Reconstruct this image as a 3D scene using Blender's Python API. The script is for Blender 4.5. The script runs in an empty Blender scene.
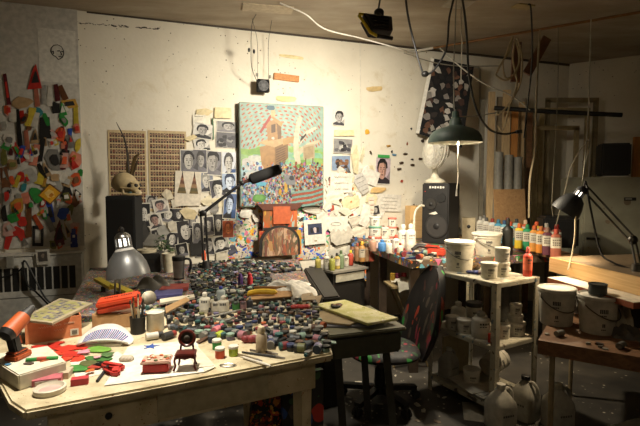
import bpy, bmesh, math, random
from mathutils import Vector, Matrix
RN = random.Random(11)
PI = math.pi
COL = bpy.context.scene.collection
# ---------------------------------------------------------------- camera model
F = 470.0
EYE = Vector((0, 0, 1.47))
PITCH = math.radians(3.77)
def ray(px, py):
    x, y = (px - 320) / F, (213 - py) / F
    return Vector((x, math.cos(PITCH) + y * math.sin(PITCH), -math.sin(PITCH) + y * math.cos(PITCH)))
def D(px, py, Y):                       # point of that sight line at depth Y
    d = ray(px, py); return EYE + d * (Y / d.y)
def T(px, py, z):                       # point of that sight line on the level z
    d = ray(px, py); return EYE + d * ((z - EYE.z) / d.z)
WK, W0 = 0.353, 4.84
WU = Vector((1, WK, 0)).normalized()
WN = Vector((WU.y, -WU.x, 0))           # out of the wall, into the room
def W(px, py, off=0.0):                 # on the long wall (off metres in front of it)
    d = ray(px, py)
    base = Vector((0, W0, 0)) + WN * off
    t = (base - EYE).dot(WN) / d.dot(WN)
    return EYE + d * t
# ---------------------------------------------------------------- materials
MATS = {}
def lin(c):
    c /= 255.0
    return c / 12.92 if c <= .04045 else ((c + .055) / 1.055) ** 2.4
def rgb(h):
    h = h.lstrip('#'); return tuple(lin(int(h[i:i+2], 16)) for i in (0, 2, 4)) + (1,)
def base_mat(name):
    m = bpy.data.materials.new(name); m.use_nodes = True
    nt = m.node_tree; b = nt.nodes['Principled BSDF']
    return m, nt, b
def N(nt, typ, **kw):
    n = nt.nodes.new(typ)
    for k, v in kw.items():
        if k in n.inputs: n.inputs[k].default_value = v
        else: setattr(n, k, v)
    return n
def ramp(nt, stops, interp='LINEAR'):
    n = nt.nodes.new('ShaderNodeValToRGB'); cr = n.color_ramp; cr.interpolation = interp
    while len(cr.elements) < len(stops): cr.elements.new(.5)
    for e, (p, c) in zip(cr.elements, stops):
        e.position = p; e.color = rgb(c) if isinstance(c, str) else (c, c, c, 1)
    return n
def mixc(nt, fac, a, b):
    n = nt.nodes.new('ShaderNodeMix'); n.data_type = 'RGBA'
    for s, v in ((n.inputs[0], fac), (n.inputs[6], a), (n.inputs[7], b)):
        if hasattr(v, 'is_output') or isinstance(v, bpy.types.NodeSocket): nt.links.new(v, s)
        elif isinstance(v, str): s.default_value = rgb(v)
        else: s.default_value = v
    return n.outputs[2]
def coords(nt, scale=1.0, sx=1, sy=1, sz=1):
    tc = N(nt, 'ShaderNodeTexCoord'); mp = N(nt, 'ShaderNodeMapping')
    mp.inputs['Scale'].default_value = (scale*sx, scale*sy, scale*sz)
    nt.links.new(tc.outputs['Object'], mp.inputs[0]); return mp.outputs[0]
def simple(hexs, rough=.55, metal=0.0, dirt=.22, bump=0.0):
    key = (hexs, rough, metal, dirt, bump)
    if key in MATS: return MATS[key]
    m, nt, b = base_mat('paint_' + hexs.lstrip('#'))
    b.inputs['Roughness'].default_value = rough; b.inputs['Metallic'].default_value = metal
    v = coords(nt)
    nz = N(nt, 'ShaderNodeTexNoise', Scale=28.0, Detail=3.0); nt.links.new(v, nz.inputs['Vector'])
    rp = ramp(nt, [(.35, 1 - dirt), (.65, 1.0)]); nt.links.new(nz.outputs[0], rp.inputs[0])
    mm = nt.nodes.new('ShaderNodeMix'); mm.data_type = 'RGBA'; mm.blend_type = 'MULTIPLY'
    mm.inputs[0].default_value = 1; mm.inputs[6].default_value = rgb(hexs)
    nt.links.new(rp.outputs[0], mm.inputs[7]); nt.links.new(mm.outputs[2], b.inputs['Base Color'])
    if bump:
        bp = N(nt, 'ShaderNodeBump', Strength=bump, Distance=.01)
        nt.links.new(nz.outputs[0], bp.inputs['Height']); nt.links.new(bp.outputs[0], b.inputs['Normal'])
    MATS[key] = m; return m
def reg(name):
    def deco(fn):
        m, nt, b = base_mat(name); fn(nt, b, m); MATS[name] = m; return fn
    return deco
def mat(x):
    if x in MATS: return MATS[x]
    return simple(x)
def metal(name, h, rough=.35):
    MATS[name] = simple(h, rough, 1.0, .12)
metal('steel', '#a9a8a4', .32); MATS['aluminium'] = simple('#747575', .38, .5, .12); metal('darksteel', '#5a5854', .4); metal('copper', '#8e6a48', .5)
MATS['black'] = simple('#141312', .5); MATS['matte_black'] = simple('#121211', .85); MATS['soot_black'] = simple('#070707', .95); MATS['gloss_black'] = simple('#0d0d0e', .22)
MATS['white_plastic'] = simple('#d9d5c8', .45, 0, .08); MATS['rubber'] = simple('#1d1c1b', .8)
MATS['paper'] = simple('#e4dfd0', .85, 0, .06)
def emis(name, h, s):
    m, nt, b = base_mat(name)
    b.inputs['Emission Color'].default_value = rgb(h); b.inputs['Emission Strength'].default_value = s
    b.inputs['Base Color'].default_value = rgb(h); MATS[name] = m
emis('bulb_warm', '#fff0cf', 9.0); emis('bulb_slot', '#fff6e4', 5.0)

def wood(name, c1, c2, sx=2, sy=14, sz=14, rough=.6):
    m, nt, b = base_mat(name); b.inputs['Roughness'].default_value = rough
    v = coords(nt, 1, sx, sy, sz)
    nz = N(nt, 'ShaderNodeTexNoise', Scale=3.0, Detail=6.0, Distortion=1.2); nt.links.new(v, nz.inputs['Vector'])
    rp = ramp(nt, [(.3, c1), (.7, c2)]); nt.links.new(nz.outputs[0], rp.inputs[0])
    nt.links.new(rp.outputs[0], b.inputs['Base Color']); MATS[name] = m
wood('pine', '#c29a62', '#d8b580', 1.2, 1.2, 30); wood('pale_pine', '#a58a63', '#c4a97f', 14, 14, 2); wood('brown_wood', '#5a3c24', '#7c5838')
wood('red_wood', '#3a120c', '#5e2015', 14, 14, 14, .35); wood('cardboard', '#8f6d47', '#a98459', 9, 9, 9, .85); wood('orange_wood', '#a0662f', '#bd8243', 14, 14, 2)

@reg('wall_paint')
def _(nt, b, m):
    b.inputs['Roughness'].default_value = .8
    v = coords(nt)
    nz = N(nt, 'ShaderNodeTexNoise', Scale=1.6, Detail=6.0, Roughness=.6); nt.links.new(v, nz.inputs['Vector'])
    r1 = ramp(nt, [(.3, '#cdc5b2'), (.7, '#ddd6c3')]); nt.links.new(nz.outputs[0], r1.inputs[0])
    # chips: small voronoi dots kept only where a coarse noise allows
    vo = N(nt, 'ShaderNodeTexVoronoi', Scale=19.0); nt.links.new(v, vo.inputs['Vector'])
    n2 = N(nt, 'ShaderNodeTexNoise', Scale=40.0, Detail=2.0); nt.links.new(v, n2.inputs['Vector'])
    ad = N(nt, 'ShaderNodeMath', operation='MULTIPLY_ADD'); ad.inputs[1].default_value = .22
    nt.links.new(n2.outputs[0], ad.inputs[0]); nt.links.new(vo.outputs['Distance'], ad.inputs[2])
    dots = ramp(nt, [(.19, 1.0), (.22, 0.0)]); nt.links.new(ad.outputs[0], dots.inputs[0])
    n3 = N(nt, 'ShaderNodeTexNoise', Scale=2.3, Detail=2.0); nt.links.new(v, n3.inputs['Vector'])
    msk = ramp(nt, [(.47, 0.0), (.55, 1.0)]); nt.links.new(n3.outputs[0], msk.inputs[0])
    mul = N(nt, 'ShaderNodeMath', operation='MULTIPLY'); nt.links.new(dots.outputs[0], mul.inputs[0]); nt.links.new(msk.outputs[0], mul.inputs[1])
    n5 = N(nt, 'ShaderNodeTexNoise', Scale=3.4, Detail=8.0, Roughness=.7, Distortion=1.5); nt.links.new(v, n5.inputs['Vector'])
    st = ramp(nt, [(.56, 0.0), (.74, .55)]); nt.links.new(n5.outputs[0], st.inputs[0])
    c = mixc(nt, mul.outputs[0], mixc(nt, st.outputs[0], r1.outputs[0], '#b9a67c'), '#57493a')
    # block courses, barely visible
    nt.links.new(c, b.inputs['Base Color'])
    bp = N(nt, 'ShaderNodeBump', Strength=.25, Distance=.01)
    n4 = N(nt, 'ShaderNodeTexNoise', Scale=30.0, Detail=5.0); nt.links.new(v, n4.inputs['Vector'])
    nt.links.new(n4.outputs[0], bp.inputs['Height']); nt.links.new(bp.outputs[0], b.inputs['Normal'])
@reg('ceiling_paint')
def _(nt, b, m):
    b.inputs['Roughness'].default_value = .9
    v = coords(nt, 1, 1, 3, 1)
    nz = N(nt, 'ShaderNodeTexNoise', Scale=1.3, Detail=7.0, Roughness=.65); nt.links.new(v, nz.inputs['Vector'])
    r1 = ramp(nt, [(.3, '#8b7d68'), (.55, '#a39681'), (.75, '#b5a994')]); nt.links.new(nz.outputs[0], r1.inputs[0])
    nt.links.new(r1.outputs[0], b.inputs['Base Color'])
    bp = N(nt, 'ShaderNodeBump', Strength=.4, Distance=.03); nt.links.new(nz.outputs[0], bp.inputs['Height']); nt.links.new(bp.outputs[0], b.inputs['Normal'])
@reg('floor_paint')
def _(nt, b, m):
    b.inputs['Roughness'].default_value = .65
    v = coords(nt)
    nz = N(nt, 'ShaderNodeTexNoise', Scale=5, Detail=6.0); nt.links.new(v, nz.inputs['Vector'])
    r1 = ramp(nt, [(.3, '#2a2722'), (.7, '#433e36')]); nt.links.new(nz.outputs[0], r1.inputs[0])
    vo = N(nt, 'ShaderNodeTexVoronoi', Scale=22.0); nt.links.new(v, vo.inputs['Vector'])
    dots = ramp(nt, [(.16, 1.0), (.2, 0.0)]); nt.links.new(vo.outputs['Distance'], dots.inputs[0])
    n3 = N(nt, 'ShaderNodeTexNoise', Scale=6); nt.links.new(v, n3.inputs['Vector'])
    msk = ramp(nt, [(.5, 0.0), (.6, .8)]); nt.links.new(n3.outputs[0], msk.inputs[0])
    mul = N(nt, 'ShaderNodeMath', operation='MULTIPLY'); nt.links.new(dots.outputs[0], mul.inputs[0]); nt.links.new(msk.outputs[0], mul.inputs[1])
    nt.links.new(mixc(nt, mul.outputs[0], r1.outputs[0], '#b8ad98'), b.inputs['Base Color'])
def splatter(name, base, colors, scale, amount, rough=.6, stretch=(1, 1, 1)):
    m, nt, b = base_mat(name); b.inputs['Roughness'].default_value = rough
    v = coords(nt, 1, *stretch)
    n0 = N(nt, 'ShaderNodeTexNoise', Scale=scale*.6, Detail=3.0); nt.links.new(v, n0.inputs['Vector'])
    va = N(nt, 'ShaderNodeVectorMath', operation='MULTIPLY_ADD'); va.inputs[1].default_value = (.12, .12, .12)
    nt.links.new(n0.outputs['Color'], va.inputs[0]); nt.links.new(v, va.inputs[2])
    cur = None
    for k, (sc, am) in enumerate(((scale, amount), (scale*2.3, amount*.9))):
        vo = N(nt, 'ShaderNodeTexVoronoi', Scale=sc, Randomness=1.0); nt.links.new(va.outputs[0], vo.inputs['Vector'])
        sep = N(nt, 'ShaderNodeSeparateColor'); nt.links.new(vo.outputs['Color'], sep.inputs[0])
        cr = ramp(nt, [(i/len(colors), c) for i, c in enumerate(colors)], 'CONSTANT'); nt.links.new(sep.outputs[k], cr.inputs[0])
        th = N(nt, 'ShaderNodeMath', operation='LESS_THAN'); 
        ml = N(nt, 'ShaderNodeMath', operation='MULTIPLY'); ml.inputs[1].default_value = am; nt.links.new(sep.outputs[2], ml.inputs[0])
        nt.links.new(vo.outputs['Distance'], th.inputs[0]); nt.links.new(ml.outputs[0], th.inputs[1])
        if cur is None:
            nz = N(nt, 'ShaderNodeTexNoise', Scale=scale*.35, Detail=4.0); nt.links.new(v, nz.inputs['Vector'])
            bb = base if isinstance(base, (list, tuple)) else [base, base]
            rb = ramp(nt, [(.3 + .4*i/(len(bb)-1), c) for i, c in enumerate(bb)]); nt.links.new(nz.outputs[0], rb.inputs[0]); cur = rb.outputs[0]
        cur = mixc(nt, th.outputs[0], cur, cr.outputs[0])
    nt.links.new(cur, b.inputs['Base Color']); MATS[name] = m
VIV = ['#c23b2a', '#2f56a8', '#3a8a4a', '#d9a92c', '#6a4a8c', '#d8d2c4', '#d0682e', '#2a2826', '#5fa0b0', '#c86a8a']
splatter('splash_wall', ['#a0967f', '#cfc6b0', '#7d7462'], VIV + ['#dcd6c8', '#cbbd9e', '#8a7a60', '#3a9a5a', '#3a5ac0'], 19, .8)
splatter('easel_paint', ['#6a5a2c', '#a8501f', '#c4622a', '#4c4a2c', '#8a3a1a'], ['#a8402a', '#b58a2c', '#3a5a3a', '#c4703a', '#5b5140', '#8fa098', '#6a3a20', '#3a3020'], 16, .7, .5, (1, 1, .2))
splatter('arch_paint', ['#3a2c20', '#7c5c40', '#4a3a2a'], ['#8a4a30', '#9a7448', '#a88a70', '#4a4a34', '#6a3a30', '#85705a'], 24, .8, .6, (1, 1, .22))
splatter('table_mess', ['#2e2b26', '#59544a', '#7b7566'], VIV + ['#3d5a50', '#70302a', '#888274', '#2b2926', '#3a3732', '#6a655a'], 48, .7)
splatter('dirty_cream', ['#a09272', '#bdb090', '#cbbfa2'], ['#8a6a4a', '#5a5044', '#a08a5c', '#9a6a52', '#d0c4a4', '#c4b898', '#7a6a54'], 30, .26, .5)
splatter('bench_paint', ['#3a3028', '#6a5846', '#2c2622'], VIV, 18, .55)
splatter('chair_paint', ['#0e0e0f', '#191716', '#131214'], ['#a13a22', '#2f8a3a', '#8a2a3a', '#35302c', '#50483c', '#4a2a20', '#7a3020', '#2a4a2c', '#3a302c', '#1c1a19', '#222020'], 13, .62, .6, (1, 1, .26))
splatter('dark_canvas', ['#181818', '#262422', '#1d2430'], ['#a8322a', '#c08030', '#2a4a8a', '#3a5a38', '#5a5248'], 8, .55, .6)
splatter('flame_canvas', ['#15120f', '#1d1714'], ['#c07a24', '#b03a20', '#d8a848', '#6a2a1a', '#3a4a2a'], 26, .9, .6)
splatter('lime_paint', ['#a3a352', '#b9b57a', '#c9c3a0'], ['#8f9440', '#cfcaa8', '#a8a860', '#d3cdb4'], 34, .35, .6)
splatter('rag_paint', ['#8a8070', '#b3a894', '#6a5f50'], VIV, 20, .8)
splatter('camo_canvas', ['#24211e', '#3a3530'], ['#191614', '#8b867c', '#3c2b24', '#55504a', '#a39d92', '#2a211c'], 9, 1.6, .6)
splatter('shelf_paint', ['#8d8878', '#a8a391', '#77715f'], ['#4a4438', '#b7b09c', '#6a5a48', '#5f7078'], 14, .4, .55)
splatter('rust_paint', ['#8d8b78', '#a09d88', '#7f7c6a'], ['#7a6a55', '#98947f', '#85755f'], 6, .22, .5)
# ---------------------------------------------------------------- mesh builder
class MB:
    def __init__(s): s.v = []; s.f = []; s.m = []; s.mats = []
    def mi(s, m):
        if m not in s.mats: s.mats.append(m)
        return s.mats.index(m)
    def add(s, vs, fs, m):
        o = len(s.v); s.v += [Vector(v) for v in vs]; k = s.mi(m)
        for f in fs: s.f.append(tuple(i + o for i in f)); s.m.append(k)
        return s
    def box(s, c, size, m, rot=None, top=1.0):
        hx, hy, hz = (d / 2 for d in size); c = Vector(c); vs = []
        for z in (-1, 1):
            k = top if z > 0 else 1
            for x, y in ((-1, -1), (1, -1), (1, 1), (-1, 1)):
                p = Vector((x*hx*k, y*hy*k, z*hz)); vs.append(c + (rot @ p if rot else p))
        return s.add(vs, [(3, 2, 1, 0), (4, 5, 6, 7), (0, 1, 5, 4), (1, 2, 6, 5), (2, 3, 7, 6), (3, 0, 4, 7)], m)
    def bar(s, p0, p1, w, t, m, up=(0, 0, 1)):           # rectangular bar from p0 to p1
        p0, p1 = Vector(p0), Vector(p1); d = p1 - p0; L = d.length; d.normalize(); u = Vector(up)
        if abs(d.dot(u)) > .98: u = Vector((0, 1, 0))
        x = d.cross(u).normalized(); y = x.cross(d)
        R = Matrix((x, y, d)).transposed()
        return s.box((p0 + p1) / 2, (w, t, L), m, R)
    def cyl(s, p0, p1, r0, r1, m, n=12, caps=True):
        p0, p1 = Vector(p0), Vector(p1); d = (p1 - p0).normalized()
        u = Vector((0, 0, 1)) if abs(d.z) < .9 else Vector((1, 0, 0))
        x = d.cross(u).normalized(); y = d.cross(x)
        vs = []
        for p, r in ((p0, r0), (p1, r1)):
            for i in range(n):
                a = 2*PI*i/n; vs.append(p + x*(r*math.cos(a)) + y*(r*math.sin(a)))
        fs = [(i, i + n, (i+1) % n + n, (i+1) % n) for i in range(n)]
        if caps: fs += [tuple(range(n)), tuple(range(2*n-1, n-1, -1))]
        return s.add(vs, fs, m)
    def lathe(s, c, prof, m, n=18, M=None):
        c = Vector(c); vs = []; fs = []
        for r, z in prof:
            for i in range(n):
                a = 2*PI*i/n; p = Vector((r*math.cos(a), r*math.sin(a), z)); vs.append(c + (M @ p if M else p))
        for k in range(len(prof)-1):
            for i in range(n):
                a, b = k*n+i, k*n+(i+1) % n; fs.append((a, b, b+n, a+n))
        if prof[0][0] > 0.0005: fs.append(tuple(range(n-1, -1, -1)))
        if prof[-1][0] > 0.0005: fs.append(tuple(range((len(prof)-1)*n, len(prof)*n)))
        return s.add(vs, fs, m)
    def shell(s, c, prof, m, n=24, M=None):               # open lathe with no caps
        c = Vector(c); vs = []; fs = []
        for r, z in prof:
            for i in range(n):
                a = 2*PI*i/n; p = Vector((r*math.cos(a), r*math.sin(a), z)); vs.append(c + (M @ p if M else p))
        for k in range(len(prof)-1):
            for i in range(n):
                a, b = k*n+i, k*n+(i+1) % n; fs.append((a, b, b+n, a+n))
        return s.add(vs, fs, m)
    def tube(s, pts, r, m, n=6):
        pts = [Vector(p) for p in pts]; vs = []; fs = []; px = None
        for i, p in enumerate(pts):
            d = (pts[min(i+1, len(pts)-1)] - pts[max(i-1, 0)]).normalized()
            if px is None: px = d.cross(Vector((.3, .2, 1)) if abs(d.z) < .9 else Vector((1, .2, 0))).normalized()
            px = (px - d*px.dot(d)).normalized(); y = d.cross(px)
            for k in range(n):
                a = 2*PI*k/n; vs.append(p + px*(r*math.cos(a)) + y*(r*math.sin(a)))
        for i in range(len(pts)-1):
            for k in range(n): fs.append((i*n+k, i*n+(k+1) % n, (i+1)*n+(k+1) % n, (i+1)*n+k))
        fs += [tuple(range(n-1, -1, -1)), tuple(range((len(pts)-1)*n, len(pts)*n))]
        return s.add(vs, fs, m)
    def prism(s, pts, ext, m):                            # closed outline pushed along ext
        pts = [Vector(p) for p in pts]; ext = Vector(ext); n = len(pts)
        fs = [tuple(range(n-1, -1, -1)), tuple(range(n, 2*n))] + [(i, (i+1) % n, (i+1) % n+n, i+n) for i in range(n)]
        return s.add(pts + [p + ext for p in pts], fs, m)
    def poly(s, pts, m): return s.add(pts, [tuple(range(len(pts)))], m)
    def ell(s, c, r, m, n=14, k=9, M=None, fn=None):
        c = Vector(c); r = Vector(r); vs = []; fs = []
        for j in range(k+1):
            t = PI*j/k
            for i in range(n):
                a = 2*PI*i/n; p = Vector((r.x*math.sin(t)*math.cos(a), r.y*math.sin(t)*math.sin(a), -r.z*math.cos(t)))
                if fn: p = fn(p)
                vs.append(c + (M @ p if M else p))
        for j in range(k):
            for i in range(n): fs.append((j*n+i, j*n+(i+1) % n, (j+1)*n+(i+1) % n, (j+1)*n+i))
        return s.add(vs, fs, m)
    def grid(s, fn, nu, nv, m, thick=0):
        vs = [Vector(fn(i/nu, j/nv)) for j in range(nv+1) for i in range(nu+1)]
        q = lambda i, j: j*(nu+1)+i
        fs = [(q(i, j), q(i+1, j), q(i+1, j+1), q(i, j+1)) for j in range(nv) for i in range(nu)]
        return s.add(vs, fs, m)
    def mesh(s, name, bevel=0, smooth=True):
        me = bpy.data.meshes.new(name); me.from_pydata([tuple(v) for v in s.v], [], s.f)
        for m in s.mats: me.materials.append(mat(m))
        me.polygons.foreach_set('material_index', s.m)
        bm = bmesh.new(); bm.from_mesh(me)
        bmesh.ops.remove_doubles(bm, verts=bm.verts, dist=1e-5)
        if bevel:
            ed = [e for e in bm.edges if len(e.link_faces) == 2 and e.calc_face_angle(0) > .6]
            bmesh.ops.bevel(bm, geom=ed, offset=bevel, segments=2, affect='EDGES', clamp_overlap=True)
        bm.to_mesh(me); bm.free()
        if smooth:
            me.shade_smooth(); me.set_sharp_from_angle(angle=math.radians(38))
        me.update(); return me
    def build(s, name, parent=None, bevel=0, world=False, M=None, smooth=True):
        """parent: local coordinates of the parent, or world ones with world=True. M: own transform. Neither: world coordinates, origin put at the foot."""
        if parent is not None and world:
            inv = XF[parent.name].inverted(); s.v = [inv @ v for v in s.v]
        off = None
        if parent is None and M is None:
            xs = [v.x for v in s.v]; ys = [v.y for v in s.v]; zs = [v.z for v in s.v]
            off = Vector(((min(xs)+max(xs))/2, (min(ys)+max(ys))/2, min(zs))); s.v = [v - off for v in s.v]
        o = bpy.data.objects.new(name, s.mesh(name, bevel, smooth)); COL.objects.link(o)
        if parent is not None: o.parent = parent
        if M is not None: o.matrix_basis = M
        if off is not None: o.location = off
        XF[o.name] = (XF[parent.name] if parent is not None else Matrix()) @ o.matrix_basis
        return o
XF = {}
def tag(o, label, cat, group=None):
    o['label'] = label; o['category'] = cat
    if group: o['group'] = group
    return o
def struct(o): o['kind'] = 'structure'; return o
def stuff(o): o['kind'] = 'stuff'; return o
def thing(name, loc, label, cat, group=None, rz=0.0, M=None):
    o = bpy.data.objects.new(name, None); COL.objects.link(o); o.empty_display_size = .05
    o.matrix_basis = M if M is not None else Matrix.Translation(Vector(loc)) @ Matrix.Rotation(rz, 4, 'Z')
    XF[o.name] = o.matrix_basis.copy(); return tag(o, label, cat, group)
def dup(root, M, label=None, group=None):
    def cp(o, par):
        c = o.copy(); COL.objects.link(c)
        if par is not None: c.parent = par
        for ch in KIDS(o): cp(ch, c)
        return c
    r = cp(root, None); r.matrix_basis = M; XF[r.name] = M.copy()
    if label: r['label'] = label
    if group: r['group'] = group
    return r
def KIDS(o): return [c for c in COL.objects if c.parent == o]
def at(p, rz=0.0, sc=1.0, tilt=None):
    M = Matrix.Translation(Vector(p)) @ Matrix.Rotation(rz, 4, 'Z')
    if tilt: M = M @ Matrix.Rotation(tilt[1], 4, tilt[0])
    return M @ Matrix.Scale(sc, 4)
def wallM(px, py, off=.004, roll=0.0):                    # x right along the wall, y up, z out of it
    p = W(px, py, off)
    R = Matrix((WU, (0, 0, 1), WN)).transposed().to_4x4()
    return Matrix.Translation(p) @ R @ Matrix.Rotation(roll, 4, 'Z')
def wscale(px, py):                                       # metres per pixel on the wall, across and up
    a, b = W(px-.5, py), W(px+.5, py); c = W(px, py+1)
    return (b-a).length, abs(c.z-a.z)
def frameM(p, xdir, rz=0): 
    return Matrix.Translation(Vector(p)) @ Matrix.Rotation(math.atan2(xdir[1], xdir[0]), 4, 'Z')
def scrap_pts(w, h, n=7, jag=.35, rn=RN):
    out = []
    for i in range(n):
        a = 2*PI*(i + rn.uniform(-.25, .25))/n; k = 1 - rn.random()*jag
        out.append((w/2*k*math.copysign(abs(math.cos(a))**.7, math.cos(a)), h/2*k*math.copysign(abs(math.sin(a))**.7, math.sin(a))))
    return out
def curve(pts, k=8):                                      # Catmull-Rom through points
    P = [Vector(p) for p in pts]; P = [P[0]*2-P[1]] + P + [P[-1]*2-P[-2]]; out = []
    for i in range(1, len(P)-2):
        for j in range(k):
            t = j/k; a, b, c, d = P[i-1], P[i], P[i+1], P[i+2]
            out.append(.5*((2*b) + (c-a)*t + (2*a-5*b+4*c-d)*t*t + (3*b-a-3*c+d)*t**3))
    return out + [P[-2]]
def scribble(mb, x0, y0, w, h, m, z=0.001, n=10, r=.0012):  # a line of unreadable handwriting
    pts = []
    for i in range(n*3+1):
        t = i/(n*3); pts.append((x0 + w*t, y0 + h*.5*math.sin(i*2.1)*(.4 + .6*RN.random()), z))
    mb.tube(pts, r, m, 4)
# ================================================================ the setting
CEIL = 2.93
XL, XR = -3.3, 3.09
def wallpt(x): return Vector((x, W0 + WK*x, 0))
cor = wallpt(XR); RD = Vector((.829, -.56, 0))
rend = cor + RD*2.3
def wallslab(name, p, q, thick_dir, z0, z1, m, th=.12):
    b = MB(); d = Vector(thick_dir).normalized()*th
    b.prism([(p.x, p.y, z0), (q.x, q.y, z0), (q.x, q.y, z1), (p.x, p.y, z1)], d, m); return struct(b.build(name, smooth=False))
wallslab('wall_back', wallpt(XL), cor, -WN, 0, CEIL, 'wall_paint')
wallslab('wall_right', cor, rend, (.56, .829, 0), 0, CEIL, 'wall_paint')
wallslab('wall_left', Vector((XL, -1.6, 0)), wallpt(XL), (-1, 0, 0), 0, CEIL, 'wall_paint')
rr = Vector((rend.x, -1.6, 0))
wallslab('wall_side', rr, rend, (1, 0, 0), 0, CEIL, 'wall_paint')
wallslab('wall_rear', Vector((XL, -1.6, 0)), rr, (0, -1, 0), 0, CEIL, 'wall_paint')
foot = [Vector((XL-.1, -1.7, 0)), Vector((rend.x+.1, -1.7, 0)), rend + Vector((.1, .1, 0)), cor + Vector((0, .15, 0)), wallpt(XL) + Vector((-.1, .12, 0))]
b = MB(); b.prism([(p.x, p.y, -.1) for p in foot], (0, 0, .1), 'floor_paint'); struct(b.build('floor', smooth=False))
b = MB(); b.prism([(p.x, p.y, CEIL) for p in foot], (0, 0, .12), 'ceiling_paint'); struct(b.build('ceiling', smooth=False))
# dark open joint between wall and ceiling, and the flush sheet the scraps are pinned to
b = MB(); p0, p1 = wallpt(-2.0) + WN*.001, wallpt(XR) + WN*.001
b.prism([(p0.x, p0.y, CEIL-.014), (p1.x, p1.y, CEIL-.03), (p1.x, p1.y, CEIL-.001), (p0.x, p0.y, CEIL-.001)], WN*.004, '#41372b'); struct(b.build('trim_1', smooth=False))
def wrect(mb, x0, y0, x1, y1, off, th, m):               # upright rectangle on the wall between two pixels
    a, c = W(x0, y0, off), W(x1, y1, off); z0, z1 = min(a.z, c.z), max(a.z, c.z)
    mb.prism([(a.x, a.y, z0), (c.x, c.y, z0), (c.x, c.y, z1), (a.x, a.y, z1)], WN*th, m)
b = MB(); wrect(b, -80, 252, 77, 4, .001, .012, '#bdb9ae'); struct(b.build('trim_2', smooth=False))
# crack along a block course high on the wall, chips along it
b = MB()
for i in range(46):
    x = 80 + i*1.75 + RN.uniform(-.6, .6)
    if 128 < x < 134: continue
    y = 23 + (x-80)*.075 + RN.uniform(-.8, .8); M = wallM(x, y, .001); s = .004 + .005*RN.random()*(2 if x > 110 else .8)
    pts = [M @ Vector((px*1.6, py*.7, 0)) for px, py in scrap_pts(s*2, s*1.6, 6)]; b.prism(pts, WN*.0015, '#3a3026')
struct(b.build('trim_3', smooth=False))
# vertical conduit with a top branch at the far end of the wall
b = MB(); a = [W(436, 63, .03), W(478, 67, .03), W(480, 70, .03), W(480, 205, .03)]; b.tube(a, .012, '#8f8a7c', 8); struct(b.build('trim_4'))
b = MB(); b.tube([W(360, 43, .006), W(361, 150, .006)], .005, '#d3cdbd', 6); struct(b.build('trim_5'))

# ================================================================ pinned scraps on the left sheet
def wall_flat(name, px, py, wpx, hpx, fn, label, cat, group=None, off=.004, roll=0.0):
    sx, sy = wscale(px, py); mb = MB(); fn(mb, wpx*sx, hpx*sy)
    o = mb.build(name, M=wallM(px, py, off, math.radians(roll)), smooth=False); return tag(o, label, cat, group)
SC = {'red': '#b5281c', 'orange': '#c9552a', 'white': '#cfcabd', 'black': '#1c1b1a', 'green': '#2f8a3c', 'yellow': '#c9b23a', 'pale pink': '#c9a095', 'teal': '#2f7f86',
      'blue': '#2447a0', 'brown': '#6e4527', 'gold': '#b58a35', 'grey': '#76736c', 'maroon': '#5b1a22', 'salmon': '#c97b62', 'tan': '#a88a62', 'olive': '#6a6a30', 'silver': '#a6a49c'}
def scrap(px, py, w, h, col, roll=0, shape='torn scrap', n=7, label=None, second=None):
    def fn(mb, a, c):
        if shape == 'strip': pts = [(-a/2, -c/2), (a/2, -c*.46), (a*.4, c/2), (-a*.38, c*.47)]
        elif shape == 'pointed scrap': pts = [(-a/2, -c/2), (a*.42, -c*.42), (a*.1, c/2), (-a*.1, c*.3)]
        else: pts = scrap_pts(a, c, n)
        k = RN.uniform(.004, .018)
        mb.prism([(x, y, k*(.5+x/a)) for x, y in pts], (0, 0, .003), SC[col])
        if second:
            mb.prism([(x*.55+a*.05, y*.5, k + .0045) for x, y in pts], (0, 0, .0015), SC[second])
    two = f' and {second}' if second else ''
    row = 'top edge' if py < 95 else 'upper part' if py < 130 else 'middle' if py < 185 else 'lower part' if py < 222 else 'bottom edge'
    side = 'far left' if px < 18 else 'left' if px < 36 else 'right' if px < 58 else 'far right'
    lab = label or f'{col}{two} {shape}, {row} of the pale panel, {side}'
    off = .016 + .004*RN.random()
    return wall_flat('collage_scrap', px, py, w, h, fn, lab, 'scrap', 'cut scraps pinned to the pale panel', off, roll)
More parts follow.
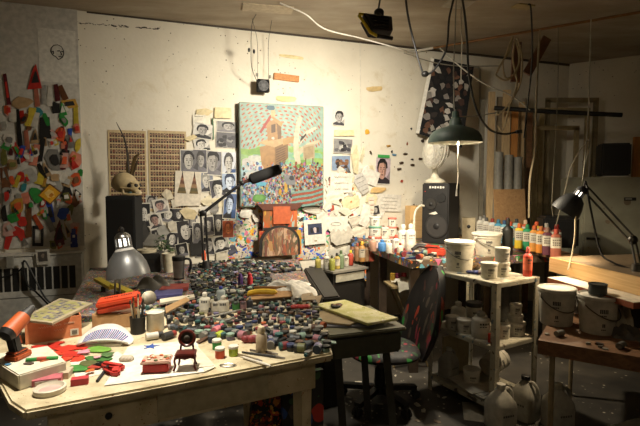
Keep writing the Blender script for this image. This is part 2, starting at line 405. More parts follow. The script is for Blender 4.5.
S = [(35, 77, 14, 24, 'red', 0, 'pointed scrap', 'black'), (7, 90, 4, 30, 'maroon', 5, 'strip', 'red'), (22, 103, 22, 12, 'tan', 0, 'torn scrap', None), (37, 98, 5, 17, 'salmon', 3, 'strip', None),
     (44, 95, 5, 18, 'silver', 0, 'strip', None), (50, 96, 5, 20, 'white', -4, 'strip', None), (57, 93, 5, 16, 'maroon', 6, 'strip', None), (63, 93, 6, 14, 'brown', 20, 'strip', None),
     (69, 104, 16, 8, 'gold', 8, 'strip', 'black'), (76, 115, 5, 18, 'yellow', 0, 'strip', None), (39, 112, 10, 10, 'teal', 20, 'torn scrap', None), (46, 120, 7, 14, 'green', 15, 'torn scrap', None),
     (31, 117, 8, 18, 'yellow', -12, 'strip', None), (56, 108, 10, 12, 'black', 0, 'torn scrap', None), (45, 128, 11, 20, 'black', 0, 'strip', None), (19, 128, 5, 34, 'black', 3, 'strip', None),
     (22, 116, 5, 10, 'red', 0, 'strip', None), (13, 116, 10, 16, 'white', 0, 'torn scrap', None), (60, 134, 11, 16, 'orange', -5, 'torn scrap', 'red'), (77, 129, 8, 12, 'salmon', 10, 'torn scrap', 'red'),
     (64, 121, 8, 12, 'green', 30, 'torn scrap', 'grey'), (70, 142, 9, 14, 'grey', 10, 'torn scrap', None), (78, 145, 6, 16, 'yellow', -5, 'torn scrap', None), (27, 140, 5, 18, 'salmon', 3, 'strip', None),
     (18, 152, 6, 20, 'red', 25, 'strip', 'green'), (9, 140, 12, 16, 'white', 10, 'torn scrap', 'grey'), (4, 157, 7, 18, 'olive', 0, 'torn scrap', None), (35, 155, 7, 20, 'salmon', -12, 'strip', None),
     (54, 160, 18, 22, 'grey', 10, 'torn scrap', 'black'), (41, 150, 6, 22, 'black', -10, 'strip', None), (64, 157, 6, 24, 'maroon', -8, 'strip', None), (75, 161, 13, 18, 'salmon', -5, 'torn scrap', None),
     (13, 165, 12, 12, 'tan', 0, 'torn scrap', 'olive'), (55, 177, 18, 18, 'white', 0, 'torn scrap', 'tan'), (30, 176, 14, 18, 'silver', 15, 'torn scrap', None), (21, 177, 8, 12, 'red', 0, 'torn scrap', None),
     (5, 178, 8, 20, 'brown', 5, 'strip', None), (42, 172, 5, 16, 'black', 20, 'strip', None), (12, 180, 6, 10, 'orange', 0, 'torn scrap', None), (76, 180, 11, 14, 'orange', 0, 'torn scrap', 'brown'),
     (67, 189, 12, 14, 'black', 0, 'pointed scrap', None), (36, 195, 13, 20, 'green', 20, 'torn scrap', None), (81, 173, 5, 8, 'green', 0, 'torn scrap', None), (18, 206, 15, 16, 'gold', 0, 'torn scrap', 'orange'),
     (7, 196, 10, 22, 'silver', 0, 'torn scrap', 'red'), (25, 198, 10, 14, 'salmon', 0, 'torn scrap', None), (68, 199, 9, 11, 'orange', 15, 'torn scrap', None), (76, 200, 8, 16, 'brown', -20, 'torn scrap', None),
     (50, 212, 7, 20, 'blue', 5, 'strip', 'black'), (63, 213, 12, 14, 'blue', -10, 'torn scrap', None), (70, 212, 8, 20, 'olive', -20, 'torn scrap', None), (4, 214, 7, 18, 'black', 0, 'torn scrap', None),
     (29, 220, 6, 32, 'brown', -3, 'strip', None), (38, 222, 5, 14, 'orange', 25, 'strip', None), (13, 218, 10, 8, 'green', 20, 'strip', None), (44, 208, 8, 14, 'silver', 10, 'torn scrap', None),
     (59, 233, 12, 24, 'maroon', 0, 'pointed scrap', 'black'), (22, 222, 10, 12, 'red', 0, 'torn scrap', None), (8, 230, 12, 14, 'pale pink', 0, 'torn scrap', None), (50, 224, 6, 14, 'grey', 20, 'strip', None),
     (31, 205, 9, 10, 'silver', 0, 'torn scrap', 'green'), (48, 188, 7, 9, 'olive', 10, 'torn scrap', None), (24, 187, 7, 9, 'teal', -10, 'torn scrap', None), (63, 146, 5, 8, 'salmon', 0, 'torn scrap', None),
     (29, 128, 6, 8, 'brown', 0, 'torn scrap', None), (52, 143, 6, 9, 'white', 0, 'torn scrap', 'red'), (70, 132, 5, 9, 'blue', 0, 'torn scrap', None), (4, 126, 8, 12, 'silver', 0, 'torn scrap', None),
     (73, 227, 6, 9, 'pale pink', 0, 'torn scrap', None), (45, 142, 4, 8, 'tan', 0, 'strip', None), (11, 152, 5, 9, 'maroon', 0, 'torn scrap', None), (47, 199, 6, 7, 'red', 30, 'torn scrap', None)]
EXS = [(RN.uniform(2, 80), RN.uniform(98, 246)) for _ in range(60)]
S += [(x, y, RN.uniform(4, 9), RN.uniform(6, 15), RN.choice(list(SC) + ['white', 'silver', 'white', 'grey', 'silver', 'white', 'pale pink', 'tan']), RN.uniform(-30, 30), RN.choice(['torn scrap', 'strip', 'pointed scrap']), RN.choice([None, None, 'white', 'black', 'silver', 'red', 'orange'])) for x, y in EXS]
for px, py, w, h, c, r, sh, sec in S: scrap(px, py, w*1.15, h*1.12, c, r, sh, second=sec)
def f(mb, w, h):                                          # big red hooked scrap
    mb.prism([(x*w, y*h, 0) for x, y in ((-.5, -.45), (-.28, -.5), (-.1, .05), (.1, .1), (.3, -.12), (.5, 0), (.4, .35), (0, .5), (-.3, .3), (-.45, 0))], (0, 0, .003), SC['red'])
wall_flat('collage_scrap', 15, 238, 21, 24, f, 'large red hook-shaped scrap above the left end of the radiator', 'scrap', 'cut scraps pinned to the pale panel', .02, -5)
def f(mb, w, h):                                          # black open frame
    for x, y, a, c in ((-.38, 0, .24, 1), (.38, 0, .24, 1), (0, .42, 1, .16), (0, -.42, 1, .16)): mb.box((x*w, y*h, 0), (a*w, c*h, .004), SC['black'])
wall_flat('collage_scrap', 38, 236, 11, 20, f, 'black open rectangular frame scrap low on the pale panel', 'scrap', 'cut scraps pinned to the pale panel', .02, -3)
def f(mb, w, h):
    mb.box((0, 0, 0), (w, h, .004), SC['brown']); mb.box((0, 0, .003), (w*.86, h*.86, .002), '#d39a1c')
    mb.prism([(x*w*.5, y*h*.5, .0045) for x, y in ((-.6, -.3), (.2, -.5), (.7, .1), (.1, .5), (-.5, .4))], (0, 0, .001), '#e2bd6a')
    mb.prism([(x*w*.3+w*.12, y*h*.3, .006) for x, y in scrap_pts(1, 1, 8)], (0, 0, .001), '#b9731a')
wall_flat('collage_card', 50, 194, 16, 16, f, 'square yellow card in a brown border tilted like a diamond', 'card', None, .03, -42)
def f(mb, w, h):
    for x, y, a, c in ((0, .1, .5, .8), (-.3, .05, .16, .5), (.3, -.1, .2, .6), (0, -.4, .9, .2)): mb.box((x*w, y*h, 0), (a*w, c*h, .02), '#1b2f7c')
    mb.box((0, .1*h, .012), (w*.3, h*.14, .004), '#d8d4c8')
wall_flat('blue_toy', 74, 238, 8, 18, f, 'small dark blue toy figure standing above the radiator right end', 'toy', None, .03)
# white sheet with a line drawing of a bald head
def f(mb, w, h):
    mb.box((0, 0, 0), (w, h, .003), '#d0ccc0')
    hd = [(.02, -.16), (-.04, -.09), (-.12, -.06), (-.17, .02), (-.16, .12), (-.09, .2), (.02, .22), (.12, .18), (.17, .08), (.17, -.02), (.13, -.1), (.07, -.14), (.02, -.16)]
    mb.tube([(x*w, y*h*.72 + h*.05, .003) for x, y in hd], .0035, 'black', 4)
    for s in (((.0, .06), (.07, .07)), ((.11, .06), (.16, .05)), ((.08, .05), (.12, -.03), (.08, -.04)), ((.03, -.09), (.09, -.08), (.12, -.09)), ((-.15, .02), (-.1, .05), (-.1, -.03))):
        mb.tube([(x*w, y*h*.72 + h*.05, .003) for x, y in s], .004, 'black', 4)
wall_flat('drawing_sheet', 57.5, 56, 37, 55, f, 'white sheet with a small black line drawing of a bald head', 'drawing', None, .015)
# ---------------------------------------------------------------- contact sheets of tiny heads
def contact(px, py, wp, hp, nx, ny, label):
    def f(mb, w, h):
        mb.box((0, 0, 0), (w, h, .002), '#bfa97f')
        for j in range(ny):
            for i in range(nx):
                x = (i+.5)/nx*.92 - .46; y = (j+.5)/ny*.95 - .475; c = RN.choice(['#3c2c22', '#4d382a', '#3a2a24', '#5d3a2c', '#5a4836'])
                mb.box((x*w, y*h, .0015), (w*.8/nx, h*.7/ny, .001), RN.choice(['#9a8262', '#a68e70', '#8e7454']))
                mb.box((x*w, y*h, .002), (w*.66/nx, h*.72/ny, .001), c)
                mb.box((x*w, (y+.012*RN.random())*h, .0025), (w*.26/nx, h*.25/ny, .001), RN.choice(['#b98f72', '#a67c62', '#c9a184', '#9a4a3a']))
    wall_flat('contact_sheet', px, py, wp, hp, f, label, 'poster', 'contact sheets of tiny heads', .006)
contact(128, 171, 38, 81, 13, 14, 'brown contact sheet of tiny heads, partly behind the skull and dried leaves')
contact(168, 171, 38, 80, 13, 14, 'brown contact sheet of tiny heads right of the dried leaves')
# ---------------------------------------------------------------- photographs and papers
GREYS = ['#1b1a1a', '#37353a', '#5a585a', '#85837f', '#b3b0a8', '#d6d2c6']
def portrait(tone='bw', bg=None, face=None, hair=None, body=None, border=.04):
    rn = random.Random(RN.randint(0, 9999))
    bg = bg or rn.choice(['#8e8c88', '#b9b6ae', '#4b494b', '#d0ccc2']); face = face or rn.choice(['#bdb9b0', '#a5a19a', '#cfcac0']); hair = hair or rn.choice(['#161515', '#2b292a', '#3f3c3c']); body = body or rn.choice(['#232224', '#3e3c40', '#77757a'])
    fx = rn.uniform(-.07, .07); fs = rn.uniform(.95, 1.2); sd = rn.choice((-1, 1)); ht = rn.uniform(.2, .27)
    dark = {'#': 0}; 
    def shade(h, k): return '#' + ''.join('%02x' % int(int(h[1+i*2:3+i*2], 16)*k) for i in range(3))
    def f(mb, w, h):
        mb.box((0, 0, 0), (w, h, .002), '#d9d4c6'); k = 1 - border*2
        mb.box((0, 0, .0012), (w*k, h*k, .001), bg)
        cl = lambda x, y: (max(-.5*k, min(.5*k, x))*w, max(-.5*k, min(.5*k, y))*h)
        P = lambda pts, z, c: mb.prism([(*cl(x, y), z) for x, y in pts], (0, 0, .0004), c)
        el = lambda cx, cy, rx, ry, z, c, n=14: P([(cx + rx*math.cos(2*PI*i/n), cy + ry*math.sin(2*PI*i/n)*(1 if math.sin(2*PI*i/n) > 0 else 1.1)) for i in range(n)], z, c)
        P([(.1*rn.random(), -.5), (.5, -.5), (.5, .1*rn.random())], .0016, shade(bg, .75))
        P([(-.5, -.5), (.5, -.5), (.46, -.34), (.16, -.22), (-.16, -.22), (-.48, -.36)], .0018, body)
        P([(fx-.1, -.3), (fx+.1, -.3), (fx+.1, -.1), (fx-.1, -.1)], .0021, shade(face, .7))
        P([(fx + (.3*fs + .03*rn.random())*math.cos(t), .12 + (.32*fs + .03*rn.random())*math.sin(t)) for t in [2*PI*i/12 for i in range(12)] if math.sin(t) > -.5], .0023, hair)
        el(fx, .04, .235*fs, .29*fs, .0027, face)
        P([(fx + sd*x*fs, .04 + y*fs) for x, y in ((.05, .26), (.16, .2), (.23, .04), (.2, -.14), (.1, -.28), (.1, -.1), (.14, .04))], .0031, shade(face, .72))
        P([(fx + x*fs, .04 + y*fs) for x, y in ((-.25, .06), (-.24, .2), (-.1, .34), (.1, .34), (.24, .2), (.25, .06), (.2, ht-.06), (.05*sd, ht), (-.18, ht-.04))], .0034, hair)
        for s in (-1, 1): el(fx + s*.09*fs, .07, .05, .018, .0036, shade(face, .3), 8); P([(fx + s*.03*fs, .115), (fx + s*.16*fs, .12), (fx + s*.15*fs, .14), (fx + s*.04*fs, .135)], .0036, hair)
        P([(fx-.012, .07), (fx+.045*sd, -.06), (fx-.02*sd, -.065)], .0036, shade(face, .6)); el(fx, -.13*fs, .085, .02, .0036, shade(face, .42), 8)
        if tone == 'blue': mb.box((w*.3, -h*.3, .0038), (w*.3, h*.3, .0004), '#34507e')
    return f
def pic(kind, px, py, w, h, roll, label, fn, off=None, name='photograph', group=None):
    return wall_flat(name, px, py, w, h, fn, label, kind, group, off if off else .006 + .012*RN.random(), roll)
def paper(col='#ddd7c6', n=0, lines=0, col2=None):
    def f(mb, w, h):
        pts = scrap_pts(w*1.1, h*1.1, n, .3) if n else [(-w/2, -h/2), (w/2, -h*.48), (w*.49, h/2), (-w*.48, h*.5)]
        mb.prism([(x, y, .012*abs(math.sin(3*x/w + 2*y/h))) for x, y in pts], (0, 0, .0015), col)
        for i in range(lines): scribble(mb, -w*.34, h*(.3 - .6*i/max(1, lines-1)), w*.66, h*.06, col2 or '#6b665c', .0145, 7, .0014)
    return f
def landscape(cols):
    def f(mb, w, h):
        mb.box((0, 0, 0), (w, h, .002), '#cfc9ba'); mb.box((0, 0, .0012), (w*.96, h*.94, .001), cols[0])
        for i in range(16):
            c = RN.choice(cols[1:]); x, y = RN.uniform(-.36, .36), RN.uniform(-.38, .2)
            mb.prism([(x*w + p*.26, y*h + q*.3, .0018 + i*.00006) for p, q in scrap_pts(w, h, 6)], (0, 0, .0003), c)
    return f
G = 'photographs pinned left of the painting'
PH = [(203, 131, 16, 13, -8, 'tilted grey portrait under a cream tape scrap, left of the painting', portrait()), (202, 145, 13, 11, 10, 'small tilted grey face photo above the row of three portraits', portrait(face='#cfcac0', bg='#d0ccc2')),
      (189.5, 162, 15, 21, 0, 'grey portrait, first of the three heads above the cones print', portrait(bg='#6a686a')), (200, 161, 12, 20, 0, 'grey portrait, middle of the three heads above the cones print', portrait(bg='#55535a')),
      (213, 163, 15, 21, -4, 'grey portrait, last of the three heads above the cones print', portrait(bg='#77757a', hair='#161515')), (229, 165, 12, 23, 0, 'tall bluish portrait close to the painting left edge', portrait('blue', bg='#c9ccd2', body='#26324c')),
      (207, 182, 11, 17, 4, 'bluish grey bearded face photo right of the cones print', portrait('blue', bg='#7c8290', hair='#9a9890')), (218, 190, 13, 18, 8, 'black and white portrait of a dark-haired person in a white collar', portrait(bg='#55535a', face='#d6d2c6', hair='#161515', body='#cfcac0')),
      (229, 183, 12, 17, 0, 'blue tinted photo right above the black lamp arm', portrait('blue', bg='#9fb0c8', face='#c9d2de', hair='#26324c')), (230, 206, 11, 22, -5, 'tall blue tinted photo beside the lower left corner of the painting', portrait('blue', bg='#54688e', face='#b7c4d8', hair='#182238')),
      (161, 206, 13, 12, 10, 'white bordered portrait tilted to the left, top of the loose pair by the black box', portrait(border=.1, face='#b5948a', bg='#d0c8bc')), (155, 221, 12, 14, 14, 'white bordered portrait tilted left, lower of the loose pair by the black box', portrait(border=.1, face='#a98a80', bg='#cfc8bc')),
      (168, 215, 13, 12, -12, 'dark photo with a white bar, right of the tilted loose pair', portrait(bg='#262426', face='#d6d2c6')), (178.5, 215, 9, 11, 0, 'small dark portrait under the cones print', portrait(bg='#37353a')),
      (186, 232, 15, 20, 5, 'large dark photo of a head above the steel mug', portrait(bg='#2b292a', face='#c9c4ba')), (198, 233, 9, 18, 0, 'narrow grey portrait behind the lamp arm foot', portrait(bg='#85837f')),
      (208, 226, 10, 16, 4, 'grey portrait left of the lamp arm upright', portrait(bg='#37353a')), (218.5, 225, 10, 19, 0, 'black and white face photo left of the orange print', portrait(bg='#1b1a1a', face='#d6d2c6')),
      (209, 246, 11, 14, -6, 'dark portrait low behind the lamp arm upright', portrait(bg='#1b1a1a')), (221, 244, 13, 13, 12, 'tilted black and white photo under the orange print', portrait(bg='#b3b0a8', face='#d6d2c6', hair='#161515')),
      (145, 215, 9, 20, 0, 'dark narrow photo right beside the tall black box', portrait(bg='#161515', face='#cfcac0'))]
for px, py, w, h, r, l, fn in PH: pic('photo', px, py, w*1.22, h*1.2, r, l, fn, group=G)
pic('photo', 227, 140, 22, 16, -2, 'dark grey landscape photo of a reclining figure, left of the painting', landscape(['#5a585a', '#1b1a1a', '#37353a', '#85837f']))
pic('photo', 227, 127, 21, 12, -2, 'pale grey photo above the reclining figure photo', portrait(bg='#85837f', face='#a5a19a'))
pic('print', 228, 229, 11, 17, 0, 'orange print with two faint faces', portrait(bg='#b4562c', face='#cf7a48', hair='#7a3418', body='#8e4322', border=.02), name='orange_print')
def cones(mb, w, h):
    mb.prism([(-w/2, -h/2, 0), (w/2, -h*.46, 0), (w*.49, h/2, 0), (-w*.5, h*.5, 0)], (0, 0, .002), '#d9cfbb')
    for s in (-1, 1):
        cx = s*.23*w
        for a, bb, c in ((.5, .38, '#33302a'), (.38, .28, '#5a3a2c'), (.3, .2, '#8c6248'), (.22, .1, '#6e4a36'), (.12, -.02, '#9a7a58'), (.0, -.12, '#5d5638'), (-.1, -.2, '#70603a')):
            wa, wb = (.5-a)**1.25*w*.26 + .008*w, (.5-bb)**1.25*w*.26 + .008*w
            mb.prism([(cx-wb, bb*h*.9+.05*h, .0025), (cx+wb, bb*h*.9+.05*h, .0025), (cx+wa, a*h*.9+.05*h, .0025), (cx-wa, a*h*.9+.05*h, .0025)], (0, 0, .001), c)
pic('print', 188, 189, 26, 35, -3, 'cream print of two dark pointed cone figures side by side', cones, .02, 'cone_print')
for px, py, w, h, r, l, bg in ((151, 202, 11, 12, -6, 'pale portrait with dark hair above the upper tilted bordered photo', '#b3b0a8'), (158, 235, 12, 13, 8, 'dark portrait between the disc player and the tilted bordered photos', '#262426'), (172, 240, 11, 14, -6, 'black and white face low behind the green plant', '#37353a'), (193, 222, 9, 12, 0, 'grey face above the dark head photo right corner', '#55535a'), (182, 250, 11, 12, 10, 'black photo directly above the steel mug lid', '#1b1a1a'), (201, 250, 9, 13, -4, 'dark face photo beside the orange capped pen', '#2b292a'), (232, 240, 8, 12, 6, 'narrow grey portrait under the orange print right side', '#85837f'), (214, 205, 10, 12, -8, 'dim portrait under the lamp arm elbow', '#4b494b'), (195, 177, 8, 9, 5, 'small grey face touching the cones print top right corner', '#6a686a'), (236, 218, 6, 14, 3, 'slim bluish portrait at the rainbow board upper left corner', '#77809a')):
    pic('photo', px, py, w*1.1, h*1.1, r, l, portrait(bg=bg), group=G)
PP = [(203, 112, 20, 9, 8, '#d8c79a', 5, 'cream tape scrap above the tilted grey portrait'), (223, 113, 17, 11, 0, '#dccb9c', 0, 'cream paper square above the pale grey photo'), (191, 138, 14, 6, 25, '#d8c79a', 6, 'yellowed tape scrap near the first of three portraits'),
      (189, 214, 20, 13, -5, '#cdbd96', 6, 'crumpled cream paper bag under the cones print'), (205, 211, 13, 10, 10, '#d6d2c6', 6, 'crumpled white paper under the dark-haired portrait'), (212, 202, 24, 14, -18, '#d8cdac', 6, 'curled cream sheet behind the lamp arm'),
      (168, 195, 12, 14, 35, '#cfc4a8', 5, 'folded cream paper corner left of the cones print'), (199, 120, 13, 11, 0, '#e0dac8', 0, 'small white sketch card above the grey face')]
for px, py, w, h, r, c, n, l in PP: pic('paper', px, py, w, h, r, l, paper(c, n, 2 if 'sketch' in l else 0, '#3a3836'), name='pinned_paper')
pic('strip', 213, 129, 1.6, 22, 2, 'thin green strip hanging left of the dark landscape photo', paper('#4a6a4a'), name='green_strip')
# right of the painting
pic('photo', 339, 118, 12, 16, -4, 'small black and white portrait high beside the painting, taped with yellow', portrait(bg='#d0ccc2', face='#a5a19a', hair='#161515'))
pic('photo', 343, 146, 19, 15, -2, 'grey group photo below a strip of yellowed tape', landscape(['#85837f', '#37353a', '#5a585a', '#b3b0a8', '#1b1a1a']))
pic('photo', 341, 163, 19, 15, 2, 'colour photo of brown animals under a blue sky', landscape(['#7d8fa6', '#5b3a28', '#7a5236', '#3a2a20', '#8a6a4a']))
pic('photo', 331, 181, 8, 11, 0, 'tiny skin-toned photo right beside the painting edge', portrait(face='#c9907a', bg='#dccbb8', body='#a3604a', border=.12))
pic('portrait', 383, 171, 15, 27, -2, 'colour portrait of a short-haired person under a green strip', portrait(bg='#bdaab0', face='#bf9482', hair='#17110f', body='#2a2226', border=.03), .012)
pic('strip', 383.5, 156.3, 12, 3, -2, 'green strip taped over the short-haired portrait', paper('#3f9a4c'), .02, name='green_strip')
pic('drawing', 389, 203, 24, 17, -3, 'white sheet with faint pencil sketch lines', paper('#d6d1c4', 0, 4, '#9a968c'), .012, name='sketch_sheet')
pic('print', 331.5, 211, 6, 12, 4, 'small red and brown print between white papers', landscape(['#a8452e', '#6a2a1c', '#c9683a', '#3a1a14']), name='red_print')
pic('print', 371, 205, 6, 16, 0, 'narrow paper with red marks left of the sketch sheet', paper('#d8d0bc', 0, 3, '#b8442e'), .018, name='marked_paper')
pic('photo', 376, 210, 7, 9, 10, 'small dark photo under the sketch sheet corner', portrait(bg='#262426', face='#b3b0a8'), .02)
def pola(mb, w, h):
    mb.box((0, 0, 0), (w, h, .003), '#ddd8ca'); mb.box((0, h*.12, .002), (w*.66, h*.44, .001), '#2c3550')
    for x, c in ((-.16, '#0f1018'), (.0, '#c6b6b4'), (.14, '#15161f')): mb.prism([(x*w + p, h*.08 + q, .003) for p, q in scrap_pts(w*.16, h*.3, 7)], (0, 0, .0005), c)
    mb.prism([(p, -h*.36 + q, .002) for p, q in scrap_pts(w*.16, h*.06, 7)], (0, 0, .0005), '#8a7a50')
pic('photo', 315, 232, 21, 24, 3, 'instant photo of dark figures with a wide white border', pola, .05, 'instant_photo')
def zig(mb, w, h):
    pts = [(-w/2, h*.4), (w/2, h*.5), (w/2, -h*.3)] + [(w*(.5 - (i+.5)/9), -h*(.5 if i % 2 == 0 else .3)) for i in range(9)] + [(-w/2, -h*.3)]
    mb.prism([(x, y, 0) for x, y in pts], (0, 0, .002), '#ded9ca')
    mb.tube([(w*.22*math.cos(i*PI/8), h*.1*math.sin(i*PI/8), .003) for i in range(17)], .003, '#8a8880', 4)
pic('card', 336, 224, 23, 16, -2, 'white card with zigzag bottom edge and a faint oval', zig, .045, 'zigzag_card')
wp = [(341, 183, 22, 20, 0, '#dfd9c8', 0, 'large white sheet right of the tiny skin-toned photo', 3), (370, 177, 17, 15, -20, '#e2ddcf', 0, 'blank white sheet tilted left of the short-haired portrait', 0), (361, 184, 12, 22, 25, '#c4c0b6', 7, 'grey torn magazine page left of the tilted white sheet', 4),
      (350, 191, 9, 18, 35, '#b0aca2', 6, 'greyish torn paper strip below the animals photo', 3), (335, 197, 20, 15, -15, '#ddd5c0', 6, 'curled white paper above the red print', 0), (350, 203, 20, 14, 12, '#d8c99f', 7, 'yellowed crumpled paper above the zigzag card', 0),
      (365, 215, 12, 26, -12, '#ddd8cb', 5, 'long white paper strip below the torn magazine page', 0), (354, 221, 13, 13, 10, '#c9c2b0', 6, 'cream torn paper right of the zigzag card', 2), (327, 205, 10, 14, 20, '#d6d0c0', 6, 'white torn scrap at the painting lower right corner', 0),
      (355, 160, 8, 30, 4, '#d9cda6', 6, 'long yellowed tape strip right of the animals photo', 0), (362, 156, 5, 20, -8, '#d6cba8', 5, 'narrow yellowed tape strip left of the green strip', 0), (344, 133, 20, 6, 2, '#dccf9f', 0, 'yellowed tape strip above the grey group photo', 0),
      (345, 211, 16, 9, -24, '#d7cfba', 5, 'small folded cream paper above the zigzag card left end', 0), (378, 190, 18, 7, 0, '#d3b074', 7, 'orange stained tape patch under the short-haired portrait', 0), (358, 232, 18, 12, 0, '#d2cab6', 6, 'stained white paper hanging above the brown bottles', 0),
      (322, 216, 14, 12, 15, '#cfc9bb', 6, 'folded white envelope above the instant photo', 0), (313, 210, 22, 9, -12, '#b9b4a6', 6, 'pale folded paper under the painting right end', 0), (246, 213, 14, 13, -10, '#dcd8cc', 7, 'torn white sheet under the painting left end', 0), (256, 216, 8, 17, 15, '#d3cec0', 6, 'hanging torn white strip beside the orange easel', 0),
      (348, 172, 5, 9, 12, '#5a5754', 5, 'dark torn scrap above the tilted white sheet', 0), (341, 235, 26, 22, 0, '#c9c2b1', 7, 'wide stained paper hanging behind the small bottles', 0)]
for px, py, w, h, r, c, n, l, k in wp: pic('paper', px, py, w, h, r, l, paper(c, n, k), .03 if px < 260 or py > 208 else None, name='pinned_paper')
EX = 0
while EX < 34:                                            # more loose white papers layered right of the painting
    px, py = RN.uniform(328, 386), RN.uniform(168, 234)
    if px > 372 and py < 192: continue
    if py > 216 and px < 350: continue
    EX += 1; row = 'upper' if py < 190 else 'middle' if py < 212 else 'lower'; col_ = 'near the painting' if px < 346 else 'in the middle' if px < 366 else 'toward the bench'
    pic('paper', px, py, RN.uniform(5, 14), RN.uniform(6, 15), RN.uniform(-45, 45), f'torn pale scrap of the {row} layered papers {col_}, right of the painting', paper(RN.choice(['#e2ddd0', '#dcd5c2', '#d8cba4', '#cfc8b8', '#e4dfd4']), RN.choice([5, 6, 7]), RN.choice([0, 0, 0, 2]), '#8a867e'), .004 + .001*RN.random(), 'paper_scrap', f'torn scraps, {row} papers {col_}')
for i, (px, py, w, h, r, c, n) in enumerate(((144, 232, 14, 22, 8, '#3a3834', 'dark magazine page leaning right of the tall black box'), (152, 240, 16, 12, -10, '#76736a', 'grey torn page above the disc player'), (172, 226, 10, 10, 20, '#c9c2b0', 'cream note under the dark photo with the white bar'), (196, 248, 12, 14, 5, '#2b2a28', 'black card low on the wall above the marker'), (232, 250, 10, 14, -8, '#4a4a58', 'dark blue grey card left of the rainbow board'), (176, 203, 9, 8, 12, '#d0c8b4', 'small cream card below the cones print corner'), (214, 208, 10, 12, -15, '#8a8780', 'grey crumpled photo under the lamp arm'), (200, 222, 8, 8, 10, '#cfc9bc', 'white note between the grey portraits'), (163, 231, 12, 14, 6, '#9a9890', 'faded grey print low beside the large dark head photo'), (222, 258, 12, 10, 0, '#c4bca8', 'pale card standing at the wall behind the orange marker'))):
    pic('paper', px, py, w, h, r, n, paper(c, 0 if i % 2 else 6), None, 'pinned_paper')
for i in range(26):
    px, py = RN.uniform(330, 425), RN.uniform(126, 236); row = 'upper' if py < 165 else 'middle' if py < 205 else 'lower'; zone = 'among the layered papers' if px < 372 else 'on the bare wall beside the portrait'
    pic('paint dab', px, py, RN.uniform(1.5, 4), RN.uniform(1.5, 4), RN.uniform(0, 90), f'tiny dried paint fleck {zone}, {row} part', paper(RN.choice(['#3a2c22', '#8a4a2a', '#c4782a', '#2b2926', '#5a4632', '#b04a30', '#44607a']), 6), .022 + .004*RN.random() if px < 372 else .002, 'paint_fleck', f'paint flecks {zone}, {row}')
# stray tape, wood block
pic('tape', 286, 99, 22, 6, 0, 'ragged strip of yellow tape above the painting', paper('#dcc98c', 9), .003, 'tape_strip')
pic('tape', 374, 89, 20, 6, 8, 'torn tan tape remnant high right of the painting', paper('#cdb27c', 8), .003, 'tape_strip')
pic('tape', 291, 57, 26, 4, -3, 'faint yellow tape remnant below the ceiling', paper('#d8c795', 9), .003, 'tape_strip')
pic('tape', 367, 132, 5, 6, 0, 'yellow paint blob on the wall above the tape strips', paper('#d9a634', 7), .003, 'paint_blob')
b = MB(); sx, sy = wscale(286, 78); b.box((0, 0, .015), (25*sx, 6.5*sy, .03), 'orange_wood'); tag(b.build('wood_block', M=wallM(286, 78, .001, -.05), bevel=.002), 'small orange wood block fixed to the wall above the painting', 'block')
for px, py, c in ((394, 155, 'd'), (401, 163, 'd'), (412, 165, 'd'), (420, 159, 'd'), (405, 154, 'd'), (399, 169, 'd'), (388, 146, 'd')):
    nm = {394: 'blue dab of paint left of the dark dabs', 401: 'dark dab of paint, upper middle of the row of dabs', 412: 'dark dab near the fan', 420: 'dark dab of paint right next to the fan', 405: 'small dark dab highest of the row of dabs', 399: 'dark dab low in the row by the portrait', 388: 'tiny ochre dab above the green strip'}[px]
    pic('paint dab', px, py, 5, 2.6, RN.uniform(-10, 10), nm + ' on the wall', paper({394: '#5d86a0', 388: '#b0863a'}.get(px, '#4a3826'), 7), .002, 'paint_dab')
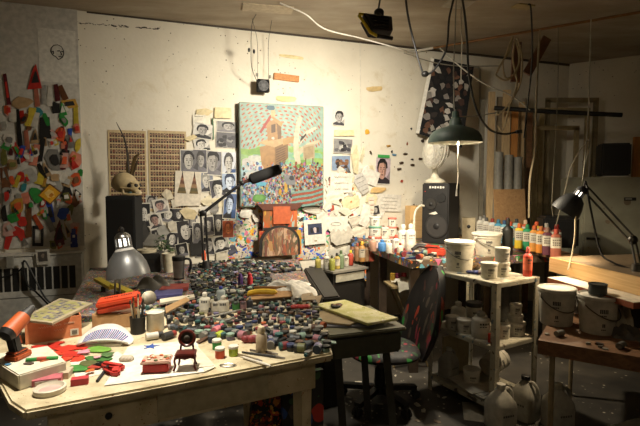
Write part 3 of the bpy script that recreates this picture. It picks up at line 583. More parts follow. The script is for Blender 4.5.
# ================================================================ the big painting on the wall
def big_painting():
    px, py = 281.5, 156; sx, sy = wscale(px, py); w, h = 82.5*sx, 101.5*sy; th = .06
    root = thing('painting', (0, 0, 0), 'large colourful crowded canvas with a tan hut under dashed teal sky', 'painting', M=wallM(px, py, .03))
    mb = MB(); mb.box((0, 0, th/2), (w, h, th), '#6f7664'); mb.build('stretched_canvas', root, bevel=.006)
    mb = MB(); rn = random.Random(5); Z = [th + .0006]
    P = lambda u, v: ((u-.5)*w*.985, (.5-v)*h*.985)
    def poly(pts, c):
        Z[0] += .0000045; c = '#' + ''.join('%02x' % int(int(c[a:a+2], 16)*.8) for a in (1, 3, 5))
        mb.poly([(*P(u, v), Z[0]) for u, v in pts][::-1], c)
    poly([(0, 0), (1, 0), (1, 1), (0, 1)], '#a5c4b2')
    cx, cy = .52, .62
    for i in range(2, 26):                                   # dashes on arcs round the hut
        r = .12 + i*.036
        n = int(r*46)
        for k in range(n*2):
            a = 2*PI*(k + (i % 3)*.33)/(n*2); a2 = a + 2*PI/(n*2)*.5
            if (k) % 1: continue
            u, v = cx + r*math.cos(a), cy - r*math.sin(a)
            if not (0.01 < u < .985 and .01 < v < .47): continue
            q = []
            for rr, aa in ((r, a), (r, a2), (r+.016, a2+.02), (r+.016, a+.02)): q.append((min(.995, max(.005, cx + rr*math.cos(aa))), max(.005, cy - rr*math.sin(aa))))
            poly(q, rn.choice(['#c9704f', '#bf5f45', '#d08a66']))
    def blob(u, v, a, b2, c, n=9, jag=.3): poly([(min(.995, max(.005, u+x)), min(.995, max(.005, v+y))) for x, y in scrap_pts(a, b2, n, jag, rn)], c)
    for i in range(60): blob(rn.uniform(.02, .98), rn.uniform(.43, .6), .2, .07, rn.choice(['#9fc766', '#b5d47e', '#86b552', '#a8cf8a', '#8fc9a0']), 7)
    for i in range(24): blob(rn.uniform(.02, .32), rn.uniform(.56, .8), .16, .1, rn.choice(['#e4e4dc', '#d0e2e0', '#dcd8d0', '#b9dce4']), 7)
    for u in (.13, .2): blob(u, .53, .12, .07, '#dfe0d2', 8)
    # tower hut in planks
    tan, dk, lt = '#b98d54', '#6a4a2a', '#d3b07a'
    poly([(.22, .42), (.40, .38), (.40, .66), (.25, .64)], tan); poly([(.40, .38), (.56, .35), (.56, .52), (.42, .66), (.40, .66)], '#8f693a')
    for k in range(8): poly([(.415, .44+.024*k), (.53, .40+.022*k), (.53, .41+.022*k), (.415, .452+.024*k)], dk)
    poly([(.20, .38), (.40, .31), (.58, .35), (.40, .42)], lt)
    poly([(.30, .18), (.42, .14), (.44, .34), (.32, .36)], tan); poly([(.42, .14), (.48, .19), (.48, .33), (.44, .34)], '#7d5a32')
    poly([(.22, .27), (.35, .10), (.37, .12), (.24, .29)], '#b5402c'); poly([(.35, .10), (.5, .18), (.48, .22), (.36, .13)], '#c79c60')
    poly([(.36, .12), (.36, .03), (.4, .02), (.41, .12)], '#d8c08a'); blob(.36, .035, .12, .05, '#3f6a7a', 7)
    poly([(.36, .2), (.41, .19), (.41, .27), (.36, .28)], '#5d3f22'); blob(.38, .33, .05, .03, '#e8e0d0')
    poly([(.5, .33), (.64, .3), (.64, .36), (.5, .4)], '#c29a5e')
    # pale ribbed horn shape
    L = [(.70, .10), (.665, .16), (.64, .26), (.625, .38), (.63, .50), (.66, .58)]; Rr = [(.72, .58), (.70, .48), (.69, .38), (.695, .27), (.71, .18), (.74, .12)]
    poly(L + Rr, '#ded2b4'); poly([(.70, .34), (.78, .25), (.90, .20), (.92, .22), (.80, .28), (.70, .40)], '#e2d8bc'); poly([(.69, .43), (.80, .37), (.95, .33), (.96, .35), (.82, .41), (.69, .50)], '#d6c8a6')
    poly([(.71, .33), (.78, .27), (.79, .29), (.71, .36)], '#4a3a2a'); blob(.735, .31, .035, .03, '#2a2420')
    poly([(.74, .40), (.89, .37), (.89, .52), (.75, .54)], '#c4b08a'); poly([(.755, .415), (.875, .39), (.875, .505), (.76, .525)], '#b29a72'); 
    for u in (.77, .86): poly([(u, .52), (u+.015, .52), (u+.015, .6), (u, .6)], '#7a5a36')
    # the crowd
    pal = ['#c4503a', '#d8783c', '#e0b040', '#4a7ab0', '#6ab0c8', '#c87aa0', '#8a5aa0', '#e4dcd0', '#3a3634', '#7aa04a', '#9a4a2a', '#d8a0a0', '#5a5a70', '#b4b0a8', '#e8d080', '#4a4644', '#6a6660', '#2a2624', '#8a8680', '#d8d4cc']
    for i in range(1900):
        u, v = rn.uniform(.01, .99), .56 + .43*rn.random()**.85
        if u < .36 and v < .72 and rn.random() < .7: continue
        if v < .6 and rn.random() < .5: continue
        p = pal
        if u > .62 and rn.random() < .5: p = ['#b04a2a', '#d0703a', '#8a3420', '#5a2a20', '#c89060']
        elif u < .4 and rn.random() < .35: p = ['#7ac0d8', '#a8d4e0', '#6a8ac0', '#b89ac8', '#e0e4e4']
        s = rn.uniform(.012, .036); blob(u, v, s, s*rn.uniform(.7, 1.3), rn.choice(p), rn.choice([5, 6, 8]))
    blob(.58, .74, .15, .13, '#8f9294', 9); blob(.60, .72, .07, .06, '#3a3a3c', 8); blob(.53, .82, .05, .1, '#e0b040', 8); blob(.46, .86, .05, .09, '#d8a030', 8)
    blob(.21, .92, .17, .08, '#5f9a4a', 12, .1); blob(.21, .915, .11, .05, '#7ab85a', 10, .1); blob(.24, .78, .14, .05, '#6ac4e0', 8)
    for k in range(7):                                       # striped ground lower right
        v0 = .83 + k*.024; c = '#86b0a4' if k % 2 == 0 else '#b5563a'
        poly([(.60, v0+.035), (.70, v0+.02), (.85, v0+.005), (.99, v0-.03), (.99, v0-.008), (.85, v0+.027), (.70, v0+.042), (.60, v0+.055)], c)
    blob(.22, .63, .09, .07, '#e8e4dc', 10, .05); blob(.225, .63, .05, .045, '#4a78b8', 10, .1); blob(.24, .615, .025, .02, '#c03a30')
    mb.build('painted_surface', root, smooth=False)
big_painting()
# ---------------------------------------------------------------- orange easel with the arched dark panel below the painting
ez = thing('easel', tuple(W(281, 258, .16).xy) + (.76,), 'paint-crusted orange easel standing under the large painting', 'easel', M=Matrix.Translation(Vector((W(281, 258, .16).x, W(281, 258, .16).y, .76))) @ Matrix((WU, (-WN), (0, 0, 1))).transposed().to_4x4())
s = wscale(281, 240)[0]
b = MB(); b.box((0, .02, .12), (.42, .03, .24), 'easel_paint'); b.box((0, .03, .36), (.34, .03, .26), 'easel_paint'); b.build('back_board', ez)
b = MB(); b.prism([(-.17, -.0, .44), (.17, 0, .44), (.23, 0, .50), (-.23, 0, .50)], (0, .06, 0), '#5a2a16'); b.build('ledge', ez)
b = MB(); b.bar((-.17, .005, .26), (.17, .005, .26), .02, .025, '#2a1a12'); b.build('crossbar', ez)
b = MB(); b.box((.01, 0, .39), (.17, .012, .17), '#b4552a'); b.build('orange_panel', ez)
b = MB()
arch = [(-.2 + .0, 0)] + [(.2*math.cos(PI - PI*i/16), .12 + .17*math.sin(PI*i/16)) for i in range(17)] + [(.2, 0)]
b.prism([(x - .02, -.05, z + .005) for x, z in arch], (0, .025, 0), '#17120e'); b.build('arched_rim', ez)
b = MB(); b.prism([(x*.88 - .02, -.058, z*.93 + .005) for x, z in arch], (0, .012, 0), 'arch_paint'); b.build('arched_panel', ez)
# splashed boards low on the wall, left and right of the easel
def splash_board(px0, px1, py0, py1, off, label, m='splash_wall'):
    b = MB(); wrect(b, px0, py1, px1, py0, off, .012, m); tag(b.build('splashed_board'), label, 'board')
splash_board(226, 266, 206, 259, .002, 'rainbow splashed board low on the wall left of the orange easel')
splash_board(296, 330, 206, 260, .002, 'rainbow splashed board behind the instant photo')
# ================================================================ tables
ZA = .76
A0, A1 = T(24, 411, ZA), T(333, 353, ZA)
AD = (A1 - A0).normalized(); AV = Vector((-AD.y, AD.x, 0))
def tbl(u, v, z=ZA): p = A0 + AD*u + AV*v; return Vector((p.x, p.y, z))
LT = (A1 - A0).length
wt = thing('work_table', tbl(LT/2, .4, 0), 'cream painted wooden work table in front with paint drips and worn edge', 'table')
bkR, bkL = Vector((-.03, 2.76, ZA)), Vector((-1.72, 2.16, ZA))
top = [A0, A1, bkR, bkL, Vector((-1.75, 1.9, ZA)), T(-18, 352, ZA), T(1, 386, ZA), T(9, 401, ZA)]
b = MB(); b.prism([(p.x, p.y, ZA-.035) for p in top], (0, 0, .035), 'dirty_cream'); b.build('table_top', wt, bevel=.008, world=True)
b = MB(); b.bar(tbl(.06, .05, ZA-.095), tbl(LT-.03, .05, ZA-.095), .12, .022, 'dirty_cream', (0, 0, 1)); 
b = MB(); d = AD*(LT-.12); p = tbl(.06, .045, ZA-.155); b.prism([p, p + d, p + d + AV*.022, p + AV*.022], (0, 0, .12), 'dirty_cream'); b.build('apron', wt, world=True)
b = MB(); p = tbl(.40, .035, ZA-.14); q = AD*.42; b.prism([p, p+q, p+q+AV*.01, p+AV*.01], (0, 0, .095), '#b3a98d'); dr = b.build('drawer_front', wt, world=True)
b = MB(); b.ell(tbl(.24, .04, ZA-.09), (.012, .012, .012), 'black'); b.build('drawer_knob', wt, world=True)
for u, v in ((.09, .09), (LT-.1, .09), (LT-.12, .74), (-.3, .72)):
    b = MB(); p = tbl(u, v, 0); b.cyl((p.x, p.y, 0), (p.x, p.y, ZA-.036), .03, .042, 'dirty_cream', 4); b.build('leg', wt, world=True)
# the long back table behind, running to the wall
bt = thing('back_table', (-.7, 3.3, 0), 'long paint-smeared table behind the cream one, buried under jars', 'table')
bp = [Vector((-.015, 2.79, 0)), Vector((-.2, 4.3, 0)), Vector((-1.9, 3.85, 0)), Vector((-1.35, 2.42, 0))]
b = MB(); b.prism([(p.x, p.y, ZA-.05) for p in bp], (0, 0, .05), 'table_mess'); b.build('table_top', bt, world=True)
for x, y in ((-.12, 2.85), (-.28, 4.15), (-1.75, 3.75), (-1.35, 2.6)):
    b = MB(); b.box((x, y, (ZA-.05)/2), (.06, .06, ZA-.052), '#4a4034'); b.build('leg', bt, world=True)
# side extension under the white cloth: dark covered trunk
b = MB(); q = [Vector((.02, 2.95, 0)), Vector((.13, 3.0, 0)), Vector((.02, 4.0, 0)), Vector((-.14, 4.0, 0))]
b.prism([(p.x, p.y, 0) for p in q], (0, 0, .735), '#1d1a16'); tag(b.build('storage_box', bevel=.01), 'dark paint-stained tall box standing against the end of the back table', 'box')
# canvases leaning under the right end of the front table
p = tbl(LT-.16, .16, 0)
b = MB(); R = Matrix.Rotation(.42, 3, 'Z'); b.box((p.x+.08, p.y+.12, .30), (.2, .03, .6), 'dark_canvas', R); tag(b.build('leaning_canvas'), 'dark canvas with red and blue smears leaning under the table right end', 'canvas')
b = MB(); b.box((p.x-.1, p.y+.12, .26), (.16, .025, .5), 'flame_canvas', Matrix.Rotation(.42, 3, 'Z') @ Matrix.Rotation(.12, 3, 'Y')); tag(b.build('leaning_canvas'), 'black canvas with orange flecks leaning left of the smeared canvas', 'canvas')
# ---------------------------------------------------------------- bench along the right, running out from the wall
ZB = .88
BA = Vector((.68, 3.5, ZB)); BU = Vector((.968, .25, 0)).normalized(); BV = Vector((-.25, .968, 0)).normalized()
def bench(u, v, z=ZB): p = BA + BU*u + BV*v; return Vector((p.x, p.y, z))
wb = thing('work_bench', bench(.7, .7, 0), 'long paint-caked bench running out from the wall under the speaker', 'bench')
b = MB(); b.prism([bench(0, 0, ZB-.06), bench(1.42, 0, ZB-.06), bench(1.42, 1.5, ZB-.06), bench(0, 1.44, ZB-.06)], (0, 0, .06), 'bench_paint'); b.build('bench_top', wb, world=True)
for u, v in ((.06, .06), (1.3, .06), (.06, 1.3), (1.3, 1.4), (.06, .7)):
    b = MB(); p = bench(u, v, (ZB-.06)/2); b.box(p, (.07, .07, ZB-.062), '#4a3c2e'); b.build('leg', wb, world=True)
# ---------------------------------------------------------------- angled metal shelving
SP = T(497, 284, .86); SX = Vector((.86, .51, 0)).normalized(); SY = Vector((-.51, .86, 0)).normalized()
def shf(u, v, z): p = SP + SX*u + SY*v; return Vector((p.x, p.y, z))
SW, SD_ = .40, .56
sh = thing('metal_shelf', shf(SW/2, SD_/2, 0), 'pale metal shelf unit of three tiers set at an angle', 'shelf')
LEV = (.86, .47, .10)
for z in LEV:
    b = MB(); b.prism([shf(0, 0, z-.03), shf(SW, 0, z-.03), shf(SW, SD_, z-.03), shf(0, SD_, z-.03)], (0, 0, .03), 'shelf_paint'); b.build('shelf_board', sh, bevel=.004, world=True)
for u, v in ((0, 0), (SW, 0), (0, SD_), (SW, SD_)):
    b = MB(); su, sv = (1 if u == 0 else -1), (1 if v == 0 else -1); o = .004
    b.prism([shf(u-su*o, v-sv*o, 0), shf(u+su*.034, v-sv*o, 0), shf(u+su*.034, v-sv*.001, 0), shf(u-su*.001, v-sv*.001, 0), shf(u-su*.001, v+sv*.034, 0), shf(u-su*o, v+sv*.034, 0)], (0, 0, .862), 'shelf_paint'); b.build('post', sh, world=True)
# ---------------------------------------------------------------- right table
ZE = .68
EA = T(538, 340, ZE); EU = Vector((.83, -.55, 0)).normalized(); EV = Vector((.55, .83, 0)).normalized()
def etab(u, v, z=ZE): p = EA + EU*u + EV*v; return Vector((p.x, p.y, z))
et = thing('side_table', etab(.6, .5, 0), 'dark brown table at the right carrying buckets and boards', 'table')
b = MB(); b.prism([etab(0, 0, ZE-.07), etab(1.3, 0, ZE-.07), etab(1.3, 1.15, ZE-.07), etab(0, 1.15, ZE-.07)], (0, 0, .07), 'brown_wood'); b.build('table_top', et, world=True)
for u, v in ((.06, .06), (1.2, .06), (.06, 1.05), (1.2, 1.05)):
    b = MB(); p = etab(u, v, (ZE-.07)/2); b.cyl((p.x, p.y, 0), (p.x, p.y, ZE-.071), .014, .014, '#8a7a5c', 8); b.build('leg', et, world=True)
# ---------------------------------------------------------------- small school desk
ZD = .70
K0 = Vector((.06, 2.34, ZD)); KU = Vector((.947, .32, 0)).normalized(); KV = Vector((-.32, .947, 0)).normalized()
def dsk(u, v, z=ZD): p = K0 + KU*u + KV*v; return Vector((p.x, p.y, z))
sd = thing('school_desk', dsk(.21, .25, 0), 'small dark metal school desk between the cream table and the chair', 'desk')
KW, KD = .40, .43
b = MB(); b.prism([dsk(0, 0, ZD-.14), dsk(KW, 0, ZD-.14), dsk(KW, KD, ZD-.14), dsk(0, KD, ZD-.14)], (0, 0, .118), '#48483a'); b.build('book_box', sd, bevel=.012, world=True)
b = MB(); b.prism([dsk(-.02, -.02, ZD-.02), dsk(KW+.02, -.02, ZD-.02), dsk(KW+.02, KD+.02, ZD-.02), dsk(-.02, KD+.02, ZD-.02)], (0, 0, .02), '#57543f'); b.build('desk_lid', sd, bevel=.006, world=True)
for u, v, du in ((.06, .07, .03), (KW-.06, .07, .05), (.07, KD-.05, -.02), (KW-.06, KD-.05, .04)):
    b = MB(); b.bar(dsk(u, v, ZD-.141), dsk(u+du, v-.03 if v < .2 else v, 0), .04, .022, '#2f2f27'); b.build('leg', sd, world=True)
b = MB(); b.bar(dsk(.08, .04, .03), dsk(KW-.02, .04, .03), .02, .03, '#2a2a23'); b.build('foot_rail', sd, world=True)
def leaf(name, uv, z, th, m, label, cat, bevel=.002):
    b = MB(); b.prism([dsk(u, v, z) for u, v in uv], (0, 0, th), m); return tag(b.build(name, bevel=bevel), label, cat)
leaf('grey_folder', [(-.06, .13), (.26, .02), (.34, .3), (.02, .42)], ZD+.001, .008, '#6b6a70', 'grey folder slanting under the boards on the school desk', 'folder')
leaf('tan_board', [(-.1, .24), (.12, .06), (.30, .16), (.1, .38)], ZD+.0105, .01, '#8c7a58', 'tan board sticking out left under the lime board', 'board')
leaf('lime_board', [(.20, .0), (.40, .04), (.27, .50), (.05, .46)], ZD+.022, .014, 'lime_paint', 'lime green painted board lying on the school desk', 'board')
b = MB()
for i in range(9):
    p = dsk(.13 + .05*RN.random(), .32 + .07*RN.random(), ZD + .046); b.ell(p, (.012+.012*RN.random(), .012, .009), RN.choice(['#3a2018', '#5a2a1e', '#1f1a16', '#7a4a2a']), 8, 5)
tag(b.build('dried_paint_lump'), 'brown crusty lump on the lime painted board', 'lump')
# ---------------------------------------------------------------- small drawer cabinet and crate in the back
CC = T(333, 271, .72); CU = Vector((.8, .6, 0)); CV = Vector((-.6, .8, 0))
def cab(u, v, z): p = CC + CU*u + CV*v; return Vector((p.x, p.y, z))
cb = thing('drawer_cabinet', cab(.17, .18, 0), 'small cream drawer cabinet behind the school desk', 'cabinet')
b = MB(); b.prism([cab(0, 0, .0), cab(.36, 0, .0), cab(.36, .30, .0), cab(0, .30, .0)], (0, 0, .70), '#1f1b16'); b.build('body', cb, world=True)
b = MB(); b.prism([cab(-.02, -.03, .70), cab(.38, -.03, .70), cab(.38, .32, .70), cab(-.02, .32, .70)], (0, 0, .018), '#7d786c'); b.build('cabinet_top', cb, world=True)
b = MB(); b.prism([cab(.02, -.016, .62), cab(.34, -.016, .62), cab(.34, -.001, .62), cab(.02, -.001, .62)], (0, 0, .065), '#aaa491'); b.build('drawer', cb, world=True)
ck = Vector((.30, 4.40, .74)); b = MB(); b.prism([(ck.x-.07, ck.y-.03, 0), (ck.x+.17, ck.y-.03, 0), (ck.x+.1, ck.y+.24, 0), (ck.x-.1, ck.y+.24, 0)], (0, 0, .74), '#3a2c20'); tag(b.build('wooden_crate'), 'dark upright wooden crate under the orange splashed bottles', 'crate')
# rag over its front
b = MB(); b.grid(lambda u, v: (ck.x - .07 + .2*u, ck.y - .05 - .03*math.sin(u*9)*v - .012*math.sin(u*23+v*4), .745 - (.26 + .07*math.sin(u*5))*v), 18, 10, 'rag_paint'); tag(b.build('paint_rag'), 'paint-covered rag hanging from the dark crate below the bottles', 'rag')
# folding stand
fs = T(408, 283, .66); FM = Matrix.Translation(fs - Vector((0, 0, .66))) @ Matrix.Rotation(.15, 4, 'Z')
ft = thing('folding_stand', (0, 0, 0), 'small folding tray stand under the bench behind the chair', 'stand', M=FM)
b = MB(); b.box((0, 0, .65), (.34, .24, .018), '#7a6a4a'); b.build('tray', ft, bevel=.003)
for y in (-.09, .09):
    for s in (-1, 1): b = MB(); b.bar((-.14*s, y + .008*s, 0.005), (.14*s, y + .008*s, .64), .02, .012, '#8f7d56'); b.build('leg', ft)
b = MB(); b.grid(lambda u, v: (-.12 + .31*u, -.14 + .22*v, .667 + .012*math.sin(u*9+v*5) + .02*max(0, math.sin(v*7+u*3)) - (.05*(1-v*6) if v < .16 else 0)), 16, 12, '#c4bda8'); tag(b.build('white_rag', M=FM), 'crumpled white rag spread on the folding stand', 'rag')
for dx, c, n in ((-.1, '#a88428', 'ochre'), (-.055, '#6a1f3a', 'dark plum'), (-.005, '#a32f38', 'crimson')):
    b = MB(); b.lathe((dx, .09, .660), [(.022, 0), (.023, .05), (.019, .052)], c, 14); b.lathe((dx, .09, .712), [(.022, 0), (.022, .012), (.0, .013)], c, 14); tag(b.build('paint_jar', M=FM), f'{n} paint jar standing at the back of the folding stand', 'jar')
# ================================================================ lamps
LIGHTS = []
def spot(name, loc, target, power, angle, blend=.5, size=.05, color=(1, .85, .62)):
    l = bpy.data.lights.new(name, 'SPOT'); l.energy = power; l.spot_size = math.radians(angle); l.spot_blend = blend; l.shadow_soft_size = size; l.color = color
    o = bpy.data.objects.new(name, l); COL.objects.link(o); o.location = loc
    o.rotation_euler = (Vector(target) - Vector(loc)).to_track_quat('-Z', 'Y').to_euler(); return o
def axisM(zdir):                                          # rotation taking +Z to zdir
    return Vector((0, 0, 1)).rotation_difference(Vector(zdir).normalized()).to_matrix()
# green hanging shade
HL = D(455, 143, 3.35)
g = thing('hanging_lamp', HL, 'dark green dome lamp hanging over the white buckets', 'lamp')
b = MB(); rr = .186
outer = [(rr, 0), (rr, .018), (rr*.965, .045), (rr*.86, .075), (rr*.66, .098), (rr*.4, .112), (.045, .122), (.04, .16), (.026, .175)]
inner = [(.022, .16), (.03, .116), (rr*.5, .1), (rr*.75, .082), (rr*.9, .05), (rr*.97, .004), (rr, 0)]
b.shell((0, 0, 0), outer, '#414f47', 32); b.shell((0, 0, 0), inner, '#b8b4a0', 32); b.build('lamp_shade', g)
b = MB(); b.cyl((0, 0, .17), (0, 0, .22), .026, .022, '#2f463c', 14); b.cyl((0, 0, .2), (0, 0, .235), .015, .01, 'darksteel', 12); b.build('socket_cap', g)
b = MB(); b.ell((0, 0, .06), (.028, .028, .036), 'bulb_warm', 14, 8); b.build('bulb', g)
b = MB(); b.tube([(-.01, -.0, .236), (-.02, 0, .5), (-.0, .02, CEIL - HL.z - .001)], .004, '#8a8578', 6); b.build('hanging_rod', g)
b = MB(); b.tube(curve([(.02, -.01, .03), (.015, -.03, -.1), (.022, -.02, -.2), (.01, -.03, -.34)]), .004, '#c9c3b2', 5); b.cyl((.01, -.03, -.375), (.01, -.03, -.335), .008, .006, '#e0dccf', 8); b.build('pull_cord', g)
spot('hanging_lamp_light', HL + Vector((0, 0, .015)), HL + Vector((.02, 0, -1)), 95, 172, .3, .035)
# work light near the ceiling, aimed at the wall
WL = D(378, 25, 3.05)
wdir = (Vector((-.2, 4.75, 1.3)) - WL).normalized()
side = Vector((0, 0, 1)).cross(-wdir).normalized(); upv = (-wdir).cross(side)
WM = Matrix.Translation(WL) @ Matrix((side, upv, -wdir)).transposed().to_4x4()   # local x right seen from behind, y up, z backwards
w = thing('work_light', WL, 'black work light with yellow bracket hanging from the ceiling', 'lamp', M=WM)
b = MB(); b.prism([(-.095, .065, -.05), (.105, .065, -.05), (.075, -.07, -.05), (-.07, -.07, -.05)][::-1], (0, 0, .012), '#171615')
b.prism([(-.095, .065, -.04), (.105, .065, -.04), (.075, -.07, -.04), (-.07, -.07, -.04)], (0, 0, .07), '#171615'); b.build('housing', w, bevel=.012)
b = MB(); b.box((.002, 0, -.053), (.13, .1, .004), 'bulb_warm'); b.build('lens', w)
b = MB()
for k in range(4): b.box((.003, .04-.028*k, .033), (.13-.012*k, .008, .012), '#1d1c1b')
b.build('cooling_fin', w)
b = MB(); b.tube([(-.03, .085, 0), (-.11, .085, .0), (-.115, .07, .0), (-.07, -.08, .0), (-.03, -.105, .0)], .0095, '#e6c81e', 8); b.build('bracket', w)
b = MB(); b.tube([(-.035, -.104, 0), (.07, -.112, 0)], .013, '#121110', 10); b.build('foam_grip', w)
b = MB(); b.ell((.03, .105, .01), (.034, .03, .03), '#151413', 14, 8); b.cyl((.02, .06, .01), (.02, .1, .01), .02, .02, '#151413', 12); b.build('swivel_knob', w)
b = MB(); b.tube([WM.inverted() @ v for v in curve([WM @ Vector((.03, .12, .0)), WL + Vector((.02, .0, .25)), Vector((WL.x, WL.y, CEIL-.001))])], .006, '#2a2826', 6); b.build('hanging_cord', w)
spot('work_light_beam', WL + wdir*.075, WL + wdir, 325, 158, 1, .11, (1, .91, .76))
# clamp lamp with aluminium bell at the left
CLp = T(122, 250, 1.12); CLp = D(124, 247, 2.62)
ax = Vector((-.16, .06, 1)).normalized()
cl = thing('clamp_lamp', CLp, 'aluminium bell clamp lamp with glowing vents at the left', 'lamp')
A = axisM(ax)
b = MB(); R0 = .118
b.shell((0, 0, 0), [(R0, -.165), (R0*.99, -.15), (R0*.9, -.1), (R0*.74, -.06), (R0*.5, -.025), (.042, -.012), (.04, .005)], 'aluminium', 36, A)
b.shell((0, 0, 0), [(.037, .004), (R0*.49, -.028), (R0*.73, -.063), (R0*.89, -.102), (R0*.98, -.15), (R0, -.165)], '#d8d6d0', 36, A); b.build('bell', cl)
b = MB()
for i in range(10):
    a = 2*PI*i/10
    p = Vector((.043*math.cos(a), .043*math.sin(a), 0)); b.bar(A @ (p + Vector((0, 0, -.004))), A @ (p*.97 + Vector((0, 0, .05))), .013, .004, 'aluminium', A @ p)
b.shell((0, 0, 0), [(.044, -.012), (.045, .004)], 'aluminium', 20, A); b.lathe((0, 0, 0), [(.044, .048), (.042, .062), (.028, .078), (.012, .084)], 'steel', 20, A); b.build('vent_neck', cl)
b = MB(); b.cyl(A @ Vector((0, 0, -.002)), A @ Vector((0, 0, .046)), .03, .03, 'bulb_slot', 16); b.build('bulb', cl)
b = MB(); b.ell(A @ Vector((0, 0, .098)), (.016, .016, .018), 'black', 10, 7); b.build('switch_knob', cl)
foot = T(117, 309, ZA)
b = MB(); l0 = foot - CLp
for dx in (-.012, .014): b.cyl((l0.x+dx, l0.y, l0.z), (-.035+dx, -.01, -.1), .006, .006, 'darksteel', 8)
b.box((l0.x, l0.y, l0.z+.012), (.09, .07, .022), 'darksteel'); b.build('stand', cl)
spot('clamp_lamp_light', CLp + A @ Vector((0, 0, -.07)), CLp + Vector((.5, -.62, -.52)), 7, 165, .6, .03, (1, .9, .72))
# black tube lamp on a long arm in front of the painting
P0, P1 = D(249.5, 180, 3.95), D(281, 168.5, 4.0)
t = thing('tube_lamp', (P0.x, P0.y, ZA), 'black tube desk lamp on a long arm across the painting', 'lamp')
b = MB(); d = (P1-P0).normalized(); pts = [P0 + d*x for x in (0, .012, .03, .15, .26, .285)]; rs = [.02, .042, .047, .047, .046, .03]
for i in range(5): b.cyl(pts[i], pts[i+1], rs[i], rs[i+1], 'matte_black', 18, i in (0, 4))
b.build('lamp_head', t, world=True)
J = D(203, 213, 3.85); K = D(242, 183, 3.95); Bt = D(206, 256, 3.85); Bt.z = ZA
b = MB(); b.cyl(J, K, .014, .012, 'black', 10); b.cyl(K, P0, .012, .018, '#5a3a30', 10); b.ell(K, (.022, .022, .022), 'black', 10, 7); b.build('upper_arm', t, world=True)
b = MB()
for dx in (-.02, .02): b.cyl(J + Vector((dx, 0, 0)), (Bt.x+dx*.9, Bt.y, ZA+.05), .009, .009, 'black', 8)
b.ell(J, (.032, .02, .025), 'black', 10, 7); b.build('lower_arm', t, world=True)
b = MB(); b.cyl((Bt.x, Bt.y, ZA), (Bt.x, Bt.y, ZA+.055), .04, .03, 'black', 14); b.build('clamp_base', t, world=True)
# dark desk lamp at the right over the wooden boards
RLp = D(577, 196, 2.95)
rdir = Vector((-.5, .22, -.85)).normalized(); RA = axisM(-rdir)
rl = thing('desk_lamp', RLp, 'dark grey spring-arm desk lamp shining onto the wooden boards', 'lamp')
b = MB(); r0 = .088
b.shell((0, 0, 0), [(r0, -.125), (r0*.98, -.1), (r0*.88, -.06), (r0*.68, -.02), (.035, .0), (.03, .005)], '#2a2c2e', 30, RA)
b.shell((0, 0, 0), [(.028, .004), (r0*.66, -.023), (r0*.86, -.063), (r0*.96, -.102), (r0, -.125)], '#b5b2a8', 30, RA); b.build('lamp_shade', rl)
b = MB()
for i in range(9):
    a = 2*PI*i/9; p = Vector((.031*math.cos(a), .031*math.sin(a), 0)); b.bar(RA @ (p + Vector((0, 0, 0))), RA @ (p*.95 + Vector((0, 0, .035))), .013, .004, '#3a3b3c', RA @ p)
b.lathe((0, 0, 0), [(.032, .034), (.03, .05), (.018, .065), (.008, .07)], '#34363a', 16, RA); b.build('vent_neck', rl)
b = MB(); b.cyl(RA @ Vector((0, 0, .0)), RA @ Vector((0, 0, .033)), .02, .02, 'bulb_slot', 12); b.build('bulb', rl)
E1, E2, E3 = D(586, 189, 2.95), D(633, 240, 2.68), T(638, 271, .983)
b = MB()
for o in (Vector((.012, 0, .012)), Vector((-.012, 0, -.012))): b.cyl(E1 + o, E2 + o, .006, .006, 'darksteel', 8)
b.cyl(E1, RLp + RA @ Vector((0, 0, .05)), .008, .008, 'darksteel', 8); b.ell(E1, (.016, .016, .016), 'darksteel', 10, 6); b.build('upper_arm', rl, world=True)
b = MB()
for o in (-.012, .014): b.cyl(E2 + Vector((o, 0, 0)), E3 + Vector((o, 0, .03)), .006, .006, 'darksteel', 8)
b.ell(E2, (.028, .02, .028), 'darksteel', 12, 7); b.cyl(E3, E3 + Vector((0, 0, .04)), .035, .03, 'darksteel', 14); b.build('lower_arm', rl, world=True)
b = MB(); b.tube(curve([RLp + RA @ Vector((0, 0, .07)), D(586, 182, 2.95), D(590, 205, 2.9), D(600, 250, 2.8), D(612, 262, 2.72), D(640, 272, 2.6)]), .006, 'black', 6); b.build('power_cord', rl, world=True)
b = MB(); b.tube(curve([D(575.5, 214, 2.9), D(575, 235, 2.9), D(572, 255, 2.88), D(568, 270, 2.85)]), .005, '#cfc5a8', 5); b.build('pull_string', rl, world=True)
spot('desk_lamp_light', RLp + rdir*.07, RLp + rdir + Vector((.25, -.0, 0)), 42, 140, .5, .03, (1, .78, .5))
# unseen dome lamp above the frame, added to brighten the front table
PL = Vector((-.72, 1.78, 2.5))
pt_ = thing('hanging_lamp', PL, 'unseen dome lamp added to light the cream work table, above the view', 'lamp')
b = MB(); b.shell((0, 0, 0), [(r*1.0, z) for r, z in outer], '#1f3d30', 32); b.shell((0, 0, 0), inner, '#b8b4a0', 32); b.build('lamp_shade', pt_)
b = MB(); b.cyl((0, 0, .15), (0, 0, .2), .026, .022, '#1a2b24', 14); b.tube([(0, 0, .19), (0, 0, CEIL - PL.z - .001)], .004, 'black', 6); b.build('hanging_cord', pt_)
b = MB(); b.ell((0, 0, .06), (.028, .028, .036), 'bulb_warm', 14, 8); b.build('bulb', pt_)
spot('added_table_light', PL + Vector((0, 0, .01)), PL + Vector((-.06, .05, -1)), 270, 72, .9, .05, (1, .91, .76))
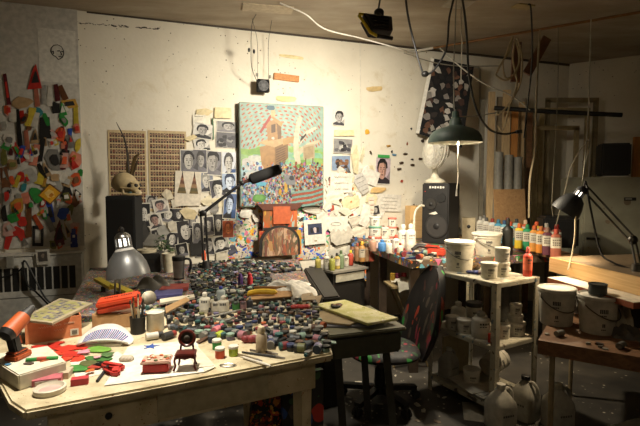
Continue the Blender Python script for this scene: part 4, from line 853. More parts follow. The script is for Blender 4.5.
# unseen bare bulb added behind the camera as weak fill for the room
RB = Vector((.5, -.6, 2.62))
cbu = thing('fill_bulb', RB, 'unseen bare bulb added as fill on the ceiling behind the view', 'lamp')
b = MB(); b.ell((0, 0, 0), (.035, .035, .045), 'bulb_warm', 14, 8); b.build('bulb', cbu)
b = MB(); b.cyl((0, 0, .04), (0, 0, .1), .02, .02, 'black', 12); b.tube([(0, 0, .1), (0, 0, CEIL-RB.z-.001)], .005, 'black', 6); b.build('socket', cbu)
l = bpy.data.lights.new('fill_bulb_light', 'POINT'); l.energy = 13; l.shadow_soft_size = .05; l.color = (1, .84, .62); o = bpy.data.objects.new('fill_bulb_light', l); COL.objects.link(o); o.location = RB - Vector((0, 0, .06))
# ---------------------------------------------------------------- black box with skull
bx = thing('tall_black_box', (0, 0, 0), 'tall black speaker box standing at the wall under the skull', 'box', M=at(Vector((-1.60, 3.84, ZA)), .1))
b = MB(); b.box((0, 0, .3), (.225, .22, .60), 'matte_black'); b.build('cabinet', bx, bevel=.006)
b = MB(); b.box((0, -.112, .29), (.2, .006, .56), '#0e0e0e'); b.build('grille', bx)
sk = Vector((-1.565, 3.83, ZA + .601))
s_ = thing('skull', sk, 'yellowed human skull lying on the tall black box', 'skull', M=at(sk, -.22, 1.12))
def skfn(p):
    q = p.copy()
    if q.x > .02: q.z *= 1 - (q.x-.02)*2.2; q.y *= 1 - (q.x-.02)*1.6
    if q.z < 0: q.z *= .8
    return q
b = MB(); b.ell((-.025, 0, .085), (.098, .075, .082), '#b9a67e', 24, 16, fn=skfn)
b.ell((.06, 0, .062), (.034, .048, .042), '#b29e74', 16, 10)                        # cheek and brow mass
b.ell((.058, 0, .092), (.026, .05, .014), '#b9a67e', 14, 8)                          # brow ridge
b.ell((.075, 0, .03), (.03, .032, .022), '#b9a67e', 14, 8)                           # upper jaw
for s in (-1, 1): b.cyl((.065, s*.044, .05), (-.01, s*.068, .055), .008, .007, '#a8946c', 8)
b.build('cranium', s_)
b = MB()
for s in (-1, 1): b.ell((.083, s*.022, .073), (.014, .016, .014), '#17120d', 12, 8); b.ell((.045, s*.05, .073), (.02, .006, .015), '#221a12', 12, 8)
b.ell((.096, 0, .048), (.008, .009, .013), '#17120d', 10, 7); b.build('eye_socket', s_)
b = MB(); b.tube(curve([(-.0, .058, .045), (.01, .056, .012), (.06, .04, .008), (.098, 0, .01), (.06, -.04, .008), (.01, -.056, .012), (-.0, -.058, .045)], 6), .0095, '#a8946c', 8); b.build('jaw', s_)
b = MB()
for i in range(9):
    a = (i-4)*.3; b.box((.078 + .024*math.cos(a), .03*math.sin(a), .021), (.006, .007, .012), '#cdbf9c')
b.build('teeth', s_)
# bottle with dried leaves behind it
V = D(128.5, 186, 3.95); V.z = ZA + .601
dv = thing('dried_plant', (V.x, V.y+.03, V.z), 'dried brown leaves standing in a teal bottle behind the skull', 'plant')
b = MB(); b.lathe((0, 0, 0), [(.022, 0), (.024, .05), (.02, .09), (.012, .11), (.012, .135)], '#3f5a52', 14); b.build('bottle', dv)
def blade(pts, wd, m):
    b = MB(); C = curve(pts, 6); n = len(C); vs = []; fs = []
    for i, p in enumerate(C):
        k = wd*math.sin(PI*(.06 + .94*(1 - i/(n-1))))**.7 + .0008
        for dx, dy in ((-k, .0), (0, -.004), (k, 0), (0, .004)): vs.append(p + Vector((dx, dy, 0)))
    for i in range(n-1):
        for k in range(4): fs.append((i*4+k, i*4+(k+1) % 4, i*4+4+(k+1) % 4, i*4+4+k))
    b.add(vs, fs, m); b.build('leaf', dv)
blade([(0, 0, .12), (-.012, 0, .27), (-.03, 0, .45), (-.1, 0, .61)], .007, '#2f2418')
blade([(0, 0, .12), (-.015, 0, .22), (-.01, .01, .36)], .014, '#4a3d20')
blade([(0, 0, .12), (.03, 0, .25), (.06, 0, .33), (.12, 0, .35)], .016, '#5c4a28')
blade([(0, 0, .12), (.03, .01, .2), (.07, .01, .3)], .013, '#4a3a22')
blade([(0, 0, .12), (-.05, 0, .18), (-.09, 0, .2)], .012, '#3a2e1a')
blade([(0, 0, .12), (-.01, .01, .2), (-.035, 0, .25)], .01, '#5a4a30')
# ---------------------------------------------------------------- radiator cover under the scraps
RM = wallM(22, 280, 0); rp = wallpt(0) ; c0 = W(22, 280, 0)
RM = Matrix.Translation(Vector((c0.x, c0.y, 0)) + WN*.014) @ Matrix((WU, (0, 0, 1), WN)).transposed().to_4x4()
ra = thing('radiator_cover', (0, 0, 0), 'white metal radiator cover with a row of slots under the scraps', 'radiator', M=RM)
sx = wscale(40, 270)[0]; hx = 64*sx; Hh = W(40, 255, .15).z
b = MB(); b.box((0, Hh/2, .085), (hx*2, Hh, .166), '#c9c7be'); b.build('body', ra, bevel=.008)
b = MB(); b.box((0, Hh+.006, .09), (hx*2+.02, .012, .18), '#c4c2b8'); b.build('top_lid', ra, bevel=.003)
b = MB(); n = 15
for i in range(n):
    x = -hx + .07 + (2*hx-.14)*i/(n-1); b.box((x, Hh-.19, .1685), (2*hx/n*.72, .19, .003), '#1c1b19')
b.build('slot_grille', ra)
b = MB(); b.box((.1, Hh-.34, .1685), (hx*1.7, .006, .003), '#6b6962'); b.build('seam', ra)
def onr(x, y, z): return RM @ Vector((x, y, z))
# small framed photo leaning over the radiator edge
b = MB(); M = Matrix.Translation(W(43, 257, .2)) @ Matrix((WU, (0, 0, 1), WN)).transposed().to_4x4() @ Matrix.Rotation(.06, 4, 'Z')
b.box((0, 0, 0), (.10, .125, .006), '#bdb8aa'); b.box((0, .005, .004), (.066, .08, .003), '#4a443e'); b.prism([(p, q+.01, .006) for p, q in scrap_pts(.03, .04, 8)], (0, 0, .001), '#8a7a6a')
tag(b.build('photo_card', M=M), 'small bordered photo hanging on the radiator front edge', 'photo')
cs = [[(22, 262), (28, 285), (36, 292), (44, 300), (55, 312)], [(0, 278), (14, 274), (22, 268), (26, 262), (44, 296), (56, 306)]]
for i, pts in enumerate(cs):
    b = MB(); b.tube(curve([W(x, y, .213 + .022*i) for x, y in pts]), .007, 'black', 6); tag(b.build('cable'), ['black cable running down the radiator front from the top', 'second black cable looping across the radiator slots'][i], 'cable')
b = MB(); p = onr(-.03, Hh-.04, .17); b.box((0, 0, .02), (.05, .1, .03), '#8a887e'); tag(b.build('plug_adapter', M=Matrix.Translation(p) @ Matrix((WU, (0, 0, 1), WN)).transposed().to_4x4(), bevel=.004), 'grey plug adapter at the radiator top edge', 'adapter')
# ---------------------------------------------------------------- studio monitor with fan on the bench
SPc = T(437, 247, ZB); 
mo = thing('studio_monitor', (0, 0, 0), 'black studio monitor speaker on the bench beneath the fan', 'speaker', M=Matrix.Translation(SPc + Vector((.03, .22, 0))) @ Matrix.Rotation(-.62, 4, 'Z'))
b = MB(); b.box((0, .15, .29), (.265, .30, .58), '#1a1918'); b.build('cabinet', mo, bevel=.01)
fy = -.002
ring = lambda x, z, r, m, yy, th=.006: b.cyl((x, yy, z), (x, yy-th, z), r, r*.96, m, 28)
b = MB(); ring(0.02, .17, .115, '#262524', fy, .01); b.build('woofer_ring', mo)
b = MB(); b.lathe((0.02, fy-.006, .17), [(.098, .006), (.085, .0035), (.05, -.005), (.034, -.006)], '#343230', 26, Matrix.Rotation(PI/2, 3, 'X')); b.ell((.02, fy-.008, .17), (.032, .012, .032), '#141313', 16, 8); b.build('woofer_cone', mo)
b = MB(); ring(-.04, .38, .055, '#24221f', fy, .008); b.ell((-.04, fy-.008, .38), (.02, .008, .02), '#141313', 12, 6); b.build('tweeter', mo)
b = MB(); ring(.06, .44, .045, '#0c0c0c', fy, .006); b.build('bass_port', mo)
b = MB()
for i in range(6): b.box((-.05 + i*.026, fy-.002, .54), (.016, .003, .022 - .006*(i % 2)), '#d6d2c8')
b.box((-.1, fy-.002, .5), (.008, .003, .008), '#c03020'); b.build('front_lettering', mo)
b = MB(); b.prism([(-.06, fy-.003, .285), (-.03, fy-.003, .3), (.01, fy-.003, .31), (.03, fy-.003, .29), (0, fy-.003, .28)], (0, -.001, 0), '#c9c4b8'); b.build('white_mark', mo)
FM = XF[mo.name] @ Matrix.Translation((-.045, .1, .581)) @ Matrix.Rotation(.35, 4, 'Z')
fa = thing('desk_fan', (0, 0, 0), 'cream desk fan standing on the black studio monitor', 'fan', M=FM)
b = MB(); b.lathe((0, 0, 0), [(.095, 0), (.1, .012), (.085, .03), (.045, .05), (.028, .09), (.022, .17), (.024, .24)], '#cfc8b2', 22); b.build('pedestal', fa, bevel=0)
fc = Vector((.0, -.07, .30)); fd = Vector((-.85, -.6, .12)).normalized(); FA = axisM(fd)
b = MB(); b.lathe(fc - fd*.10, [(.02, -.04), (.05, -.03), (.062, .02), (.06, .06), (.04, .085)], '#c9c2ac', 20, FA); b.build('motor', fa)
b = MB(); Rf = .165
for r, z in ((Rf, 0), (Rf*.98, .03), (Rf*.98, -.03), (Rf*.8, .05), (Rf*.8, -.05), (Rf*.6, .058), (Rf*.42, .062)):
    b.tube([fc + FA @ Vector((r*math.cos(2*PI*i/28), r*math.sin(2*PI*i/28), z)) for i in range(29)], .003 if r < Rf else .006, '#d5cfbd', 5)
for i in range(60):
    a = 2*PI*i/60; e = lambda r, z: fc + FA @ Vector((r*math.cos(a), r*math.sin(a), z))
    b.tube([e(.05, .064), e(Rf*.6, .058), e(Rf*.9, .042), e(Rf, .0), e(Rf*.9, -.042), e(Rf*.4, -.058)], .0026, '#e2ddce', 4)
b.build('guard', fa)
b = MB(); b.lathe(fc, [(.052, .058), (.05, .068), (.02, .074)], '#d8d2c0', 20, FA); b.build('guard_badge', fa)
b = MB()
for i in range(4):
    a0 = PI/2*i; pts = []
    for rr_, da in ((.03, -.3), (.09, -.42), (.145, -.3), (.15, .3), (.09, .42), (.03, .3)): pts.append(fc + FA @ Vector((rr_*math.cos(a0+da), rr_*math.sin(a0+da), .012*da/.4)))
    b.prism(pts, fd*.002, '#ddd8ca')
b.build('blade', fa)
# ---------------------------------------------------------------- swivel chair
CH = Vector((.40, 3.06, 0))
ch = thing('swivel_chair', CH, 'black swivel chair with paint-smeared tall back behind the desk', 'chair')
b = MB(); sc_ = Vector((.02, -.02, .365))
b.ell(sc_, (.235, .23, .05), 'chair_paint', 24, 10, fn=lambda p: Vector((math.copysign(abs(p.x/.235)**.75*.235, p.x), math.copysign(abs(p.y/.23)**.75*.23, p.y), p.z))); b.build('seat', ch)
def bk(u, v):
    a = PI*(u-.5)*1.0
    hw = .215*(.55 + .45*math.sin(PI*min(1, .18 + v*.9)))**1.0 * (1 if v < .8 else math.sqrt(max(0.05, 1-((v-.8)/.22)**2)))
    y = hw*math.sin(a)*1.0
    x = .27 + .17*v - .05*math.cos(a)*0 + .05*(1-math.cos(a)) * -1
    return Vector((x, y, .31 + .585*v))
b = MB(); nu, nv = 16, 14; vs = []; fs = []
for side in (0, 1):
    for j in range(nv+1):
        for i in range(nu+1):
            p = bk(i/nu, j/nv); e = math.sin(PI*i/nu)**.5*math.sin(PI*min(1, max(.0, .05 + .92*j/nv)))**.4; p.x += (.04*e + .004)*(1 if side else -1); vs.append(Matrix.Rotation(.3, 3, 'Z') @ p)
q = lambda s, i, j: s*(nu+1)*(nv+1) + j*(nu+1) + i
for j in range(nv):
    for i in range(nu): fs += [(q(0, i, j), q(0, i, j+1), q(0, i+1, j+1), q(0, i+1, j)), (q(1, i, j), q(1, i+1, j), q(1, i+1, j+1), q(1, i, j+1))]
for j in range(nv): fs += [(q(0, 0, j), q(1, 0, j), q(1, 0, j+1), q(0, 0, j+1)), (q(0, nu, j), q(0, nu, j+1), q(1, nu, j+1), q(1, nu, j))]
for i in range(nu): fs += [(q(0, i, 0), q(0, i+1, 0), q(1, i+1, 0), q(1, i, 0)), (q(0, i, nv), q(1, i, nv), q(1, i+1, nv), q(0, i+1, nv))]
b.add(vs, fs, 'chair_paint'); b.build('backrest', ch)
b = MB(); b.bar((.05, .0, .315), (.28, .09, .315), .06, .02, 'black'); b.bar((.28, .09, .305), (.31, .1, .45), .06, .02, 'black'); b.build('back_bracket', ch)
b = MB(); b.cyl((0, 0, .1), (0, 0, .24), .035, .035, 'black', 16); b.cyl((0, 0, .24), (0, 0, .32), .024, .024, 'darksteel', 14); b.box((0, 0, .315), (.2, .18, .03), 'black'); b.build('gas_column', ch)
b = MB(); b.cyl((0, 0, .07), (0, 0, .12), .05, .045, 'black', 16); b.build('hub', ch)
for i in range(5):
    a = .25 + 2*PI*i/5; e = Vector((.26*math.cos(a), .26*math.sin(a), 0))
    b = MB(); b.bar((e.x*.12, e.y*.12, .1), (e.x, e.y, .075), .045, .03, 'black'); lg = b.build('base_leg', ch)
    b = MB(); n = Vector((-e.y, e.x, 0)).normalized()
    for s in (-1, 1): b.cyl(e + n*.006*s + Vector((0, 0, .028)), e + n*.024*s + Vector((0, 0, .028)), .027, .027, 'rubber', 14)
    b.cyl(e + Vector((0, 0, .03)), e + Vector((0, 0, .07)), .008, .008, 'darksteel', 8); b.build('caster', lg)
# ================================================================ containers
def bucket(p, r, h, rz, label, tone='#cdc8b8', lid='#d6d2c4', group=None, handle=True):
    t = thing('bucket', p, label, 'bucket', group, rz)
    b = MB(); b.lathe((0, 0, 0), [(r*.84, 0), (r*.86, .004), (r*.96, h*.8), (r*1.0, h*.8), (r*1.0, h*.86), (r*.96, h*.86), (r*.97, h*.93)], tone, 36); b.build('body', t)
    b = MB(); b.lathe((0, 0, 0), [(r*1.03, h*.9), (r*1.05, h*.91), (r*1.05, h*.985), (r*1.0, h), (r*.94, h*.985), (r*.9, h*.965), (r*.3, h*.965), (0, h*.975)], lid, 36); b.build('lid', t)
    if handle:
        b = MB(); pts = []
        for i in range(15):
            a = PI + PI*i/14; s = math.sin(PI*i/14); pts.append((r*1.03*math.cos(a), r*1.03*math.sin(a) - .006*s, h*.78 - h*.36*s))
        b.tube(pts, .0032, 'darksteel', 6)
        for s in (-1, 1): b.cyl((s*r*.97, 0, h*.78), (s*r*1.06, 0, h*.78), .01, .01, tone, 10)
        b.build('wire_handle', t)
    b = MB()                                                # dark printed marks on the side
    for z, a0, n, hh in ((h*.58, -2.35, 5, .022), (h*.5, -2.35, 4, .008), (h*.22, -2.2, 2, .018), (h*.14, -2.25, 3, .006)):
        for i in range(n):
            a = a0 + i*.09; rr = r*(.86 + .1*z/(h*.8)) + .0012
            q = [(rr*math.cos(x), rr*math.sin(x), zz) for x, zz in ((a, z), (a+.07, z), (a+.07, z+hh), (a, z+hh))]; b.poly(q, '#2e2d33')
    b.build('printed_label', t); return t
def tub(p, r, h, label, rz=0, tone='#c4bfb0', lid='#cfcabc', group=None, name='tub', mark=True):
    t = thing(name, p, label, name.replace('_', ' '), group, rz)
    b = MB(); b.lathe((0, 0, 0), [(r*.93, 0), (r*.95, .004), (r, h*.8), (r*.98, h*.84)], tone, 26); b.build('body', t)
    b = MB(); b.lathe((0, 0, 0), [(r*1.03, h*.8), (r*1.05, h*.82), (r*1.05, h*.97), (r*1.0, h), (0, h*.985)], lid, 26); b.build('lid', t)
    if mark:
        b = MB()
        for z, n, hh in ((h*.5, 5, .014), (h*.38, 4, .005), (h*.18, 2, .008)):
            for i in range(n):
                a = -2.0 + i*.15; rr = r*.998 + .0008; b.poly([(rr*math.cos(x), rr*math.sin(x), zz) for x, zz in ((a, z), (a+.11, z), (a+.11, z+hh), (a, z+hh))], '#3a393c')
        b.build('printed_label', t)
    return t
def bottle(p, r, h, body, label_c, cap, label, rz=0, group=None, neck=.36, capr=.45, name='paint_bottle', cat='bottle', marks=2):
    t = thing(name, p, label, cat, group, rz)
    hb = h*.72
    b = MB(); b.lathe((0, 0, 0), [(r*.94, 0), (r, .006), (r, hb*.93), (r*.9, hb), (r*neck, hb*1.1), (r*neck, hb*1.17)], body, 18); b.build('body', t)
    b = MB(); b.lathe((0, 0, 0), [(r*capr, hb*1.14), (r*capr, h*.95), (r*capr*.6, h)], cap, 14); b.build('cap', t)
    if label_c:
        b = MB(); b.shell((0, 0, 0), [(r*1.012, hb*.3), (r*1.012, hb*.88)], label_c, 18)
        for z, n, hh in ((hb*.74, 4, .013), (hb*.62, 3, .006), (hb*.45, 4, .006))[:marks]:
            for i in range(n):
                a = -2.0 + i*.28; rr = r*1.02; b.poly([(rr*math.cos(x), rr*math.sin(x), zz) for x, zz in ((a, z), (a+.2, z), (a+.2, z+hh), (a, z+hh))], '#39383a')
        b.build('paper_label', t)
    return t
ZS = .86
bucket(shf(.155, .44, ZS), .1, .205, .15, 'white bucket on the shelf top, left one of the two large ones')
bucket(bench(.73, .12, ZB), .115, .18, .4, 'white bucket on the bench, right of the bucket on the shelf top')
tub(shf(.11, .15, ZS), .052, .10, 'short white tub at the front corner of the shelf top')
tub(shf(.22, .14, ZS), .047, .095, 'lower white tub of the stacked pair at the shelf top corner')
tub(shf(.222, .142, ZS+.0955), .046, .093, 'upper grey white tub of the stacked pair at the shelf top corner', .5, '#a9a69c', '#b5b2a8')
b = MB(); p = shf(.10, .30, ZS+.001); 
for i in range(4): b.ell(p + Vector((.022*i, -.008*i, .014)), (.026, .018, .012), ['#26306a', '#1f2757', '#2f3a7d', '#553a30'][i], 10, 6)
tag(b.build('blue_rag'), 'small dark blue rag lying between the buckets and the short tub', 'rag')
b = MB(); p = shf(.29, .22, ZS+.017); b.cyl(p, p + Vector((.09, .05, 0)), .016, .016, '#d0cbbd', 12); tag(b.build('paper_roll'), 'short white roll lying at the right end of the shelf top', 'roll')
bucket(T(556, 323, ZE), .096, .205, .1, 'white bucket on the side table, left of the pair with flat lid', '#b5b1a4', '#bdb9ac')
bk2 = T(597, 331, ZE); bucket(bk2, .097, .20, .35, 'white bucket on the side table with a dark tin on its lid', '#b3afa3', '#b9b5a9')
b = MB(); b.lathe(bk2 + Vector((-.005, .0, .2005)), [(.044, 0), (.044, .046), (.046, .048), (.046, .055), (.04, .055), (.038, .05), (0, .05)], '#2c3230', 24); tag(b.build('round_tin'), 'round dark tin standing on the lid of the right bucket', 'tin')
# shelf tiers
zm, zl = .47, .10
tub(shf(.065, .41, zm), .045, .085, 'white tub on the middle shelf, left front'); tub(shf(.07, .305, zm), .05, .09, 'white tub on the middle shelf beside the large bottle')
bottle(shf(.085, .185, zm), .058, .17, '#b5b1a4', '#c2beb2', '#8f8c82', 'large white bottle with grey cap on the middle shelf', name='white_bottle')
bottle(shf(.175, .46, zm), .052, .16, '#b9b5a9', None, '#c4c0b2', 'white bottle at the back of the middle shelf left end', name='white_bottle')
tub(shf(.29, .42, zm), .055, .15, 'tall tub with dark cap at the back of the middle shelf', lid='#2b2b2b')
tub(shf(.2, .28, zm), .04, .10, 'slim white tub behind the large bottle on the middle shelf')
tub(shf(.325, .105, zm), .062, .085, 'wide tub at the base of the stack on the middle shelf right end')
tub(shf(.327, .108, zm+.0855), .048, .045, 'flat tub in the middle of the shelf stack', mark=False)
tub(shf(.325, .106, zm+.131), .038, .07, 'small tub topping the stack on the middle shelf')
tub(shf(.2, .10, zm), .04, .09, 'small dim tub at the front of the middle shelf near the post')
b = MB(); b.box(shf(.06, .07, zm+.03), (.05, .035, .06), '#b23522', Matrix.Rotation(.5, 3, 'Z')); tag(b.build('red_box', bevel=.003), 'small red box at the middle shelf front edge', 'box')
def jug(p, rz, label, s=1.0, cap='#c9c5b8', fill='#b4b1a6', group=None):
    t = thing('plastic_jug', p, label, 'jug', group, rz)
    sec = [(.073, .0), (.076, .01), (.076, .14), (.07, .165), (.05, .20), (.03, .225), (.022, .235), (.022, .25)]
    def rsq(r, a):
        k = (abs(math.cos(a))**5 + abs(math.sin(a))**5)**-.2; f = min(1, max(0, (r-.03)/.04)); return r*(1*(1-f) + k*f)
    vs = []; fs = []; n = 28
    for r, z in sec:
        for i in range(n):
            a = 2*PI*i/n; q = rsq(r, a); vs.append((q*math.cos(a)*s, q*math.sin(a)*s, z*s))
    for k in range(len(sec)-1):
        for i in range(n): fs.append((k*n+i, k*n+(i+1) % n, (k+1)*n+(i+1) % n, (k+1)*n+i))
    fs.append(tuple(range(n-1, -1, -1)))
    b = MB(); b.add(vs, fs, fill); b.build('body', t)
    b = MB(); b.lathe((0, 0, 0), [(.026*s, .243*s), (.026*s, .265*s), (.022*s, .268*s), (0, .268*s)], cap, 16); b.build('cap', t)
    b = MB(); b.tube(curve([(.02*s, 0, .225*s), (.05*s, 0, .232*s), (.075*s, 0, .205*s), (.08*s, 0, .16*s), (.07*s, 0, .125*s)]), .011*s, fill, 8); b.build('handle', t)
    b = MB(); 
    for i in range(5): b.box((-.035*s + i*.016*s, -.0775*s, .1*s), (.011*s, .001, .012*s), '#55534e')
    b.build('printed_label', t); return t
def gp(px, Y): return Vector(((px-320)/F*Y, Y, 0))
jug(gp(506, 2.74), .3, 'translucent jug on the floor before the shelf, nearest the post')
jug(gp(531, 2.86), -.9, 'dim white jug with dark cap on the floor, right of the first jug', 1.0, '#1d1c1b', '#9a978c')
jug(gp(565, 2.74), .2, 'tall white jug on the floor under the side table', 1.0, '#b5b2a6', '#a3a096')
jug(shf(.10, .47, zl), .6, 'clear jug on the bottom shelf at the left end', .78, '#b3b0a4', '#8f8d84')
tub(shf(.14, .30, zl), .055, .11, 'white tub on the bottom shelf right of the clear jug')
t_ = tub(shf(.26, .36, zl) + Vector((0, 0, .06)), .075, .16, 'large white tub lying tipped on the bottom shelf'); t_.matrix_basis = Matrix.Translation(shf(.30, .30, zl+.08)) @ Matrix.Rotation(.6, 4, 'Z') @ Matrix.Rotation(1.25, 4, 'Y')
for i in range(6):
    b = MB(); p = shf(.1 + .03*RN.random(), .12 + .03*i, zl + .004 + i*.004); b.box((0, 0, .001), (.21, .28, .002), '#b0ac9f')
    tag(b.build('paper_sheet', M=Matrix.Translation(p) @ Matrix.Rotation(.5 + RN.uniform(-.3, .3), 4, 'Z')), ['lowest white sheet in the loose pile on the bottom shelf', 'second sheet from below in the loose bottom shelf pile', 'third sheet from below in the loose bottom shelf pile', 'third sheet from the top of the bottom shelf pile', 'second sheet from the top of the bottom shelf pile', 'topmost white sheet of the loose pile on the bottom shelf'][i], 'paper', 'sheets on the bottom shelf')
b = MB(); b.box((0, 0, .14), (.26, .012, .28), '#9b9070'); tag(b.build('cream_board', M=at(shf(.2, .5, zl), .54)), 'cream board standing at the back of the bottom shelf', 'board')
# ---------------------------------------------------------------- row of acrylic bottles along the bench
AC = [(480, 237, '#c9c5b8', '#8f8d86', 'white'), (486, 238.5, '#c9c5b8', '#54524e', 'white'), (492, 240, '#b9c2c4', '#8a2f28', 'pale grey'), (498, 241.5, '#3c8aa8', '#3a6f86', 'sky blue'), (504, 243, '#6fa0b0', '#2c4a6a', 'grey blue'),
      (510, 245, '#5c9aa0', '#b04a2a', 'teal'), (519, 248, '#d9b92a', '#c9642a', 'yellow'), (527, 249.5, '#1f8a5c', '#1f7a4c', 'emerald'), (534, 251, '#c98a3a', '#b5562a', 'ochre'), (540.5, 252.5, '#d0822a', '#b06a3a', 'orange'),
      (547, 254.5, '#5a2a3a', '#8a6a5a', 'plum'), (555.5, 257, '#9a5640', '#b04a38', 'brick brown')]
def acrylic(px, py, col, cap, nm, back):
    p = T(px, py, ZB + .03) if not back else T(px, py, ZB + .03)
    sq = thing('acrylic_bottle', p, f'{nm} acrylic paint bottle, ' + ('second row of the bench bottles' if back else 'front row of the bench bottles'), 'bottle', 'acrylic bottles lined up on the bench', -.3)
    r, h = .036, .165
    def secs(mb, prof, m):
        n = 20; vs = []; fs = []
        for rr, z in prof:
            for i in range(n):
                a = 2*PI*i/n; k = (abs(math.cos(a))**4 + abs(math.sin(a))**4)**-.25; vs.append((rr*k*math.cos(a), rr*k*.8*math.sin(a), z))
        for q in range(len(prof)-1):
            for i in range(n): fs.append((q*n+i, q*n+(i+1) % n, (q+1)*n+(i+1) % n, (q+1)*n+i))
        return mb.add(vs, fs, m)
    b = MB(); secs(b, [(.001, 0), (r, 0), (r, h*.93), (r*.8, h), (.012, h*1.06), (.012, h*1.1)], col); b.build('body', sq)
    b = MB(); b.lathe((0, 0, 0), [(.018, h*1.05), (.017, h*1.24), (.012, h*1.27), (0, h*1.27)], cap, 12); b.build('cap', sq)
    b = MB(); secs(b, [(r*1.015, h*.42), (r*1.015, h*.9)], '#cdc8b8')
    for z in (h*.78, h*.66, h*.56):
        for i in range(4): b.box((-.022 + i*.014, -r*.8*1.03, z), (.010, .001, .008), '#5a4f48')
    b.build('paper_label', sq)
rail = MB(); q0, q1 = T(474, 236.5, ZB), T(563, 260, ZB); dd = (q1-q0); nn = Vector((-dd.y, dd.x, 0)).normalized()*-1
q0e, q1e = q0 - dd*.05, q1 + dd*.04
rail.prism([q0e - nn*-.06, q1e - nn*-.06, q1e - nn*.16, q0e - nn*.16], (0, 0, .0295), 'brown_wood'); tag(rail.build('bottle_plank'), 'brown plank on the bench under the acrylic bottles', 'plank')
for a in AC: acrylic(*a, False)
for i, (px, py, col, cap, nm) in enumerate([(484, 234.5, '#c9c5b8', '#77756e', 'silver capped white'), (497, 236.5, '#b9c2c4', '#c9683a', 'orange capped grey'), (507, 238.5, '#6a9fb0', '#7a2f28', 'red capped blue grey'), (516, 240.5, '#8fb0a8', '#3a3a3a', 'black capped pale green'), (525, 242.5, '#b5532a', '#c9aa8a', 'rust'), (536, 245, '#c9a23a', '#c4572f', 'orange capped mustard'), (546, 247.5, '#8a3a30', '#9a9488', 'dark red'), (556, 249.5, '#74413a', '#a83028', 'red capped brown')]):
    p_ = T(px, py, ZB+.03)
    acrylic(px, py, col, cap, nm, True)
rb = shf(.345, .06, ZS); bottle(shf(.37, .06, ZS), .028, .19, '#c23a24', '#d8694a', '#c9574a', 'slim red bottle standing at the right corner of the shelf top', name='red_bottle')
bottle(bench(.88, .06, ZB), .042, .30, '#12130f', None, '#12130f', 'dark green wine bottle standing in front of the acrylic bottles', neck=.34, capr=.36, name='wine_bottle')
b = MB(); p = shf(.26, .40, ZS)
for i in range(7): b.ell(p + Vector((RN.uniform(-.03, .03), RN.uniform(-.03, .03), .015+.012*RN.random())), (.022, .018, .014), ['#5a4426', '#7a5c30', '#3d2e1c'][i % 3], 8, 5)
tag(b.build('crumpled_foil'), 'crumpled brown foil lump on the shelf top by the wine bottle', 'foil')
bb = thing('black_case', (0, 0, 0), 'black box shaped device behind the desk lamp on the bench', 'device', M=at(D(571, 252, 4.05).xy.to_3d() + Vector((.0, .25, ZB)), -.2))
b = MB(); b.box((0, 0, .14), (.30, .26, .28), 'black'); b.build('case', bb, bevel=.02)
b = MB(); b.box((0, -.132, .2), (.24, .004, .08), '#0a0a0a'); b.build('front_panel', bb)
# ---------------------------------------------------------------- wooden boards and crate on the side table
sA = Vector((1.5, 3.05, 0)); sL = Vector((.2, -.98, 0)).normalized(); sC = Vector((.98, .2, 0)).normalized()
cs_ = Vector((1.40, 2.86, 0)); 
b = MB(); q = [cs_ + sC*.12 - sL*.1, cs_ + sC*.12 + sL*.42, cs_ + sC*.75 + sL*.42, cs_ + sC*.75 - sL*.1]
b.prism([(p.x, p.y, ZE) for p in q], (0, 0, .172), '#2a241d'); tag(b.build('dark_crate'), 'dark low crate under the wooden boards on the side table', 'crate')
b = MB(); q = [cs_, cs_ + sL*.62, cs_ + sC*.8 + sL*.62, cs_ + sC*.8]
b.prism([(p.x, p.y, .853) for p in q], (0, 0, .030), '#8c4a2c'); b.prism([(p.x, p.y, .883) for p in q], (0, 0, .003), '#d8cdb8'); tag(b.build('white_board'), 'white topped board with red brown edge under the wooden panel', 'board')
b = MB(); q = [sA, sA + sL*.8, sA + sC*.85 + sL*.8, sA + sC*.85]
b.prism([(p.x, p.y, .8875) for p in q], (0, 0, .092), 'pine'); b.prism([(p.x, p.y, .9795) for p in [q[0]+sC*.01+sL*.01, q[1]+sC*.01, q[2], q[3]+sL*.01]], (0, 0, .003), '#6b5a44'); tag(b.build('pine_slab', bevel=.0015), 'thick lit pine slab lying under the dark desk lamp', 'slab')
b = MB(); b.grid(lambda u, v: etab(.30 + .16*u + .02*math.sin(v*8), .24 + .1*v, ZE + .001 + .07*abs(math.sin(u*3.1)*math.sin(v*3.1))**.5*(.7 + .3*math.sin(u*17+v*11))), 20, 14, '#4e4840'); tag(b.build('dark_rag'), 'crumpled dark rag right of the bucket with the tin', 'rag')
b = MB(); b.grid(lambda u, v: etab(.30 + .10*u, .36 + .08*v, ZE + .002 + .16*abs(math.sin(u*3.1)*math.sin(v*3.1))**.4*(.75 + .25*math.sin(u*14+v*9))), 16, 12, '#b3a88f'); tag(b.build('cream_rag'), 'crumpled cream rag sticking up behind the tin topped bucket', 'rag')
for i, (u, v, c, n) in enumerate(((.46, .10, '#a9a598', 'white'), (.58, .14, '#3b3a38', 'black'), (.07, .10, '#77736a', 'grey'), (.34, .06, '#57534a', 'dark grey'), (.68, .08, '#8a7f6a', 'tan'))):
    b = MB(); p = etab(u, v, ZE+.016); b.cyl(p, p + Vector((.045, .012*i, 0)), .015, .015, c, 10); tag(b.build('lying_jar'), f'{n} small jar lying along the side table front edge', 'jar')
b = MB(); b.grid(lambda u, v: (1.75 + .3*u, 2.5 + .25*v, .005 + .09*abs(math.sin(u*3.1)*math.sin(v*3.1))**.5*(.7+.3*math.sin(u*19+v*15))), 22, 16, '#7d7768'); tag(b.build('crumpled_bag'), 'crumpled pale bag on the floor under the side table', 'bag')
